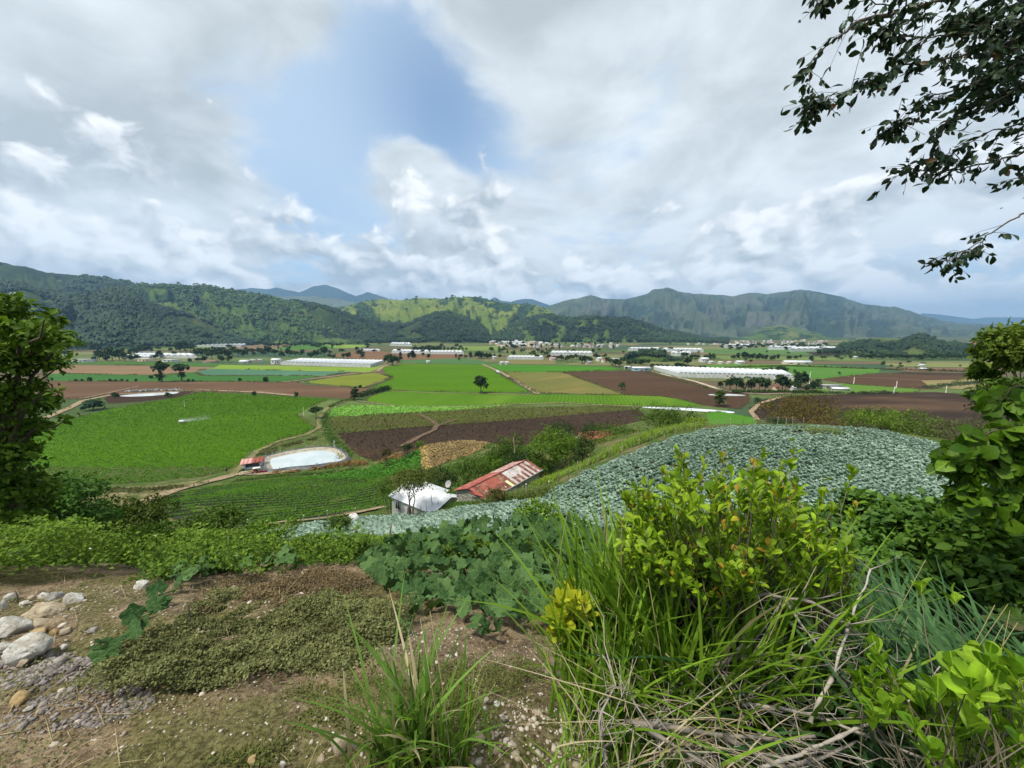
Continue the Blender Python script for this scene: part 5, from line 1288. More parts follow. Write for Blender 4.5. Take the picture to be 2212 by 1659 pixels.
def tractor():
    P = flat(552, 1026); rz = frame2(flat(572, 1023.5)[:2] - P[:2])
    e = link('tractor', None, None, P); e.rotation_euler = (0, 0, rz); tag(e, 'small red tractor with white canopy in front of the pump shed', 'tractor')
    MB().box((2.1, 0, 1.0), (1.7, .62, .62)).obj('hood', M_redpaint, e)
    MB().box((1.2, 0, .7), (2.6, .4, .35)).obj('chassis', M_dkred, e)
    MB().box((2.97, 0, 1.0), (.06, .5, .5)).obj('grille', M_blackp, e)
    for y in (-.75, .75): MB().tube([(-.05 + .72 * math.cos(a), y, .75 + .78 * math.sin(a)) for a in np.linspace(.2, 2.9, 9)], [.16] * 9, 4).obj('fender', M_redpaint, e)
    MB().box((.25, 0, 1.15), (.5, .55, .12)).obj('seat', M_blackp, e)
    MB().box((0.02, 0, 1.4), (.1, .5, .45)).obj('seat_back', M_blackp, e)
    MB().tube([(1.15, 0, 1.25), (.9, 0, 1.6)], [.03, .03], 5).obj('steering_column', M_blackp, e)
    MB().tube([(.9 + .06 * math.sin(a), .2 * math.cos(a), 1.6 + .18 * math.sin(a)) for a in np.linspace(0, 6.28, 13)], [.02] * 13, 4).obj('steering_wheel', M_blackp, e)
    for x, y in ((-.3, -.55), (-.3, .55), (1.15, -.5), (1.15, .5)): MB().box((x, y, 1.65), (.05, .05, 1.3)).obj('canopy_post', M_blackp, e)
    mb = MB(); mb.add([(-.7, -.8, 2.3), (1.6, -.8, 2.3), (1.6, .8, 2.3), (-.7, .8, 2.3), (-.5, -.6, 2.46), (1.4, -.6, 2.46), (1.4, .6, 2.46), (-.5, .6, 2.46)], [[0, 3, 2, 1], [4, 5, 6, 7], [0, 1, 5, 4], [1, 2, 6, 5], [2, 3, 7, 6], [3, 0, 4, 7]]); mb.obj('canopy', M_white, e)
    MB().tube([(1.9, .2, 1.3), (1.9, .2, 2.0)], [.04, .04], 6).obj('exhaust', M_blackp, e)
    for y in (-.75, .75): wheel(e, (0, y, .72), .72, .36); wheel(e, (2.55, y * .9, .42), .42, .24)
tractor()
def trailer():
    P = flat(518, 1031); rz = frame2(flat(541, 1027)[:2] - P[:2])
    e = link('farm_trailer', None, None, P); e.rotation_euler = (0, 0, rz); tag(e, 'cream two wheeled farm trailer behind the tractor', 'trailer')
    MB().box((1.7, 0, .85), (3.4, 1.7, .1)).obj('floor', M_wood, e)
    for (c, d) in (((1.7, -.83, 1.15), (3.4, .06, .5)), ((1.7, .83, 1.15), (3.4, .06, .5)), ((.03, 0, 1.15), (.06, 1.58, .5)), ((3.37, 0, 1.15), (.06, 1.58, .5))): MB().box(c, d).obj('side_board', M_cream, e)
    MB().tube([(3.4, 0, .75), (4.4, 0, .55)], [.06, .05], 6).obj('drawbar', M_metal, e)
    for y in (-.8, .8): wheel(e, (1.4, y, .42), .42, .22)
trailer()
def person(P, label, shirt, rz, bend=.0):
    verts = [(0, 0, .95), (0, .02, 1.2), (0, .03 - bend, 1.42), (0, .02 - bend, 1.52), (0, -bend, 1.66), (-.1, 0, .9), (-.11, -.02, .5), (-.12, 0, .08), (-.12, -.12, .03), (.1, 0, .9), (.12, .03, .5), (.13, .05, .08), (.13, -.07, .03),
             (-.19, .02 - bend, 1.4), (-.25, 0 - bend, 1.12), (-.23, -.12 - bend, .9), (.19, .02 - bend, 1.4), (.26, 0 - bend, 1.12), (.24, -.14 - bend, .92)]
    edges = [(0, 1), (1, 2), (2, 3), (3, 4), (0, 5), (5, 6), (6, 7), (7, 8), (0, 9), (9, 10), (10, 11), (11, 12), (2, 13), (13, 14), (14, 15), (2, 16), (16, 17), (17, 18)]
    rad = [.15, .15, .16, .06, .11, .10, .07, .05, .04, .10, .07, .05, .04, .07, .05, .04, .07, .05, .04]
    me = bpy.data.meshes.new('person'); me.from_pydata(verts, edges, [])
    o = link('person', me, None, P); o.rotation_euler = (0, 0, rz); tag(o, label, 'person')
    md = o.modifiers.new('skin', 'SKIN'); 
    sk = me.skin_vertices[0].data
    for i, r in enumerate(rad): sk[i].radius = (r, r * .85)
    sk[0].use_root = True
    s = o.modifiers.new('sub', 'SUBSURF'); s.levels = 1; s.render_levels = 1
    def f(N, p):
        z = N.n('ShaderNodeSeparateXYZ', {0: N.n('ShaderNodeTexCoord').outputs['Object']}).outputs[2]
        c = N.mix(N.ramp(z, .93, .95), (.03, .035, .06), shirt); c = N.mix(N.ramp(z, 1.49, 1.5), c, (.16, .085, .05)); return N.mix(N.ramp(z, 1.7, 1.71), c, (.02, .016, .012))
    me.materials.append(pmat('clothes_' + label.split()[1], f, .9, .2))
    return o
person(flat(490, 1022), 'person in dark clothes walking on the dirt track', (.03, .03, .035), .4)
person(flat(526, 1022), 'person in black leaning beside the trailer', (.015, .015, .02), 1.2, .12)
person(flat(1016, 851), 'person in white working left of the lone tree', (.7, .7, .7), .3, .15)

# spray over the vivid field
def spray():
    r = np.random.default_rng(5); n = 1500
    A, B = flat(388, 913), flat(452, 908)
    t = r.random(n) ** 1.5; q = A + (B - A) * t[:, None]; q[:, 1] += r.normal(size=n) * 1.6 * (t + .15); q[:, 2] = .4 + np.abs(r.normal(size=n)) * (.5 + 1.0 * t)
    V, F, v = scatter('dia', q, r.normal(size=(n, 3)), r.normal(size=(n, 3)), .10 + .10 * (1 - t), .12, .5)
    o = link('spray', mesh_np('spray', V, F, pmat('spray_mist', lambda N, p: (.8, .82, .85), .9, .1))); tag(o, 'white mist of water drifting over the vivid green field', 'spray', None, 'stuff')
    e = link('sprinkler', None, None, flat(393, 914)); tag(e, 'white tank sprayer standing in the vivid green field', 'sprayer')
    MB().tube([(-1.4, 0, .9), (-1.2, 0, .9), (1.2, 0, .9), (1.4, 0, .9)], [.3, .6, .6, .3], 10).obj('tank', M_white, e, True)
    for x in (-.8, .8): wheel(e, (x, -.5, .35), .35, .2)
    MB().box((2.0, 0, 1.0), (1.4, .08, .08)).obj('boom', M_metal, e)
spray()

# ------------------------------------------------------------------ the two hillside houses
def red_shed():
    P1 = at(1016, 1054, 46); d = np.array([.582, .813]); zr = P1[2]
    L, W, drop, wh = 12.6, 5.0, .85, 2.1
    e = link('block_shed', None, None, (P1[0], P1[1], zr - drop - wh)); e.rotation_euler = (0, 0, frame2(d))
    tag(e, 'grey block shed with rusty red and white corrugated roof', 'shed')
    H = wh; y = W / 2
    # block walls: courses of blocks on the gable, plain long walls
    mb = MB(); mb.add([(.0, -y + .1, -1.5), (L, -y + .1, -1.5), (L, -y + .1, H - .06), (0, -y + .1, H - .06)], [[0, 1, 2, 3]]); mb.add([(.0, y - .1, -1.5), (L, y - .1, -1.5), (L, y - .1, H - .06), (0, y - .1, H - .06)], [[3, 2, 1, 0]]); mb.add([(L, -y + .1, -1.5), (L, y - .1, -1.5), (L, y - .1, H - .06), (L, -y + .1, H - .06)], [[0, 1, 2, 3]])
    mb.obj('wall', M_block, e)
    g = MB(); g.add([(.06, -y + .1, -1.5), (.06, y - .1, -1.5), (.06, y - .1, H - .05), (.06, 0, H + drop - .1), (.06, -y + .1, H - .05)], np.zeros((0, 3), int)); g.f3.append(np.array([[0, 4, 2], [0, 2, 1], [4, 3, 2]]))
    gw = g.obj('gable_wall', noisemat('mortar', (.16, .155, .14), (.26, .25, .22), 3), e)
    r = np.random.default_rng(4)
    bmats = [noisemat('block_%d' % i, tuple(x * k for x in (.26, .25, .215)), tuple(x * k for x in (.42, .40, .35)), 5, 5) for i, k in enumerate((.75, 1.0, 1.25))]
    bm = [MB().box((0, 0, 0), (.10, .385, .185)).mesh('block', m) for m in bmats]
    for c in range(16):
        z = -.62 + c * .2
        for k in range(13):
            yy = -y + .3 + k * .4 + (.2 if c % 2 else 0)
            top = H + drop * (1 - abs(yy) / y) - .12
            if abs(yy) > y - .28 or z + .1 > top: continue
            link('block', bm[r.integers(3)], gw, (.03 - .012 * r.random(), yy, z))
    # roof sheets, one by one, corrugated
    mr = [M_redroof, noisemat('rust_roof', (.10, .035, .022), (.24, .095, .06), 1.5, 6, .85, c=(.32, .22, .17), cscale=2.2), noisemat('white_sheet', (.36, .32, .31), (.50, .47, .46), 1.2, 6, .7, c=(.22, .10, .07), cscale=1.6), noisemat('lime_sheet', (.5, .6, .3), (.6, .7, .4), 1), noisemat('bright_red_sheet', (.28, .065, .05), (.38, .13, .10), 1, 6, .75, c=(.42, .24, .2), cscale=1.2)]
    ns = 24; w = (L + .7) / ns; n = math.hypot(y + .3, drop * (y + .3) / y)
    for sg in (-1, 1):
        for i in range(ns):
            x0 = -.35 + i * w
            for half in range(2):
                if sg < 0:   # slope that faces the camera on the right
                    if i < 1: m = mr[4]
                    elif i < 12: m = mr[1] if r.random() < .8 else mr[0]
                    else: m = mr[2] if (i % 2 == 0 or half == 0 and r.random() < .35) else mr[1]
                    if i == 10 and half == 1: m = mr[3]
                else: m = mr[4] if i % 2 else (mr[2] if i > 13 else mr[0])
                V = []; a0, a1 = (.0, .54) if half == 0 else (.5, 1.0)
                kx = 8
                for s_, zo in ((a0, .035 - .02 * half), (a1, .035 - .02 * half)):
                    for k in range(kx + 1):
                        V.append((x0 + (w + .02) * k / kx, sg * (y + .3) * s_, H + drop - drop * (y + .3) / y * s_ + zo + .02 * (k % 2) + .006 * (i % 2)))
                F = [[k, k + 1, k + kx + 2, k + kx + 1] for k in range(kx)]
                if sg > 0: F = [f[::-1] for f in F]
                MB().add(V, F).obj('roof_sheet', m, e)
    MB().tube([(-.4, 0, H + drop + .05), (L + .35, 0, H + drop + .05)], [.11, .11], 6).obj('ridge_cap', mr[4], e)
    MB().box((-.36, -y / 2 - .1, H + drop / 2 - .02), (.05, y, .16)).obj('barge_board', mr[4], e).rotation_euler = (0, 0, 0)
    # gutter on the right eave
    MB().tube([(3, -y - .34, H - .1), (L + .4, -y - .34, H - .1)], [.07, .07], 6).obj('gutter', M_white, e)
    # stacked poles behind
    t = link('pole_stack', None, None, on(1168, 1040)); tag(t, 'bundle of dark poles leaning at the end of the block shed', 'poles')
    for k in range(9): MB().tube([(-1.6 + .12 * k, -1.4, 0), (1.2 + .05 * k, 1.8, 1.3 + .06 * k)], [.03, .025], 5).obj('pole', M_wood, t)
red_shed()
def white_house():
    E = at(934, 1105, 47); E[2] -= 2.5
    d = nrm(np.array([-.8, .6])); e = link('white_house', None, None, E); e.rotation_euler = (0, 0, frame2(d)); tag(e, 'white house with white metal roof behind the small tree', 'house')
    # local: x along the long front wall (away to the left), -y into the depth
    L, W, H, rh = 8.6, 6.0, 2.4, 1.0
    V = [(0, 0, -1.2), (L, 0, -1.2), (L, -W, -1.2), (0, -W, -1.2), (0, 0, H), (L, 0, H), (L, -W, H), (0, -W, H), (0, -W / 2, H + rh), (L, -W / 2, H + rh)]
    mb = MB().add(V, [[1, 0, 4, 5], [3, 2, 6, 7], [0, 3, 7, 4], [2, 1, 5, 6]]); mb.f3.append(np.array([[4, 7, 8], [6, 5, 9]])); mb.obj('wall', M_white, e)
    for x in (1.7, 4.6, 7.2):
        o = MB().box((x, .03, 1.25), (.9, .06, 1.1)).obj('window', M_glass, e)
        for (c, dd) in (((x, .05, 1.25), (.07, .07, 1.1)), ((x - .48, .05, 1.25), (.07, .08, 1.25)), ((x + .48, .05, 1.25), (.07, .08, 1.25)), ((x, .05, 1.84), (.9, .08, .07)), ((x, .07, .66), (1.05, .14, .07))): MB().box(c, dd).obj('frame', M_conc, o)
    MB().box((3.2, .02, .65), (.9, .06, 2.0)).obj('door', M_wood, e)
    ns = 11; w = (L + .8) / ns
    for sg in (-1, 1):
        for i in range(ns):
            x0 = -.4 + i * w; kx = 8; V = []
            for s_ in (0.0, 1.0):
                for k in range(kx + 1):
                    V.append((x0 + (w + .015) * k / kx, -W / 2 + sg * (W / 2 + .35) * s_, H + rh + .05 - rh * (W / 2 + .35) / (W / 2) * s_ + .018 * (k % 2) + .005 * (i % 2)))
            F = [[k, k + 1, k + kx + 2, k + kx + 1] for k in range(kx)]
            if sg > 0: F = [f[::-1] for f in F]
            MB().add(V, F).obj('roof_sheet', M_whiteroof, e)
    # porch roof at the right
    pr = MB().add([(-.3, -1, H - .05), (-.3, -W, H - .05), (-2.6, -W - .3, H - .45), (-2.6, -1.3, H - .45)], [[0, 3, 2, 1]]).obj('porch_roof', M_whiteroof, e)
    for yy in (-1.6, -W): MB().tube([(-2.5, yy, -1.5), (-2.5, yy, H - .46)], [.05, .05], 6).obj('porch_post', M_wood, e)
    # satellite dish
    D = at(870 + 100, 1046, 55); t = link('satellite_dish', None, None, (D[0], D[1], D[2])); tag(t, 'pale satellite dish on a mast behind the white house', 'dish')
    V = [[0, 0, 0]]; F = []
    for q in (.5, 1.0):
        for k in range(12): a = k * math.pi / 6; V.append([q * .55 * math.cos(a), -.25 * q * q, q * .55 * math.sin(a)])
    for k in range(12): F.append([0, 1 + k, 1 + (k + 1) % 12])
    mb = MB().add(V, F); mb.f4.append(np.array([[1 + k, 13 + k, 13 + (k + 1) % 12, 1 + (k + 1) % 12] for k in range(12)])); mb.obj('reflector', M_greyroof, t, True).rotation_euler = (-.5, 0, -.6)
    MB().tube([(0, .1, -2.5), (0, .1, 0)], [.035, .035], 6).obj('mast', M_metal, t)
white_house()
pole(935, 1103, 37, 'tall thin pole standing in front of the white house', .05, M_wood, -.08, arm=False)
pole(1114, 976, 30, 'slanted pale pole among the trees behind the shed', .09, M_wood, -.1, P=np.array(at(1112, 975, 62)), arm=False)
house('farm_house', 'low house with red roof half hidden behind the trees', at(1284, 963, 92), 8, 5, 2.2, .2, M_cream, M_redroof)

# ------------------------------------------------------------------ fences
def fence(px, label, hgt=1.2, rad=.05, mat=None, wires=3, depths=None, tip=None):
    e = link('wire_fence', None, None, (0, 0, 0)); tag(e, label, 'fence')
    r = np.random.default_rng(len(px)); T = []
    for i, (u, v) in enumerate(px):
        P = on(u, v); h = hgt * r.uniform(.85, 1.2); le = r.normal(size=2) * .08
        o = MB().tube([(0, 0, -.3), (le[0] * .5, le[1] * .5, h * .5), (le[0], le[1], h)], [rad * 1.1, rad, rad * .9], 6, r.random()).obj('post', mat or M_wood, e); o.location = P
        if tip is not None and i % 2 == 0: q = MB().box((le[0], le[1], h + .05), (rad * 2.6, rad * 2.6, .16)).obj('white_cap', M_white, o)
        T.append([P + np.array([le[0] * k, le[1] * k, h * k]) for k in (.35, .62, .9)[:wires]])
    T = np.array(T)
    for k in range(wires): MB().tube(T[:, k], [.006] * len(T), 3).obj('wire', M_metal, e)
fence([(1206, 1046), (1228, 1036), (1250, 1027), (1270, 1018), (1292, 1009), (1317, 998), (1345, 987), (1381, 973), (1407, 960), (1432, 950), (1459, 940)], 'wire fence climbing along the left edge of the cabbage hill', 1.5, .05)
fence([(1459, 938), (1478, 932), (1502, 928), (1526, 925), (1551, 922), (1578, 920), (1603, 919), (1629, 918), (1653, 918), (1679, 917), (1698, 917), (1713, 917), (1735, 918)], 'row of pale fence posts along the crest of the cabbage hill', 1.05, .045, M_wood)
fence([(538, 1141), (559, 1140), (580, 1138), (616, 1135), (656, 1130), (691, 1126), (708, 1123), (741, 1118), (770, 1113)], 'white tipped fence posts along the pale dirt path', 1.1, .04, None, 2, tip=1)
fence([(858, 1110), (883, 1113), (894, 1114), (910, 1113), (922, 1112), (947, 1100), (962, 1092)], 'thin fence posts in front of the white house', 1.4, .035, None, 2)
fence([(1050, 1086), (1072, 1082), (1093, 1079), (1114, 1077), (1137, 1074), (1163, 1070), (1185, 1060)], 'white tipped fence posts in front of the block shed', 1.3, .05, None, 3, tip=1)
fence([(775, 1165), (808, 1172), (840, 1165)], 'rough old posts at the foot of the cabbage strip', 1.2, .07, None, 2)

# tarp covered heap
def tarp():
    P = on(764, 1128); r = np.random.default_rng(3)
    th = np.linspace(0, 2 * math.pi, 18, endpoint=False); V = []; rings = ((1.0, 0.), (.95, .35), (.8, .8), (.5, 1.05), (.12, 1.12))
    for q, z in rings:
        for k, a in enumerate(th): V.append([q * .8 * math.cos(a) * (1 + .12 * math.sin(3 * a + z * 4)), q * .6 * math.sin(a) * (1 + .1 * math.sin(5 * a)), z * (1 + .08 * math.sin(2 * a))])
    F = [[a * 18 + k, a * 18 + (k + 1) % 18, (a + 1) * 18 + (k + 1) % 18, (a + 1) * 18 + k] for a in range(4) for k in range(18)]
    mb = MB().add(V, F); mb.add([[0, 0, 1.14]], np.zeros((0, 3), int)); mb.f3.append(np.array([[72 + k, 72 + (k + 1) % 18, 90] for k in range(18)]))
    o = mb.obj('tarp_bundle', M_white, None, True); o.location = P; tag(o, 'heap wrapped in white plastic beside the dirt path', 'tarp')
tarp()

# ------------------------------------------------------------------ cabbage field on the hill
def wxy(U, V, Y=None):
    return (at(U, V, Y) if Y else on(U, V))[:2]
M_cab = leafmat('cabbage_leaves', (.10, .17, .122), (.37, .485, .395), .12, .55, .3)
M_cabsoil = noisemat('cabbage_soil', (.036, .036, .022), (.07, .064, .036), 2.0, 5)
cab_poly = np.array([wxy(545, 1160), wxy(600, 1150), wxy(690, 1131), wxy(770, 1122), wxy(850, 1117), wxy(940, 1110), wxy(985, 1100), wxy(1040, 1093), wxy(1100, 1087), wxy(1170, 1079), wxy(1200, 1056), wxy(1240, 1037), wxy(1300, 1011), wxy(1400, 966), wxy(1460, 945), wxy(1520, 931), wxy(1640, 922), wxy(1800, 924), wxy(1900, 933), wxy(2060, 968),
    wxy(2250, 1010, 45), wxy(2300, 1100, 30), wxy(2050, 1102, 25.5), wxy(1850, 1120, 24), wxy(1700, 1132, 23.5), wxy(1450, 1140, 26), wxy(1300, 1150, 27.5), wxy(1100, 1165, 26), wxy(900, 1185, 27), wxy(780, 1180, 29), wxy(650, 1178, 29), wxy(560, 1172, 30)])
_t = np.array([[0, 0, 0], [.5, .5, .18], [1, 0, .1], [.5, -.5, .18]])
TPL['cableaf'] = (_t, np.array([[0, 2, 1], [0, 3, 2]]), None)
def cabbage_parts(q, z, s, r, tpl, nl):
    """leaves of many cabbages at once"""
    n = len(q); i = np.repeat(np.arange(n), nl); k = np.tile(np.arange(nl), n)
    ring = (k >= nl * .6).astype(float)
    a = k * 2.4 + r.random(n)[i] * 6.28 + r.normal(size=n * nl) * .2
    el = np.where(ring > 0, 1.0, .32) + r.normal(size=n * nl) * .15
    A = np.c_[np.cos(a) * np.cos(el), np.sin(a) * np.cos(el), np.sin(el)]
    Nn = np.c_[-np.cos(a) * np.sin(el), -np.sin(a) * np.sin(el), np.cos(el)]
    L = s[i] * np.where(ring > 0, .34, .50) * (.85 + .3 * r.random(n * nl))
    P = np.c_[q[i], z[i] + .05 + .08 * ring]
    var = np.clip(.22 + .34 * ring + .22 * r.normal(size=n * nl) + .35 * (r.random(n)[i] - .5) + .5 * (fbm(q[i, 0] * .1, q[i, 1] * .1, 3, 12) - .5), 0, .92)
    return P, A, Nn, L, L * .95, var
def cabbages():
    r = np.random.default_rng(31); P = cab_poly
    lo, hi = P.min(0), P.max(0); d = np.array([.94, .34]); nn = np.array([-.34, .94])
    g = np.stack(np.meshgrid(np.arange(-140, 140, .55), np.arange(-140, 140, .68)), -1).reshape(-1, 2)
    g = g + r.normal(size=g.shape) * .06
    q = g[:, :1] * d + g[:, 1:] * nn
    q = q[inside(densify(P, 2, .5), q[:, 0], q[:, 1])]
    # weedy gap on the crest and a few missing plants
    gap = np.linalg.norm((q - wxy(1780, 935)) / np.array([5.5, 2.2]), axis=1) < 1
    q = q[(r.random(len(q)) > .03) & ~(gap & (r.random(len(q)) < .7))]
    z = terr(q[:, 0], q[:, 1]); s = 1.08 * (.68 + .42 * r.random(len(q))) * (.8 + .45 * fbm(q[:, 0] * .12, q[:, 1] * .12, 3, 6))
    dist = np.hypot(q[:, 0], q[:, 1])
    # the 300 that show largest as single plants: in view and not behind the foreground
    c = q[:, 0] / q[:, 1] * FPX + 1106
    ax = CP * q[:, 1] + SP * (EYE - z); vv = 829.5 - FPX * (SP * q[:, 1] + CP * (z - EYE)) / ax
    seen = (c > 1150) & (c < 2040) & (vv < 1105) | (c > 700) & (c < 1200) & (vv < 1125) & (vv > 1080)
    order = np.argsort(np.where(seen, dist, 1e6))[:300]
    rest = np.ones(len(q), bool); rest[order] = False
    V, F, v = scatter('cableaf', *cabbage_parts(q[rest], z[rest], s[rest], r, 'cableaf', 13))
    o = link('cabbage_crop', mesh_np('cabbage_crop', V, F, M_cab, False, v)); tag(o, 'dense blue green cabbages covering the hillside field', 'cabbage crop', None, 'stuff')
    vari = []
    for k in range(6):
        V, F, v = scatter('oval2', *cabbage_parts(np.zeros((1, 2)), np.zeros(1), np.ones(1), r, 'oval2', 14)); vari.append(mesh_np('cabbage', V, F, M_cab, False, v))
    for n_, i in enumerate(order):
        o = link('cabbage', vari[n_ % 6], None, (q[i, 0], q[i, 1], z[i])); o.scale = (s[i],) * 3; o.rotation_euler = (0, 0, r.random() * 6.28)
        tag(o, 'blue green cabbage on the near side of the hillside field', 'cabbage', 'cabbages on the near side of the hillside field')
    # soil under them
    xs = np.arange(lo[0], hi[0], .9); ys = np.arange(lo[1], hi[1], .9); X, Y = np.meshgrid(xs, ys); Z = terr(X, Y) + .05 + .03 * fbm(X, Y, 3, 1)
    keep = inside(densify(P, 2, .5), X[:-1, :-1] + .45, Y[:-1, :-1] + .45); idx = np.arange(X.size).reshape(X.shape)
    F = np.stack([idx[:-1, :-1], idx[:-1, 1:], idx[1:, 1:], idx[1:, :-1]], -1)[keep]
    o = link('field', mesh_np('field', np.c_[X.ravel(), Y.ravel(), Z.ravel()], F, M_cabsoil, True)); tag(o, 'dark soil of the cabbage field on the hill', 'field', None, 'structure')
cabbages()
L_lime = leafmat('lime_grass', (.09, .17, .012), (.24, .34, .04), .3)
def blades(n, P, L, W, r, lean=.35, bend=.5, mat=None, az=None, seg=5, var=None, up=1.0):
    """grass blades as bent tapering strips"""
    a = r.random(n) * 6.283 if az is None else az
    L = np.broadcast_to(L, (n,)) * (.6 + .7 * r.random(n)); W = np.broadcast_to(W, (n,)) * (.7 + .6 * r.random(n))
    le = lean * np.abs(r.normal(size=n)); be = bend * (.3 + 1.1 * r.random(n))
    t = np.linspace(0, 1, seg + 1)
    hor = L[:, None] * (le[:, None] * t + be[:, None] * t ** 2.2)
    ver = L[:, None] * up * (t * (1 - .25 * le[:, None]) - .55 * be[:, None] * t ** 2.4)
    dx, dy = np.cos(a)[:, None], np.sin(a)[:, None]
    C = np.stack([P[:, 0:1] + hor * dx, P[:, 1:2] + hor * dy, P[:, 2:3] + ver], -1)
    tw = r.normal(size=n) * .5
    sx, sy = -np.sin(a + tw), np.cos(a + tw)
    w = W[:, None] * np.array([.55] + list((1 - t[1:-1] ** 2.2) ** .7) + [.02]) * .5
    S = np.stack([sx[:, None] * w, sy[:, None] * w, 0 * w], -1)
    V = np.stack([C - S, C + S], 2).reshape(n, -1, 3)
    k = 2 * (seg + 1)
    f = np.array([[2 * i, 2 * i + 1, 2 * i + 3, 2 * i + 2] for i in range(seg)])
    F = (f[None] + (np.arange(n) * k)[:, None, None]).reshape(-1, 4)
    v = np.repeat(np.clip(.5 + .25 * r.normal(size=n), 0, .92) if var is None else var, k)
    return V.reshape(-1, 3), [F], v
def grass_band(px, width, n, L, W, mat, label, seed, off=(0, 0)):
    r = np.random.default_rng(seed)
    P = densify(np.array([on(u, v)[:2] for u, v in px]), .6, .2, False)
    i = r.integers(0, len(P), n); q = P[i] + r.normal(size=(n, 2)) * width * .45 + np.array(off)
    q = np.c_[q, terr(q[:, 0], q[:, 1])]
    V, F, v = blades(n, q, L, W, r, .4, .5, seg=2)
    o = link('grass', mesh_np('grass', V, F, mat, False, v)); tag(o, label, 'grass', None, 'stuff')
grass_band([(1200, 1040), (1250, 1016), (1320, 985), (1400, 952), (1470, 930), (1530, 922)], 2.2, 9000, .9, .09, L_lime, 'lime green tall grass along the fence of the cabbage hill', 51, (-1.5, 1.5))
grass_band([(1050, 1082), (1120, 1074), (1180, 1062)], 1.6, 3500, .8, .08, leafmat('fence_weeds', (.06, .11, .02), (.17, .22, .05), .25), 'weeds along the fence in front of the block shed', 52)
grass_band([(950, 1092), (985, 1090), (1010, 1094)], 1.6, 2500, .6, .07, L_grassy, 'green grass between the two hillside houses', 53)
grass_band([(1760, 934), (1800, 934)], 2.0, 1500, .7, .08, leafmat('crest_weeds', (.10, .15, .05), (.2, .26, .1), .2), 'weedy gap among the cabbages on the crest', 54)

grass_band([(1150, 1030), (1210, 1000), (1290, 965), (1380, 935), (1460, 918)], 5.0, 12000, .55, .12, leafmat('slope_grass', (.06, .095, .014), (.19, .22, .05), .25), 'rough grass slope between fence and trees', 55, (-3, 3))
grass_band([(930, 1040), (1000, 1010), (1080, 985), (1150, 968)], 6.0, 9000, .6, .13, L_grassy, 'rough grass around the bushes behind the houses', 56)
grass_band([(860, 1100), (840, 1080), (850, 1050), (880, 1020)], 2.5, 4000, .6, .1, L_grassy, 'grass beside the white house', 57)
# ------------------------------------------------------------------ trees and bushes of the middle distance
def ptree(name, label, U, V, Y, rx, ry, mat, seed, Vb=None, k=7, ncl=170, per=16, size=.22, stems=1, tr=.12, cat='tree', zb=None, f=.55, ryd=None, **kw):
    """crown centred on picture point U,V at depth Y with half sizes rx, ry in pixels; stands on the ground below"""
    r = np.random.default_rng(seed)
    C = at(U, V, Y); ax = CP * Y + SP * (EYE - C[2]); RX, RZ = rx * 1.22 * ax / FPX, ry * 1.22 * ax / FPX
    g = gz(C[0], C[1]) if zb is None else zb
    base = np.array([C[0], C[1], min(g, C[2] - RZ * .9)])
    b = subblobs(r, (0, 0, C[2] - base[2]), RX, (ryd or 1.0) * RX, RZ, k, f)
    return tree(name, label, cat, base, b, tr, int(ncl * .8), per, size * 1.1, mat, None, seed=seed, stems=stems, part='crown' if cat == 'tree' else 'foliage', **kw)
ptree('broadleaf_tree', 'bright green round tree behind the block shed', 1196, 968, 60, 50, 48, L_bright, 61, k=9, ncl=330, per=18, size=.28)
ptree('pine_tree', 'thin dark feathery tree right of the bright round tree', 1258, 976, 57, 24, 42, L_dark, 62, k=7, ncl=130, per=16, size=.24, shell=.3)
ptree('broadleaf_tree', 'dark tree behind the bright round tree', 1215, 935, 72, 34, 22, L_dark, 63, ncl=150)
ptree('broadleaf_tree', 'dark flat tree beside the half hidden red roof', 1276, 931, 80, 26, 20, L_dark, 64, ncl=130)
ptree('bush', 'leafy green bush above the roof of the block shed', 1100, 985, 66, 46, 36, L_mid, 65, k=9, ncl=260, per=16, size=.3, cat='bush')
ptree('bush', 'dark green bush left of the block shed', 1010, 1022, 62, 42, 34, L_mid, 66, k=9, ncl=260, per=16, size=.28, cat='bush')
ptree('bush', 'dark bush behind the white house', 950, 1036, 60, 36, 28, L_dark, 67, ncl=200, cat='bush', size=.28)
ptree('bush', 'rounded green shrub between bush and stubble knoll', 1062, 1010, 64, 36, 28, L_bright, 68, ncl=200, cat='bush', size=.26)
ptree('bush', 'dark bushes right of the slanted pale pole', 1130, 1000, 62, 36, 26, L_dark, 69, ncl=180, cat='bush', size=.28)
ptree('small_tree', 'small many stemmed tree in front of the white house', 885, 1046, 45.5, 62, 34, leafmat('feather_foliage', (.05, .07, .012), (.14, .17, .035), .3), 70, k=9, ncl=380, per=18, size=.19, stems=3, tr=.07, f=.42, sig=.2)
ptree('bush', 'dark bush under the bright round tree', 1165, 1005, 58, 30, 22, L_mid, 131, ncl=160, cat='bush', size=.26)
ptree('bush', 'green bush right of the thin feathery tree', 1300, 962, 68, 30, 18, L_mid, 132, ncl=150, cat='bush', size=.26)
ptree('bush', 'bright bush below the half hidden red roof', 1240, 958, 70, 30, 16, L_bright, 133, ncl=150, cat='bush', size=.26)
ptree('bush', 'low bush between the white house and the block shed', 968, 1068, 52, 16, 10, L_bright, 134, ncl=90, cat='bush', size=.2)
ptree('small_tree', 'thin dark tree left of the white house', 838, 1062, 50, 26, 30, L_mid, 71, k=6, ncl=110, per=14, size=.18, stems=2, tr=.06)
ptree('bush', 'large rounded green shrubs left of the cabbage crest', 1440, 908, 74, 62, 26, L_mid, 72, k=10, ncl=330, per=18, size=.3, cat='bush')
ptree('bush', 'low green shrubs between red roof and cabbage crest', 1345, 938, 74, 60, 20, L_mid, 73, k=9, ncl=240, per=16, size=.28, cat='bush')
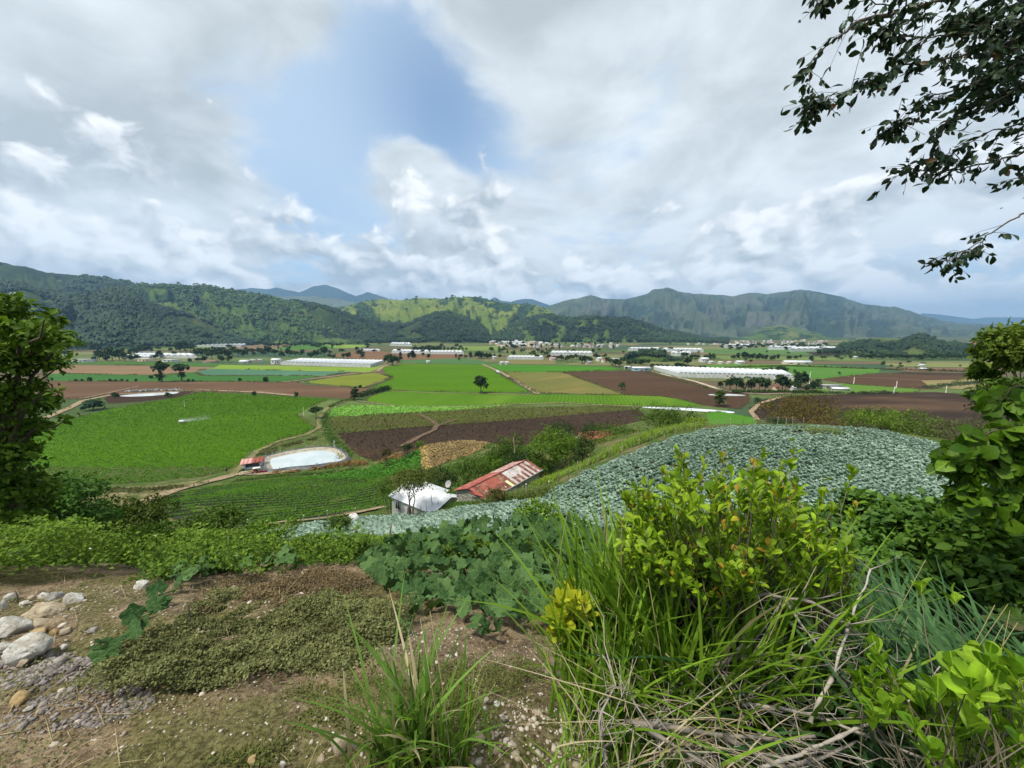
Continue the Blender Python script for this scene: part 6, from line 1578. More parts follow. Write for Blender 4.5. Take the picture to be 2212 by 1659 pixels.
ptree('bush', 'lime shrub in front of the rounded shrubs', 1510, 917, 66, 26, 13, L_lime, 74, ncl=120, cat='bush', size=.25)
ptree('bush', 'brownish olive feathery bush on the cabbage crest', 1738, 895, 66, 74, 34, leafmat('rusty_foliage', (.06, .05, .012), (.17, .13, .03), .25), 75, k=11, ncl=420, per=18, size=.26, cat='bush', sig=.12)
ptree('bush', 'bright green shrub right of the olive bush', 1905, 915, 62, 84, 32, leafmat('shrub_foliage', (.05, .10, .010), (.15, .24, .025), .3), 76, k=12, ncl=460, per=18, size=.26, cat='bush', sig=.12)
ptree('bush', 'greyish green thorny shrub right of the bright shrub', 2035, 935, 58, 80, 30, leafmat('thorn_foliage', (.05, .06, .02), (.14, .16, .06), .25), 77, k=11, ncl=420, per=16, size=.2, cat='bush', sig=.14)
ptree('bush', 'grey green shrub behind the near right tree', 2150, 945, 60, 70, 34, leafmat('thorn_foliage', (.05, .06, .02), (.14, .16, .06), .25), 78, k=10, ncl=340, per=16, size=.2, cat='bush', sig=.14)
ptree('bush', 'dark rounded bush under the olive bush', 1690, 916, 60, 24, 12, L_dark, 79, ncl=90, cat='bush', size=.22)
ptree('bush', 'small bush on the golden bank', 835, 978, 100, 12, 10, L_olive, 80, ncl=50, per=12, cat='bush', size=.35, zb=2)
ptree('bush', 'dark small bush left of the stubble knoll', 876, 967, 100, 11, 8, L_dark, 81, ncl=50, per=12, cat='bush', size=.35, zb=5)
ptree('bush', 'bright small bush on the edge of the ploughed field', 908, 960, 108, 9, 8, L_bright, 82, ncl=40, per=12, cat='bush', size=.35, zb=8)
ptree('bush', 'green bush beside the white plastic heap', 735, 1135, 32, 30, 20, L_mid, 83, ncl=170, per=14, cat='bush', size=.14)
ptree('bush', 'scrubby bush at the corner of the block shed fence', 1072, 1066, 42.5, 20, 12, L_olive, 84, ncl=110, per=14, cat='bush', size=.16)
ptree('bush', 'large green bush below the left tree', 95, 1112, 12.5, 96, 84, leafmat('left_bush', (.026, .075, .012), (.095, .20, .03), .28), 85, k=16, ncl=620, per=20, size=.13, cat='bush', sig=.11, tr=.06)
ptree('bush', 'dark rounded bush right of the large green bush', 252, 1128, 18.5, 74, 44, leafmat('dark_bush', (.022, .042, .005), (.08, .115, .012), .2), 86, k=14, ncl=480, per=18, size=.14, cat='bush', sig=.10)
ptree('bush', 'green weedy bush below the striped crop', 470, 1130, 19, 62, 30, L_mid, 87, k=10, ncl=330, per=16, size=.13, cat='bush', sig=.14)
ptree('broadleaf_tree', 'feathery tree at the right edge of the view', 2215, 770, 14, 66, 54, leafmat('right_tree', (.045, .085, .010), (.16, .23, .03), .3), 88, k=14, ncl=560, per=20, size=.17, sig=.15, tr=.05, zb=36.)
ptree('bush', 'bright leafy sprays under the right feathery tree', 2130, 812, 15, 26, 22, L_bright, 89, ncl=90, per=14, size=.16, cat='bush', zb=36., tr=.02)

ptree('bush', 'leafy shrub under the right feathery tree', 2200, 868, 13, 62, 44, L_mid, 93, k=10, ncl=300, per=18, size=.15, cat='bush', zb=36.5, tr=.02)
for i, (u, v, y, rx, ry, lab) in enumerate(((320, 1172, 9, 60, 26, 'low leafy shrub in the scrub below the dark bush'), (150, 1205, 7.5, 70, 26, 'low leafy shrub at the left end of the scrub'), (560, 1160, 10, 60, 24, 'low leafy shrub above the squash leaves'), (430, 1200, 7.5, 56, 22, 'low leafy shrub in the middle of the scrub'), (690, 1185, 9, 56, 20, 'low leafy shrub left of the squash vine'), (40, 1240, 6, 60, 22, 'low leafy shrub beside the left edge'), (1190, 1125, 8.5, 70, 16, 'weedy shrub topping the squash vine'))):
    ptree('shrub', lab, u, v, y, rx, ry, leafmat('scrub_shrub', (.045, .105, .010), (.20, .33, .035), .3), 110 + i, k=9, ncl=200, per=16, size=.075, cat='bush', sig=.16, tr=.02)
# the tree that rises at the left edge
def left_tree():
    r = np.random.default_rng(90); Y = 7.2
    lumps = [(20, 705, 50, 40), (75, 722, 46, 30), (5, 780, 62, 48), (80, 795, 48, 36), (95, 738, 30, 20), (20, 860, 56, 48), (80, 872, 30, 34), (10, 935, 52, 40), (95, 912, 30, 13), (-10, 1010, 56, 50), (40, 985, 30, 26), (-50, 760, 90, 90), (-60, 900, 90, 90), (-50, 1030, 80, 80), (0, 665, 40, 26), (122, 742, 20, 12), (128, 792, 18, 10), (118, 850, 18, 9), (135, 912, 18, 7), (95, 692, 20, 12), (10, 1100, 70, 60), (50, 1060, 50, 40), (0, 1160, 60, 50)]
    base = np.array([at(-70, 1000, Y)[0], Y + .5, 0]); base[2] = gz(base[0], base[1])
    b = []
    for i, (u, v, rx, ry) in enumerate(lumps):
        C = at(u, v, Y + r.normal() * .5); s = CP * Y / FPX
        b.append((C[0] - base[0], C[1] - base[1], C[2] - base[2], rx * s * 1.08, rx * s * 1.0, ry * s * 1.08))
    e = link('broadleaf_tree', None, None, base); tag(e, 'dark leafy tree cut off by the left edge of the view', 'tree')
    mb = MB(); mb.tube([(0, 0, -.4), (.1, 0, 1.5), (.0, .1, 3.2), (.1, 0, 5.0)], [.12, .10, .08, .04], 8)
    for q in b: limb_tubes(mb, r, (.05, 0, max(.8, q[2] * .6)), [q[:3]], .05)
    mb.obj('trunk', M_bark, e, True)
    link('crown', crown_mesh('crown', r, b, 900, 16, .115, leafmat('left_tree', (.022, .056, .006), (.14, .24, .020), .32), 'kite', .24, .45, .35, .66), e)
left_tree()

# ------------------------------------------------------------------ undergrowth on the near slope
def scrub(name, label, xr, yr, n, size, mat, hgt, seed, tpl='oval2', thr=.25, hs=.6, cat='undergrowth', mask=None, edge=0):
    r = np.random.default_rng(seed)
    x = xr[0] + (xr[1] - xr[0]) * r.random(n); y = yr[0] + (yr[1] - yr[0]) * r.random(n) ** 1.25
    b = fbm(x * hs, y * hs, 4, seed) * .65 + fbm(x * hs * 3, y * hs * 3, 3, seed + 4) * .35
    if cat == 'undergrowth': b = (b - .5) * 1.7 + .52
    k = b > thr + .2 * (r.random(n) - .5)
    if mask is not None: k &= mask(x + .5 * (fbm(x * 3, y * 3, 3, 71) - .5) + .10 * r.normal(size=n), y + .5 * (fbm(x * 3, y * 3, 3, 72) - .5) + .08 * r.normal(size=n))
    if edge: k &= (y + .9 * (fbm(x * 1.3, y * 1.3, 4, 33) - .5) * 2 + .2 * r.normal(size=n)) > np.where(x < -2.6, 4.0, 4.75)
    x, y, b = x[k], y[k], b[k]; n = len(x)
    h = hgt * np.clip((b - thr) * 3.2, .05, 1.5)
    z = terr(x, y) + h * (1 - .6 * r.random(n) ** 2)
    A = nrm(np.c_[r.normal(size=(n, 2)), r.normal(size=n) * .6 + .15]); Nn = nrm(np.c_[r.normal(size=(n, 2)) * .55 + np.array([0, -.25]), np.ones(n)])
    s = size * (.55 + .9 * r.random(n))
    V, F, v = scatter(tpl, np.c_[x, y, z], A, Nn, s, s * .62, np.where(r.random(n) < .0015, .99, np.clip(-.05 + b * .85 + .5 * (fbm(x * 2.3, y * 2.3, 3, 19) - .5) + r.normal(size=n) * .24, 0, .92)))  # dips darker and tops lighter: shade put into the leaf colour
    o = link(name, mesh_np(name, V, F, mat, False, v)); tag(o, label, cat, None, 'stuff'); return o
L_scrub = leafmat('scrub_leaves', (.030, .075, .008), (.19, .30, .032), .3, c=(.75, .78, .70))
scrub('undergrowth', 'dense green scrub just beyond the edge of the bare bench', (-11, -2.0), (3.7, 9.5), 110000, .047, L_scrub, .50, 101, 'dia', thr=.38, hs=.7, edge=1)
scrub('undergrowth', 'dense green scrub farther down the left slope', (-14, 2), (8.5, 19), 52000, .092, L_scrub, .5, 102, 'dia', thr=.36, hs=.45)
scrub('undergrowth', 'green weeds behind the squash vine', (-2.4, 4), (4.9, 9), 34000, .055, L_scrub, .34, 103, 'dia', hs=.9)
scrub('undergrowth', 'green weeds on the slope above the cabbages', (0, 20), (9, 23), 30000, .13, leafmat('slope_weeds', (.025, .07, .010), (.09, .18, .025), .3), .5, 104, 'dia', hs=.4)
def poly_mask(px):
    P = np.array([on(u, v)[:2] for u, v in px]); return (lambda x, y: inside(P, x, y)), P.min(0), P.max(0)
mk, lo, hi = poly_mask([(215, 1450), (330, 1375), (420, 1335), (540, 1300), (640, 1290), (760, 1290), (850, 1320), (880, 1370), (860, 1410), (760, 1425), (660, 1440), (540, 1465), (420, 1480), (300, 1505), (240, 1500)])
L_weed = leafmat('olive_weeds', (.05, .058, .018), (.27, .285, .11), .25)
scrub('weeds', 'low olive green weeds on the bare bench', (lo[0], hi[0]), (lo[1], hi[1]), 85000, .020, L_weed, .15, 105, 'dia', .42, 1.9, 'weeds', mk)
mk2, lo2, hi2 = poly_mask([(420, 1330), (440, 1270), (560, 1245), (700, 1235), (790, 1260), (860, 1310), (760, 1300), (600, 1300)])
scrub('weeds', 'brown withered weeds on the upper bench', (lo2[0], hi2[0]), (lo2[1], hi2[1]), 30000, .022, leafmat('withered_weeds', (.07, .05, .026), (.24, .18, .09), .2), .10, 106, 'dia', .36, 1.8, 'weeds', mk2)
mk3, lo3, hi3 = poly_mask([(380, 1640), (520, 1560), (640, 1500), (800, 1460), (960, 1430), (1120, 1420), (1170, 1470), (1100, 1560), (900, 1590), (700, 1600), (500, 1659)])
scrub('weeds', 'sparse tiny green weeds on the stony ground', (lo3[0], hi3[0]), (lo3[1], hi3[1]), 40000, .014, leafmat('tiny_weeds', (.07, .085, .02), (.19, .20, .06), .25), .035, 107, 'dia', .40, 3.0, 'weeds', mk3)
scrub('weeds', 'sparse mossy weeds on the left bench', (-5, -1.5), (.9, 3.4), 22000, .016, L_weed, .04, 108, 'dia', .46, 2.4, 'weeds')

def litter():
    r = np.random.default_rng(66); n = 9000
    x, y = r.uniform(-6, 1.6, n), r.uniform(.7, 4.6, n); k = fbm(x * 1.6, y * 1.6, 4, 14) > .44; x, y = x[k], y[k]; n = len(x)
    z = terr(x, y) + (fbm(x * 1.3, y * 1.3, 4, 1) - .5) * .22 * sstep(.5, 3, np.hypot(x, y)) + (fbm(x * 7, y * 7, 4, 2) - .5) * .06 + .008
    V, F, v = blades(n, np.c_[x, y, z], .07, .004, r, 1.6, .3, up=.18, seg=3)
    o = link('dry_litter', mesh_np('dry_litter', V, F, leafmat('litter_straw', (.14, .10, .055), (.42, .34, .20), .1), False, v)); tag(o, 'bits of dry straw and stalks on the bare soil', 'litter', None, 'stuff')
litter()
# ------------------------------------------------------------------ stones
import bmesh
def ico(sub):
    bm = bmesh.new(); bmesh.ops.create_icosphere(bm, subdivisions=sub, radius=1.0)
    V = np.array([v.co[:] for v in bm.verts]); F = np.array([[v.index for v in f.verts] for f in bm.faces]); bm.free(); return V, F
ICO1, ICO3 = ico(1), ico(4)
ICO2 = ico(3)
def rock_geo(r, V, rough=.30, cuts=15):
    V = V.copy()
    # planes cut facets into the ball
    for _ in range(cuts):
        n = nrm(r.normal(size=3)); d = r.uniform(.5, .86); k = V @ n - d; m = k > 0; V[m] -= np.outer(k[m] * .92, n)
    a, b = r.random(2) * 50
    V *= (1 + rough * (fbm(V[:, 0] * 2.2 + a, V[:, 1] * 2.2 + V[:, 2] * 1.7 + b, 4, 3) - .5))[:, None]
    V += (fbm(V[:, 0] * 9 + a, V[:, 2] * 9 + V[:, 1] * 7 + b, 3, 5)[:, None] - .5) * .09 * nrm(V)
    return V
def rockmat(name, a, b, c):
    def f(N, p):
        n = N.noise(p, 9, 7, .68); q = N.noise(N.vm('ADD', p, (3, 1, 8)), 26, 5, .7)
        col = N.mix(N.ramp(n, .38, .62), a, b); return N.mix(N.ramp(q, .54, .68), col, c)
    return pmat(name, f, .9, .2, lambda N, p: (N.m('ADD', N.noise(p, 30, 7, .72), N.noise(p, 8, 4)), 1.0, .03))
RM = [rockmat('white_limestone', (.42, .39, .33), (.68, .66, .61), (.27, .22, .16)), rockmat('tan_limestone', (.33, .26, .17), (.52, .44, .32), (.22, .17, .11)), rockmat('grey_stone', (.25, .23, .21), (.45, .43, .40), (.15, .13, .11)), rockmat('ochre_stone', (.36, .24, .10), (.52, .38, .2), (.26, .18, .1))]
def rock(U, V, w, h, label, mi=0, seed=0, dz=.0, P=None):
    r = np.random.default_rng(200 + seed); P = on(U, V + h * .35) if P is None else P
    ax = CP * P[1] + SP * (EYE - P[2]); sx, sz = w * .5 * ax / FPX, h * .5 * ax / FPX
    G = ICO3 if w > 45 else ICO2
    me = mesh_np('rock', rock_geo(r, G[0]) * np.array([sx, sx * .85, sz * 1.15]), G[1], RM[mi], True)
    o = link('rock', me, None, P + np.array([0, .0, sz * .55 + dz])); o.rotation_euler = (r.normal() * .15, r.normal() * .2, r.normal() * .6)
    tag(o, label, 'rock')
rock(66, 1393, 84, 66, 'largest white boulder at the left edge of the bench', 0, 1)
rock(28, 1348, 74, 56, 'second white boulder above the largest one', 0, 2)
rock(98, 1318, 72, 36, 'flat tan boulder behind the two white boulders', 1, 3)
rock(94, 1347, 50, 26, 'tan slab wedged between the boulders', 1, 4)
rock(163, 1293, 38, 40, 'upright white rock right of the boulder pile', 0, 5)
rock(120, 1288, 30, 28, 'pointed grey rock behind the pile', 2, 6)
rock(95, 1285, 24, 16, 'small white rock behind the pile', 0, 7)
rock(306, 1264, 28, 28, 'white rock on the rim below the scrub', 0, 8)
rock(4, 1308, 22, 26, 'white rock cut off by the left edge', 0, 9)
rock(12, 1396, 34, 22, 'pale rock beside the largest boulder', 0, 10)
rock(82, 1366, 40, 18, 'ochre slab above the largest boulder', 3, 11)
rock(142, 1362, 22, 22, 'small pale rock right of the ochre slab', 1, 12)
rock(118, 1366, 18, 18, 'small ochre rock in the pile', 3, 13)
rock(130, 1333, 24, 16, 'tan rock at the right side of the pile', 1, 14)
rock(285, 1309, 11, 12, 'small white stone in the brown soil', 0, 15)
rock(200, 1360, 24, 10, 'flat stone right of the boulders', 2, 16)
rock(40, 1510, 40, 26, 'ochre stone in the gravel', 3, 17)
rock(62, 1530, 20, 10, 'flat white stone beside the ochre stone', 0, 18)
rock(735, 1605, 42, 60, 'yellowish stone half hidden by the grass tuft', 1, 19)
rock(545, 1640, 24, 22, 'ochre stone near the lower edge', 3, 20)
rock(1051, 1510, 14, 14, 'small dark sided white stone right of the tuft', 0, 21)
rock(1074, 1520, 18, 12, 'pale stone right of the tuft', 0, 22)
rock(1048, 1530, 14, 14, 'small pale triangular stone right of the tuft', 0, 23)
rock(1088, 1550, 10, 20, 'upright pale stone below the shrub', 0, 24)
rock(692, 1640, 26, 22, 'tan stone at the foot of the tuft', 1, 25)
rock(612, 1650, 14, 22, 'white stone on the lower edge', 0, 26)
for i, (u, v, w, h) in enumerate(((1675, 1130, 36, 14), (1705, 1133, 30, 12), (1735, 1131, 26, 10), (1765, 1134, 30, 12), (1800, 1130, 40, 14), (1830, 1127, 26, 10), (1850, 1125, 22, 10))):
    rock(u, v, w, h, 'pale stone in the row along the lower edge of the cabbages', 0, 40 + i, P=at(u, v, 22.0))
    bpy.context.scene.objects[-1]['group'] = 'row of pale stones below the cabbages'
for i, (u, v, w, h, lab) in enumerate(((55, 1302, 20, 14, 'small tan rock behind the flat boulder'), (70, 1290, 16, 12, 'small pale rock left of the small white rock'), (20, 1290, 26, 14, 'pale slab near the left edge of the pile'), (150, 1330, 18, 12, 'pale chip below the upright white rock'), (175, 1320, 14, 10, 'small chip right of the pile'), (50, 1430, 22, 12, 'flat pale chip below the largest boulder'), (140, 1395, 16, 12, 'tan chip right of the largest boulder'), (660, 1236, 22, 12, 'pale stone on the upper bench left of the squash'), (700, 1300, 22, 12, 'tan stone among the olive weeds'), (505, 1270, 16, 10, 'small white stone below the flat squash leaves'), (480, 1312, 12, 8, 'white chip among the weeds'), (225, 1345, 14, 8, 'pale chip in the brown soil left of the runner'))):
    rock(u, v, w, h, lab, i % 2, 70 + i)
rock(1140, 1080, 20, 8, 'pale stone heap at the corner of the cabbage field', 1, 60)

def gravel(n, pxr, sz, seed, label, cols, mat, zf=1.0):
    r = np.random.default_rng(seed); P = np.array([on(u, v)[:2] for u, v in pxr]); lo, hi = P.min(0), P.max(0)
    q = lo + (hi - lo) * r.random((n, 2)); q = q[inside(P, q[:, 0], q[:, 1])]
    b = fbm(q[:, 0] * 1.5, q[:, 1] * 1.5, 3, seed); q = q[b > .36 + .25 * r.random(len(q)) - .1]; n = len(q)
    T, F = ICO1; variants = [rock_geo(r, T, .3, 5) for _ in range(6)]
    vi = r.integers(0, 6, n); s = sz * np.exp(r.normal(size=n) * .5)
    a = r.random(n) * 6.28; c, sn = np.cos(a), np.sin(a)
    TT = np.array(variants)[vi] * np.stack([np.ones(n), .75 * np.ones(n), .45 * np.ones(n) * zf], -1)[:, None]
    X = TT[..., 0] * c[:, None] - TT[..., 1] * sn[:, None]; Y = TT[..., 0] * sn[:, None] + TT[..., 1] * c[:, None]
    V = np.stack([X, Y, TT[..., 2]], -1) * s[:, None, None] + np.c_[q, terr(q[:, 0], q[:, 1])][:, None] + np.array([0, 0, .003])
    # follow the fine relief of the ground
    near = (fbm(q[:, 0] * 1.3, q[:, 1] * 1.3, 4, 1) - .5) * .22 * sstep(.5, 3, np.hypot(q[:, 0], q[:, 1])) + (fbm(q[:, 0] * 7, q[:, 1] * 7, 4, 2) - .5) * .06
    V[..., 2] += near[:, None]
    k = len(T); FF = (F[None] + (np.arange(n) * k)[:, None, None]).reshape(-1, 3)
    o = link('gravel', mesh_np('gravel', V.reshape(-1, 3), FF, mat, False, np.repeat(r.random(n), k))); tag(o, label, 'gravel', None, 'stuff')
gm1 = varmat('gravel_grey', (.10, .085, .08), (.36, .32, .29)); gm2 = varmat('gravel_pale', (.20, .15, .10), (.62, .56, .48))
gravel(13000, [(-40, 1400), (130, 1400), (260, 1430), (330, 1480), (330, 1530), (200, 1560), (-40, 1600)], .0105, 1, 'dark grey gravel on the left of the bench', None, gm1)
gravel(6000, [(-40, 1270), (320, 1268), (700, 1250), (900, 1330), (1150, 1380), (1230, 1480), (1230, 1659), (-40, 1659)], .0065, 2, 'pale pebbles scattered over the bare soil', None, gm2)
gravel(240, [(-40, 1300), (320, 1280), (700, 1260), (900, 1400), (1150, 1400), (1230, 1480), (1230, 1659), (-40, 1659)], .0135, 3, 'larger pale stones scattered over the bare soil', None, gm2)
gravel(900, [(1000, 1560), (1220, 1480), (1260, 1659), (960, 1659)], .010, 4, 'rubble below the dead branches', None, gm2)

# ------------------------------------------------------------------ leaves as single pieces
def basis(A, Nn):
    A = A / np.linalg.norm(A); B = np.cross(Nn, A); B = B / max(np.linalg.norm(B), 1e-6); C = np.cross(A, B)
    return A, B, C
def leaf_obj(me, parent, p, A, Nn, s, w=1.0):
    A, B, C = basis(np.asarray(A, float), np.asarray(Nn, float))
    o = link('leaf', me, parent)
    o.matrix_local = Matrix(((A[0] * s, B[0] * s * w, C[0] * s, p[0]), (A[1] * s, B[1] * s * w, C[1] * s, p[1]), (A[2] * s, B[2] * s * w, C[2] * s, p[2]), (0, 0, 0, 1)))
    return o
def leaf_variants(mat, n, r, xs, ys, cup=.1, bend=.2):
    out = []
    for i in range(n):
        V, t, q = _oval(xs, np.array(ys) * r.uniform(.85, 1.15), cup * r.uniform(.4, 1.6), bend * r.uniform(-.2, 1.8))
        V[:, 1] += .06 * np.sin(V[:, 0] * 3) * r.normal()
        V[:, 2] += .03 * np.sin(V[:, 0] * 14 + r.random() * 6) * (np.abs(V[:, 1]) > .05)
        out.append(mesh_np('leaf', V, [q, t], mat, True, np.full(len(V), min(.92, max(0, (i + .5) / n + r.normal() * .08)))))
    return out

# ------------------------------------------------------------------ squash vine
L_squash = None
def squash_mat():
    def f(N, p):
        v = N.n('ShaderNodeAttribute', None, attribute_name='var').outputs['Fac']
        o = N.n('ShaderNodeTexCoord').outputs['Object']
        x = N.n('ShaderNodeSeparateXYZ', {0: o})
        an = N.m('ARCTAN2', x.outputs[1], x.outputs[0])
        vein = N.ramp(N.m('ABSOLUTE', N.m('SINE', N.m('MULTIPLY', an, 3.5))), .0, .16, .55, 0.0)
        n = N.noise(o, 6, 5, .65)
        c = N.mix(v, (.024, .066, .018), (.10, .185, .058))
        c = N.mix(N.ramp(n, .45, .7, 0, .45), c, (.12, .20, .08))
        return N.mix(vein, c, (.17, .26, .12))
    return pmat('squash_leaf', f, .7, .08, lambda N, p: (N.noise(N.n('ShaderNodeTexCoord').outputs['Object'], 9, 4), .5, .05), .18)
def squash_leaf(r, var, mat):
    K = 28; th = np.linspace(0, 2 * math.pi, K, endpoint=False)
    V = [[0, 0, 0]]; rad = .88 + .13 * np.cos(5 * th + .3) + .05 * r.normal(size=K)
    notch = np.exp(-((np.minimum(th, 2 * math.pi - th)) / .22) ** 2); rad *= 1 - .62 * notch
    cup = r.uniform(-.1, .45)
    for q in (.5, 1.0):
        for k in range(K): V.append([q * rad[k] * math.cos(th[k]), q * rad[k] * math.sin(th[k]), cup * q * q * .55 + .07 * q * math.cos(5 * th[k] + .5) + .05 * q * r.normal() - .15 * q * q * math.cos(th[k] - r.random()) ** 2])
    V = np.array(V) * .5
    t = np.array([[0, 1 + k, 1 + (k + 1) % K] for k in range(K)]); qd = np.array([[1 + k, 1 + K + k, 1 + K + (k + 1) % K, 1 + (k + 1) % K] for k in range(K)])
    return V, t, qd, mesh_np('leaf', V, [qd, t], mat, True, np.full(len(V), var))
def squash():
    r = np.random.default_rng(300); mat = squash_mat()
    geo = [squash_leaf(r, (i + .5) / 8, mat) for i in range(8)]
    def depth(v): return np.interp(v, [1110, 1150, 1200, 1250, 1300, 1370, 1400], [6.1, 5.4, 4.55, 3.85, 3.3, 2.75, 2.6])
    base = on(1000, 1300); e = link('squash_vine', None, None, base); tag(e, 'big blue green squash vine spilling over the edge of the bench', 'squash plant')
    heap = np.array([(778, 1215), (800, 1178), (880, 1152), (960, 1132), (1050, 1122), (1150, 1112), (1240, 1116), (1300, 1150), (1305, 1205), (1260, 1245), (1205, 1290), (1140, 1325), (1080, 1330), (1000, 1310), (900, 1300), (840, 1262)])
    pts = []
    # stratified points so that the leaves cover the heap evenly
    for _ in range(9000):
        if len(pts) >= 235: break
        u, v = r.uniform(775, 1305), r.uniform(1112, 1330)
        if not inside(heap, np.array([u]), np.array([v]))[0]: continue
        dmin = 20 * (1 - (1330 - v) / 218 * .35)
        if all((u - a) ** 2 + ((v - b) * 1.25) ** 2 > dmin ** 2 for a, b in pts): pts.append((u, v))
    tails = [(850, 1372), (868, 1352), (880, 1333), (862, 1388), (886, 1300), (1030, 1340), (1046, 1352), (1060, 1364), (1020, 1352), (1074, 1348), (895, 1318), (1150, 1338), (1190, 1310), (1165, 1300), (1215, 1300)]
    for i, (u, v) in enumerate(pts + tails):
        P = at(u, v, depth(v) * (1 - .045 * r.random())) - base
        n = nrm(np.array([0.05, -.45, .85]) + r.normal(size=3) * .38); a = nrm(r.normal(size=3) + np.array([0, -.4, -.3]))
        s = r.uniform(.15, .235) * (.75 if i >= len(pts) else 1) * (1.0 if v > 1180 else .95)
        leaf_obj(geo[int(r.integers(8))][3], e, P, a, n, s)
    # leaves deep in the heap, coloured dark as gap shade, and stalks
    parts = []; mb = MB()
    for _ in range(650):
        u, v = r.uniform(775, 1310), r.uniform(1116, 1330)
        if not inside(heap, np.array([u]), np.array([v]))[0]: continue
        V, t, q, _m = geo[int(r.integers(8))]
        P = at(u, v, depth(v) * (1.08 + .14 * r.random())) - base
        A, B, C = basis(r.normal(size=3), nrm(np.array([0, -.5, .8]) + r.normal(size=3) * .4)); s = r.uniform(.14, .22)
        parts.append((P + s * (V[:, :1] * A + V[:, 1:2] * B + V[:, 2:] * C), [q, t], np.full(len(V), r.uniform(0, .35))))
        if _ % 4 == 0: mb.tube([P, P + np.array([r.normal() * .05, .1, -.25]), P + np.array([r.normal() * .1, .15, -.5])], [.006, .006, .008], 4)
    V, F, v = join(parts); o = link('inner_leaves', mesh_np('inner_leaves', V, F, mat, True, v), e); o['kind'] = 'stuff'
    mb.obj('stalks', leafmat('vine_stalk', (.10, .16, .06), (.16, .22, .09), .1), e)
    # trailing vine on the left with its own leaves
    base2 = on(340, 1330); e2 = link('squash_vine', None, None, base2); tag(e2, 'thin squash runner with a few leaves trailing over the bare soil', 'squash plant')
    run = [(236, 1432), (241, 1410), (298, 1380), (291, 1347), (347, 1320), (342, 1291), (384, 1277), (376, 1250)]
    vine = np.array([on(u, v + 6) + np.array([0, 0, .05]) for u, v in run]) - base2
    MB().tube(densify(vine, .08, 0, False), .006, 5).obj('stem', MATS['vine_stalk'], e2, True)
    for i, (u, v) in enumerate(run[:7] + [(232, 1422), (306, 1372), (340, 1325)]):
        P = on(u, v + 4) - base2 + np.array([0, 0, .10])
        leaf_obj(geo[int(r.integers(3)) + (4 if i in (0, 7) else 0)][3], e2, P, r.normal(size=3), nrm(np.array([.0, -.45, .85]) + r.normal(size=3) * .2), r.uniform(.17, .22))
    # flat row of leaves on the rim
    base3 = at(450, 1240, 4.2); e3 = link('squash_vine', None, None, base3); tag(e3, 'row of broad pale squash leaves lying along the rim of the bench', 'squash plant')
    for i in range(44):
        t = r.random(); u = 372 + 165 * t; v = 1248 - 34 * t + r.normal() * 8
        P = at(u, v, 4.05 + .5 * t + r.normal() * .15) - base3
        leaf_obj(geo[3 + int(r.integers(5))][3], e3, P, r.normal(size=3), nrm(np.array([0, -.18, .95]) + r.normal(size=3) * .16), r.uniform(.18, .25))
    for i in range(22):
        t = r.random(); P = at(572 + 80 * t, 1215 + r.normal() * 11 - 8 * t, 4.5 + r.normal() * .15) - base3
        leaf_obj(geo[3 + int(r.integers(5))][3], e3, P, r.normal(size=3), nrm(np.array([0, -.25, .95]) + r.normal(size=3) * .2), r.uniform(.16, .22))
    vine = np.array([at(u, v, y) for u, v, y in ((380, 1262, 4.0), (450, 1248, 4.2), (530, 1225, 4.6), (640, 1218, 4.6))]) - base3
    MB().tube(vine, .008, 5).obj('stem', MATS['vine_stalk'], e3, True)
squash()

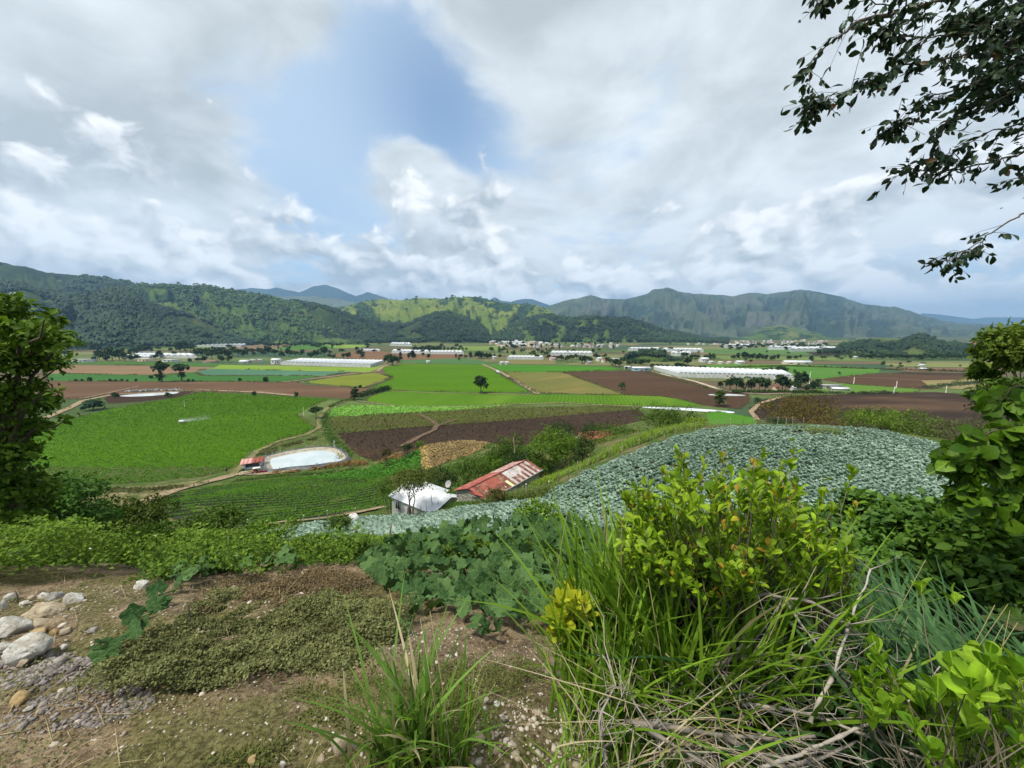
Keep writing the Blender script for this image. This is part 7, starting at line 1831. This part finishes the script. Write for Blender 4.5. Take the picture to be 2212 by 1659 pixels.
# ------------------------------------------------------------------ shrubs with rosettes of spoon shaped leaves
L_yg = leafmat('yellow_green_leaf', (.095, .20, .008), (.33, .48, .025), .38, .42, .4, c=(.45, .28, .03), vein=True)
M_twig = varmat('grey_twig', (.055, .05, .03), (.17, .145, .10))
SPX, SPY = (.15, .35, .6, .82, .94), (.05, .12, .205, .21, .13)
def rosette_shrub(name, label, base, tips, size, nper, maxobj, seed, stem_r=.008, mat=None, ctrl=None, spread=.9, wid=1.0, along=.0):
    """tips: world points of the twig ends; each carries a rosette of leaves"""
    r = np.random.default_rng(seed); mat = mat or L_yg
    vari = leaf_variants(mat, 8, r, SPX, SPY, .1, .22)
    e = link(name, None, None, base); tag(e, label, 'shrub')
    mb = MB(); extra = []; cnt = 0
    order = np.argsort([np.linalg.norm(np.array(t) - np.array([0, 0, EYE])) for t in tips])
    for oi in order:
        T = np.array(tips[oi]) - base; s0 = np.array([r.normal() * .04, r.normal() * .04, -.05])
        m1 = T * .4 + np.array([r.normal() * .08, r.normal() * .08, .02 + T[2] * .15]); m2 = T * .78 + np.array([r.normal() * .05, r.normal() * .05, T[2] * .03])
        mb.tube([s0, m1, m2, T], [stem_r * 1.3, stem_r, stem_r * .7, stem_r * .4], 5, r.random())
        ax = nrm(nrm(T - m2) * .7 + np.array([0, 0, .6]) + r.normal(size=3) * .15)
        u = nrm(np.cross(ax, np.array([.3, .9, .2]))); w = np.cross(ax, u)
        n = int(nper * r.uniform(.7, 1.3))
        for k in range(n):
            a = k * 2.4 + r.random(); el = r.uniform(.15, 1.15) * spread
            dirv = nrm(ax * math.cos(el) + (u * math.cos(a) + w * math.sin(a)) * math.sin(el)); nn = nrm(ax + dirv * .1 + r.normal(size=3) * .18)
            P = T - ax * (.012 * k * size / .1) - (T - m2) * along * r.random()
            L = size * r.uniform(.6, 1.2)
            if cnt < maxobj and k % 3 == 0: leaf_obj(vari[int(r.integers(8))], e, P, dirv, nn, L, wid); cnt += 1
            else: extra.append((P, dirv, nn, L))
    mb.obj('stems', M_twig, e, True)
    if extra:
        P, A, Nn, L = (np.array(x) for x in zip(*extra))
        V, F, v = scatter('spoon', P, A, Nn, L, L * .50 * wid, np.clip(.5 + .3 * r.normal(size=len(P)), 0, .99))
        o = link('foliage', mesh_np('foliage', V, F, mat, True, v), e); o['kind'] = 'stuff'
    return e
def tips_in(px, n, Y, dy, seed, dmin=14):
    r = np.random.default_rng(seed); px = np.array(px); out = []; pts = []
    for _ in range(20000):
        if len(out) >= n: break
        u = r.uniform(px[:, 0].min(), px[:, 0].max()); v = r.uniform(px[:, 1].min(), px[:, 1].max())
        if not inside(px, np.array([u]), np.array([v]))[0]: continue
        if any((u - a) ** 2 + (v - b) ** 2 < dmin ** 2 for a, b in pts): continue
        pts.append((u, v)); out.append(at(u, v, Y + r.normal() * dy))
    return out
A_px = [(1385, 985), (1405, 1060), (1440, 1040), (1462, 955), (1490, 1040), (1540, 1020), (1566, 960), (1590, 1030), (1625, 1010), (1650, 945), (1672, 1020), (1700, 990), (1730, 1040), (1740, 1090), (1720, 1150), (1660, 1200), (1600, 1210), (1500, 1200), (1430, 1170), (1360, 1130), (1340, 1080)]
A_low = [(1340, 1120), (1450, 1160), (1560, 1180), (1650, 1160), (1660, 1240), (1580, 1280), (1480, 1260), (1400, 1220), (1330, 1180)]
bA = np.array([1.35, 2.15, 0]); bA[2] = gz(bA[0], bA[1])
rosette_shrub('yellow_green_shrub', 'tall yellow green shrub rising in front of the cabbage hill', bA, tips_in(A_px, 215, 2.35, .28, 1, 10) + tips_in(A_low, 110, 2.05, .15, 9, 11) + [at(1715, 950, 2.4), at(1690, 985, 2.4), at(1478, 965, 2.4), at(1345, 1060, 2.4), at(1330, 1100, 2.3), at(1425, 1000, 2.4), at(1525, 985, 2.4)], .068, 13, 297, 401, stem_r=.0033, along=.55)
A2 = [(1690, 1110), (1740, 1080), (1810, 1120), (1850, 1180), (1830, 1250), (1760, 1290), (1700, 1270), (1640, 1220)]
bA2 = np.array([1.95, 2.15, 0]); bA2[2] = gz(bA2[0], bA2[1])
rosette_shrub('yellow_green_shrub', 'smaller yellow green shrub right of the tall one', bA2, tips_in(A2, 80, 2.3, .18, 2, 10) + [at(1795, 1060, 2.4), at(1845, 1005, 2.5), at(1770, 1040, 2.4), at(1850, 1080, 2.4)], .07, 13, 260, 402, stem_r=.0033, along=.5)
bB = np.array([1.6, 1.05, 0]); bB[2] = gz(bB[0], bB[1])
B_px = [(1850, 1450), (1900, 1420), (1960, 1500), (2050, 1470), (2100, 1390), (2180, 1420), (2240, 1480), (2240, 1659), (2050, 1659), (1980, 1600), (1900, 1560), (1850, 1500)]
rosette_shrub('yellow_green_shrub', 'broad leaved lime shrub in the lower right corner', bB, tips_in(B_px, 74, 1.5, .16, 3, 22) + [at(2060, 1290, 1.75), at(1990, 1270, 1.8), at(1850, 1340, 1.8), at(1890, 1395, 1.7)], .078, 9, 295, 403, stem_r=.003, mat=leafmat('lime_leaf', (.10, .225, .010), (.28, .44, .03), .38, .42, .4, vein=True), wid=1.35)
bC = on(1240, 1425); 
C_px = [(1180, 1330), (1215, 1290), (1235, 1260), (1275, 1300), (1290, 1350), (1280, 1400), (1240, 1420), (1200, 1390)]
rosette_shrub('yellow_green_shrub', 'small bright yellow shrub at the edge of the tall grass', bC + np.array([.15, .1, 0]), tips_in(C_px, 40, 2.15, .08, 4, 11), .085, 10, 280, 404, stem_r=.004, mat=leafmat('yellow_leaf', (.22, .30, .012), (.52, .52, .03), .4, .42, .4))

# ------------------------------------------------------------------ tall grasses
L_tall = leafmat('tall_grass', (.065, .145, .010), (.23, .38, .035), .35, .45, .35, c=(.42, .36, .20))
L_bluegrass = leafmat('blue_grass', (.020, .068, .020), (.09, .185, .060), .3, .4, .4)
def clump(name, label, P0, spreadxy, n, L, W, mat, seed, lean=.3, bend=.5, azc=None, azs=1.0, seg=7, dry=.02):
    r = np.random.default_rng(seed); q = P0 + np.c_[r.normal(size=(n, 2)) * np.array(spreadxy), np.zeros(n)]
    q[:, 2] = terr(q[:, 0], q[:, 1]) - .03
    az = None if azc is None else azc + r.normal(size=n) * azs
    base = np.array(P0); base[2] = gz(base[0], base[1])
    V, F, v = blades(n, q - base, L, W, r, lean, bend, az=az, seg=seg)
    v = np.where(np.repeat(r.random(n) < dry, 2 * (seg + 1)), .98, v)
    e = link(name, None, None, base); tag(e, label, 'grass')
    link('blades', mesh_np('blades', V, F, mat, True, v), e)
    m = max(2, n // 110); mb = MB()
    for k in range(m):
        i = int(r.integers(n)); p = q[i] - base; a = r.random() * 6.28; h = L * r.uniform(.8, 1.15)
        mb.tube([p, p + np.array([math.cos(a) * .06, math.sin(a) * .06, h * .5]), p + np.array([math.cos(a) * .2, math.sin(a) * .2, h])], [.003, .0025, .0015], 4)
    mb.obj('stalks', leafmat('dry_stalk', (.20, .20, .08), (.34, .30, .15), .1), e)
    return e
def gpt(x, y): return np.array([x, y, gz(x, y)])
clump('grass_clump', 'tall green grass clump left of the dead branches', gpt(.86, 2.25), (.22, .14), 360, 1.15, .026, L_tall, 501, .17, .26)
clump('grass_clump', 'tall green grass behind the dead branches', gpt(1.30, 2.3), (.34, .2), 420, 1.30, .026, L_tall, 502, .16, .24)
clump('grass_clump', 'thin grass at the foot of the tall clump', gpt(.55, 1.8), (.14, .12), 150, .75, .015, L_tall, 503, .3, .45)
clump('grass_clump', 'short grass sprouting at the lower edge left of the branches', gpt(.32, 1.25), (.14, .08), 110, .36, .010, L_tall, 504, .5, .6)
clump('grass_clump', 'bright grass growing through the dead branches', gpt(1.12, 1.86), (.30, .10), 330, .98, .022, L_tall, 511, .2, .28)
clump('grass_clump', 'dark blue green grass bending at the right', gpt(2.75, 2.25), (.45, .30), 620, 1.2, .036, L_bluegrass, 505, .3, .8, math.pi * .95, .9)
clump('grass_clump', 'dark blue green grass behind the lime shrub', gpt(2.15, 2.0), (.38, .25), 460, 1.05, .032, L_bluegrass, 506, .35, .8, 2.4, 1.0)
clump('grass_clump', 'arching dark grass on the far right', gpt(3.4, 2.7), (.45, .3), 460, 1.2, .036, L_bluegrass, 507, .3, .9, 2.6, .8)
clump('grass_clump', 'broad bladed grass tuft at the bottom centre of the view', np.array([*on(890, 1655)[:2], 0]) + np.array([0, .02, 0]), (.11, .05), 120, .62, .018, leafmat('tuft_grass', (.06, .14, .015), (.20, .33, .06), .35, .45, .35, c=(.42, .36, .22)), 508, .30, .28, dry=.14)
clump('grass_clump', 'sparse wispy grass right of the bottom tuft', np.array([*on(985, 1640)[:2], 0]), (.05, .05), 36, .45, .010, L_tall, 509, .4, .5)

# ------------------------------------------------------------------ dead branches
def dead_branches():
    r = np.random.default_rng(600); base = np.array([.8, 1.45, 0]); base[2] = gz(.8, 1.45)
    e = link('dead_branch', None, None, base); tag(e, 'tangle of dry grey branches lying over the tall grass', 'dead branches')
    mat = varmat('dead_wood', (.17, .14, .115), (.46, .42, .37), .9, .15, lambda N, p: (N.noise(p, 90, 4), .8, .006))
    main = [([(1430, 1510, 1.75), (1520, 1450, 1.8), (1590, 1420, 1.85), (1680, 1410, 1.9), (1800, 1440, 1.8), (1950, 1500, 1.7)], .013),
            ([(1590, 1420, 1.85), (1610, 1360, 1.9), (1625, 1300, 1.95), (1640, 1275, 1.95), (1690, 1290, 1.9), (1760, 1300, 1.85), (1850, 1370, 1.8)], .010),
            ([(1350, 1560, 1.5), (1450, 1570, 1.5), (1560, 1590, 1.5), (1680, 1600, 1.5), (1760, 1590, 1.5)], .012),
            ([(1560, 1590, 1.5), (1660, 1640, 1.45), (1760, 1690, 1.4)], .010),
            ([(1400, 1580, 1.45), (1480, 1620, 1.4), (1560, 1670, 1.35)], .009),
            ([(1690, 1290, 1.9), (1770, 1400, 1.8), (1850, 1520, 1.7), (1900, 1600, 1.6)], .006),
            ([(1540, 1445, 1.8), (1620, 1500, 1.75), (1720, 1570, 1.65), (1820, 1660, 1.55)], .006),
            ([(1600, 1520, 1.7), (1740, 1540, 1.65), (1880, 1590, 1.55), (2000, 1640, 1.45)], .008),
            ([(1310, 1640, 1.4), (1290, 1560, 1.45), (1330, 1480, 1.55)], .006),
            ([(1440, 1680, 1.4), (1420, 1590, 1.45), (1360, 1500, 1.55)], .006),
            ([(1700, 1660, 1.45), (1790, 1630, 1.5), (1850, 1600, 1.55)], .009),
            ([(1640, 1660, 1.35), (1800, 1600, 1.5), (1990, 1500, 1.6), (2030, 1440, 1.7)], .007),
            ([(1750, 1560, 1.6), (1800, 1450, 1.7), (1840, 1330, 1.85), (1880, 1230, 2.0)], .008)]
    allp = []
    def poly(pts, r0, var):
        P = np.array([at(*p) for p in pts]) - base; P = densify(P, .04, 0, False)
        P[1:-1] += r.normal(size=P[1:-1].shape) * .0045
        for _ in range(1): P[1:-1] = (P[:-2] + 2 * P[1:-1] + P[2:]) / 4
        rr = np.linspace(r0, r0 * .45, len(P)) * (1 + .18 * r.normal(size=len(P)))
        allp.append(P); return MB().tube(P, np.maximum(rr, .0012), 6, var)
    for pts, r0 in main: poly(pts, r0 * 1.25, r.random()).obj('branch', mat, e, True)
    mb = MB()
    for k in range(230):   # side twigs
        P = allp[int(r.integers(len(main)))]; p = P[int(r.integers(len(P)))]
        d = nrm(r.normal(size=3) * np.array([1, .6, .7]) + np.array([.35, -.1, -.12])); L = r.uniform(.08, .42)
        q = np.array([p, p + d * L * .35 + r.normal(size=3) * .012, p + d * L * .7 + r.normal(size=3) * .02, p + d * L + r.normal(size=3) * .03])
        mb.tube(q, np.linspace(r.uniform(.002, .0045), .001, 4), 4, r.random())
        if r.random() < .6:
            d2 = nrm(d + r.normal(size=3) * .6); mb.tube([q[2], q[2] + d2 * L * .25, q[2] + d2 * L * .45 + r.normal(size=3) * .01], [.002, .0015, .0008], 4, r.random())
    mb.obj('twigs', mat, e, True)
    # dry grass stems lying in the tangle
    n = 90; c = at(1480, 1620, 1.45) - base
    q = c + r.normal(size=(n, 3)) * np.array([.22, .10, .08]); 
    V, F, v = blades(n, q, .38, .006, r, 1.2, .6, up=.5)
    link('dry_stems', mesh_np('dry_stems', V, F, leafmat('dry_straw', (.24, .19, .11), (.46, .40, .27), .15), False, v), e)
dead_branches()
def dead_stalks():
    r = np.random.default_rng(3)
    for i, (u, v, h, lab) in enumerate(((410, 1345, 46, 'dark dead stalk standing on the bench'), (385, 1335, 18, 'short dark dead stump left of the tall stalk'), (38, 1300, 26, 'thin dead twig above the boulders'), (560, 1300, 40, 'dry upright weed stalk behind the olive weeds'))):
        P = on(u, v); hh = h * CP * P[1] / FPX * 1.15; e = link('dead_stalk', None, None, P); tag(e, lab, 'stalk')
        MB().tube([(0, 0, -.03), (.01, 0, hh * .5), (-.005, 0, hh)], [.006, .005, .003], 5).obj('stem', M_bark, e)
        for k in range(3): MB().tube([(0, 0, hh * (.4 + .2 * k)), (.03 * (-1) ** k, .01, hh * (.5 + .2 * k))], [.003, .0015], 4).obj('twig', M_bark, e)
dead_stalks()

# ------------------------------------------------------------------ dark leafy bushes at the right
def right_bush(label, lumps, Y, n, per, size, mat, seed):
    r = np.random.default_rng(seed); b = []
    C0 = at(*lumps[0][:2], Y); base = np.array([C0[0], Y, gz(C0[0], Y)])
    for u, v, rx, ry in lumps:
        yy = Y + r.normal() * .4; C = at(u, v, yy); s = (CP * yy + SP * (EYE - C[2])) / FPX
        b.append((C[0] - base[0], C[1] - base[1], C[2] - base[2], rx * s, rx * s * .9, ry * s))
    e = link('leafy_bush', None, None, base); tag(e, label, 'bush')
    mb = MB(); 
    for q in b: limb_tubes(mb, r, (0, 0, 0), [q[:3]], .02)
    mb.obj('stems', M_bark, e, True)
    link('foliage', crown_mesh('foliage', r, b, n, per, size, mat, 'oval2', .17, .5, .2, .62), e)
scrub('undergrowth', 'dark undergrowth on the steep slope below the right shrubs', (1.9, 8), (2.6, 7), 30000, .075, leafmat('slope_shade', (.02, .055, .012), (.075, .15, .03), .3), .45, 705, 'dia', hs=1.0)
L_rb = leafmat('right_bush_leaf', (.03, .08, .012), (.14, .27, .04), .3, .4, .45)
right_bush('dense dark leafy bush below the cabbage hill at right', [(1900, 1170, 80, 50), (1990, 1140, 80, 50), (1840, 1200, 50, 36), (1960, 1220, 90, 50), (1870, 1110, 40, 40), (1880, 1250, 70, 40)], 5.2, 520, 18, .105, L_rb, 701)
right_bush('dense dark leafy bush at the right edge below the tree', [(2100, 1190, 90, 66), (2190, 1150, 80, 60), (2060, 1250, 80, 50), (2190, 1260, 80, 60), (2250, 1200, 60, 60)], 4.6, 560, 18, .10, leafmat('right_bush_dark', (.028, .075, .010), (.13, .25, .025), .3, .4, .45), 702)
right_bush('leafy sprigs between the yellow shrub and the cabbages', [(1760, 1140, 50, 40), (1720, 1190, 50, 40), (1800, 1220, 50, 40), (1650, 1210, 60, 40)], 4.2, 200, 16, .085, L_rb, 703)
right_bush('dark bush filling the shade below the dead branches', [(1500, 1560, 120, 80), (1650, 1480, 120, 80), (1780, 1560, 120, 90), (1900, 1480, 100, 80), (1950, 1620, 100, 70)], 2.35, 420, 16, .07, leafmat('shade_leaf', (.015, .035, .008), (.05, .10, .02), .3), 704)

# ------------------------------------------------------------------ broad leaved tree hanging in from the right, and the branch overhead
def hanging_tree(name, label, base, branches, lw, n_obj, n_extra, size, mat, seed, jit, Y, droop, trunk=None, extra_px=None, wid=1.0, vx=(.2, .5, .8), vy=(.24, .42, .27)):
    r = np.random.default_rng(seed); vari = leaf_variants(mat, 8, r, vx, vy, .12, .2)
    e = link(name, None, None, base); tag(e, label, 'tree')
    if trunk is not None: MB().tube(np.array(trunk) - base, np.linspace(.12, .02, len(trunk)), 9).obj('trunk', M_bark, e, True)
    segs = []; w = []
    for bi, (pts, dens) in enumerate(branches):
        P = densify(np.array([at(*p) for p in pts]) - base, .05, 0, False)
        P[1:-1] += r.normal(size=P[1:-1].shape) * .008
        MB().tube(P, np.linspace(lw, lw * .15, len(P)), 6, r.random()).obj('branch', M_bark, e, True)
        segs.append(P); w.append(len(P) * dens)
    w = np.array(w) / np.sum(w); extra = []; tw = MB()
    N = n_obj + n_extra; k = 0
    while k < N:
        P = segs[int(r.choice(len(segs), p=w))]; i = int(len(P) * r.random() ** .8) if r.random() < .85 else len(P) - 1; i = min(i, len(P) - 1); p = P[i]
        # a short twig that carries a few leaves
        d = nrm(r.normal(size=3) * np.array([.8, .8, .5]) + (P[min(i + 1, len(P) - 1)] - P[max(i - 1, 0)]) * 8 + np.array([0, 0, -droop * .4])); L = jit * r.uniform(.3, 1.2)
        q = p + d * L; tw.tube([p, p + d * L * .5 + np.array([0, 0, .01]), q], [.002, .0015, .001], 4)
        for m in range(int(r.integers(3, 7))):
            pp = p + d * L * r.uniform(.25, 1.0); a = nrm(d * .5 + r.normal(size=3) * .6 + np.array([0, 0, -droop])); nn = nrm(r.normal(size=3) * .7 + np.array([0, -.3, .6])); s = size * r.uniform(.55, 1.2)
            if k < n_obj: leaf_obj(vari[int(r.integers(8))], e, pp, a, nn, s, wid)
            else: extra.append((pp, a, nn, s))
            k += 1
    tw.obj('twigs', M_bark, e)
    if extra:
        P, A, Nn, L = (np.array(x) for x in zip(*extra))
        V, F, v = scatter('oval', P, A, Nn, L, L * max(vy) * 2 * wid, np.clip(.45 + .25 * r.normal(size=len(P)), 0, .99)); o = link('foliage', mesh_np('foliage', V, F, mat, True, v), e); o['kind'] = 'stuff'
L_big = leafmat('broad_leaf', (.035, .095, .006), (.17, .31, .020), .38, .4, .45, vein=True)
tb = np.array([5.3, 3.4, 0]); tb[2] = gz(tb[0], tb[1])
hanging_tree('broadleaf_tree', 'near tree with broad drooping leaves hanging in from the right', tb,
    [([(2330, 900, 3.4), (2250, 850, 3.3), (2200, 830, 3.3), (2170, 860, 3.3)], 1.0), ([(2330, 950, 3.4), (2230, 930, 3.3), (2160, 930, 3.2), (2110, 945, 3.2), (2080, 980, 3.2)], 1.6), ([(2330, 1000, 3.4), (2220, 985, 3.3), (2140, 990, 3.2), (2100, 1020, 3.2), (2090, 1060, 3.2)], 1.5), ([(2330, 1000, 3.4), (2230, 1010, 3.3), (2170, 1050, 3.2), (2150, 1090, 3.2)], 1.4), ([(2330, 900, 3.5), (2250, 900, 3.5), (2200, 960, 3.5), (2180, 1020, 3.5)], 1.4), ([(2330, 850, 3.5), (2260, 960, 3.5), (2220, 1040, 3.5), (2200, 1090, 3.4)], 1.3)],
    .018, 295, 1100, .125, L_big, 801, .20, 3.3, .6, trunk=[tb + [0, 0, -.3], tb + [-.05, 0, 1.5], at(2330, 1000, 3.4), at(2330, 850, 3.5)], wid=1.15)
L_over = leafmat('overhead_leaf', (.012, .030, .014), (.040, .075, .030), .12, .45, .4, c=(.10, .06, .025))  # backlit against the sky: that darkness is put into the leaf colour
to = np.array([6.4, 2.3, 0]); to[2] = gz(to[0], to[1])
OV = [([(2420, -120, 2.9), (2200, -40, 2.9), (2050, 0, 2.8), (1950, 10, 2.7), (1870, 5, 2.7), (1800, -15, 2.7)], 1.0),
      ([(2420, -80, 2.9), (2230, 40, 2.8), (2100, 70, 2.7), (1990, 80, 2.7), (1930, 60, 2.7)], 1.5),
      ([(1930, 30, 2.7), (1860, 40, 2.7), (1800, 90, 2.7), (1760, 120, 2.7), (1745, 150, 2.7)], .55),
      ([(2420, -40, 2.9), (2220, 80, 2.8), (2080, 120, 2.8), (1960, 140, 2.75), (1870, 180, 2.75), (1775, 215, 2.75)], 1.3),
      ([(2420, 0, 2.9), (2230, 130, 2.8), (2100, 180, 2.8), (2000, 210, 2.8), (1935, 265, 2.8)], 1.3),
      ([(2420, 20, 3.0), (2240, 170, 2.9), (2130, 230, 2.9), (2050, 260, 2.9), (2020, 300, 2.9)], 1.1),
      ([(2420, 80, 3.0), (2260, 250, 2.9), (2160, 280, 2.9), (2090, 310, 2.9), (2060, 330, 2.9)], .7),
      ([(2420, 150, 3.0), (2260, 310, 2.9), (2180, 340, 2.9), (2100, 360, 2.9), (2030, 372, 2.9), (1960, 366, 2.9)], .8),
      ([(2420, 200, 3.0), (2280, 330, 2.9), (2215, 380, 2.9)], .7),
      ([(2420, 330, 3.0), (2260, 440, 2.9), (2180, 480, 2.9), (2120, 520, 2.9), (2050, 562, 2.9)], .7),
      ([(2420, -150, 3.2), (2250, 20, 3.2), (2180, 90, 3.2), (2140, 160, 3.2)], 4.0), ([(2420, -100, 3.2), (2260, -20, 3.2), (2150, 30, 3.2), (2060, 50, 3.2)], 3.4), ([(2420, -40, 3.3), (2290, 80, 3.3), (2210, 140, 3.3), (2170, 200, 3.3)], 3.0)]
hanging_tree('overhanging_tree', 'dark tree branch hanging over the sky in the upper right corner', to, OV, .014, 300, 4600, .060, L_over, 802, .19, 2.8, .5,
    trunk=[to + [0, 0, -.3], to + [.1, 0, 1.2], to + [-.05, .1, 2.6], to + [-.3, .3, 4.2], to + [-.7, .5, 5.2], at(2420, -120, 2.9)], vy=(.16, .27, .18), wid=1.0)

# the rest of its crown, and that of the drooping tree, out of the frame on the right
for root, blobs, mat_, sz, sd_ in ((bpy.data.objects['overhanging_tree'], [(-.6, .4, 4.6, 1.5, 1.3, .9), (.5, .6, 5.2, 1.6, 1.5, 1.0), (.3, -.8, 4.4, 1.4, 1.3, .9), (1.2, .3, 4.0, 1.3, 1.2, .9), (-.4, 1.2, 5.4, 1.3, 1.2, .8)], L_over, .08, 811),):
    link('outer_crown', crown_mesh('outer_crown', np.random.default_rng(sd_), blobs, 420, 14, sz, mat_, 'kite', .14, .4, .3, .5), root)
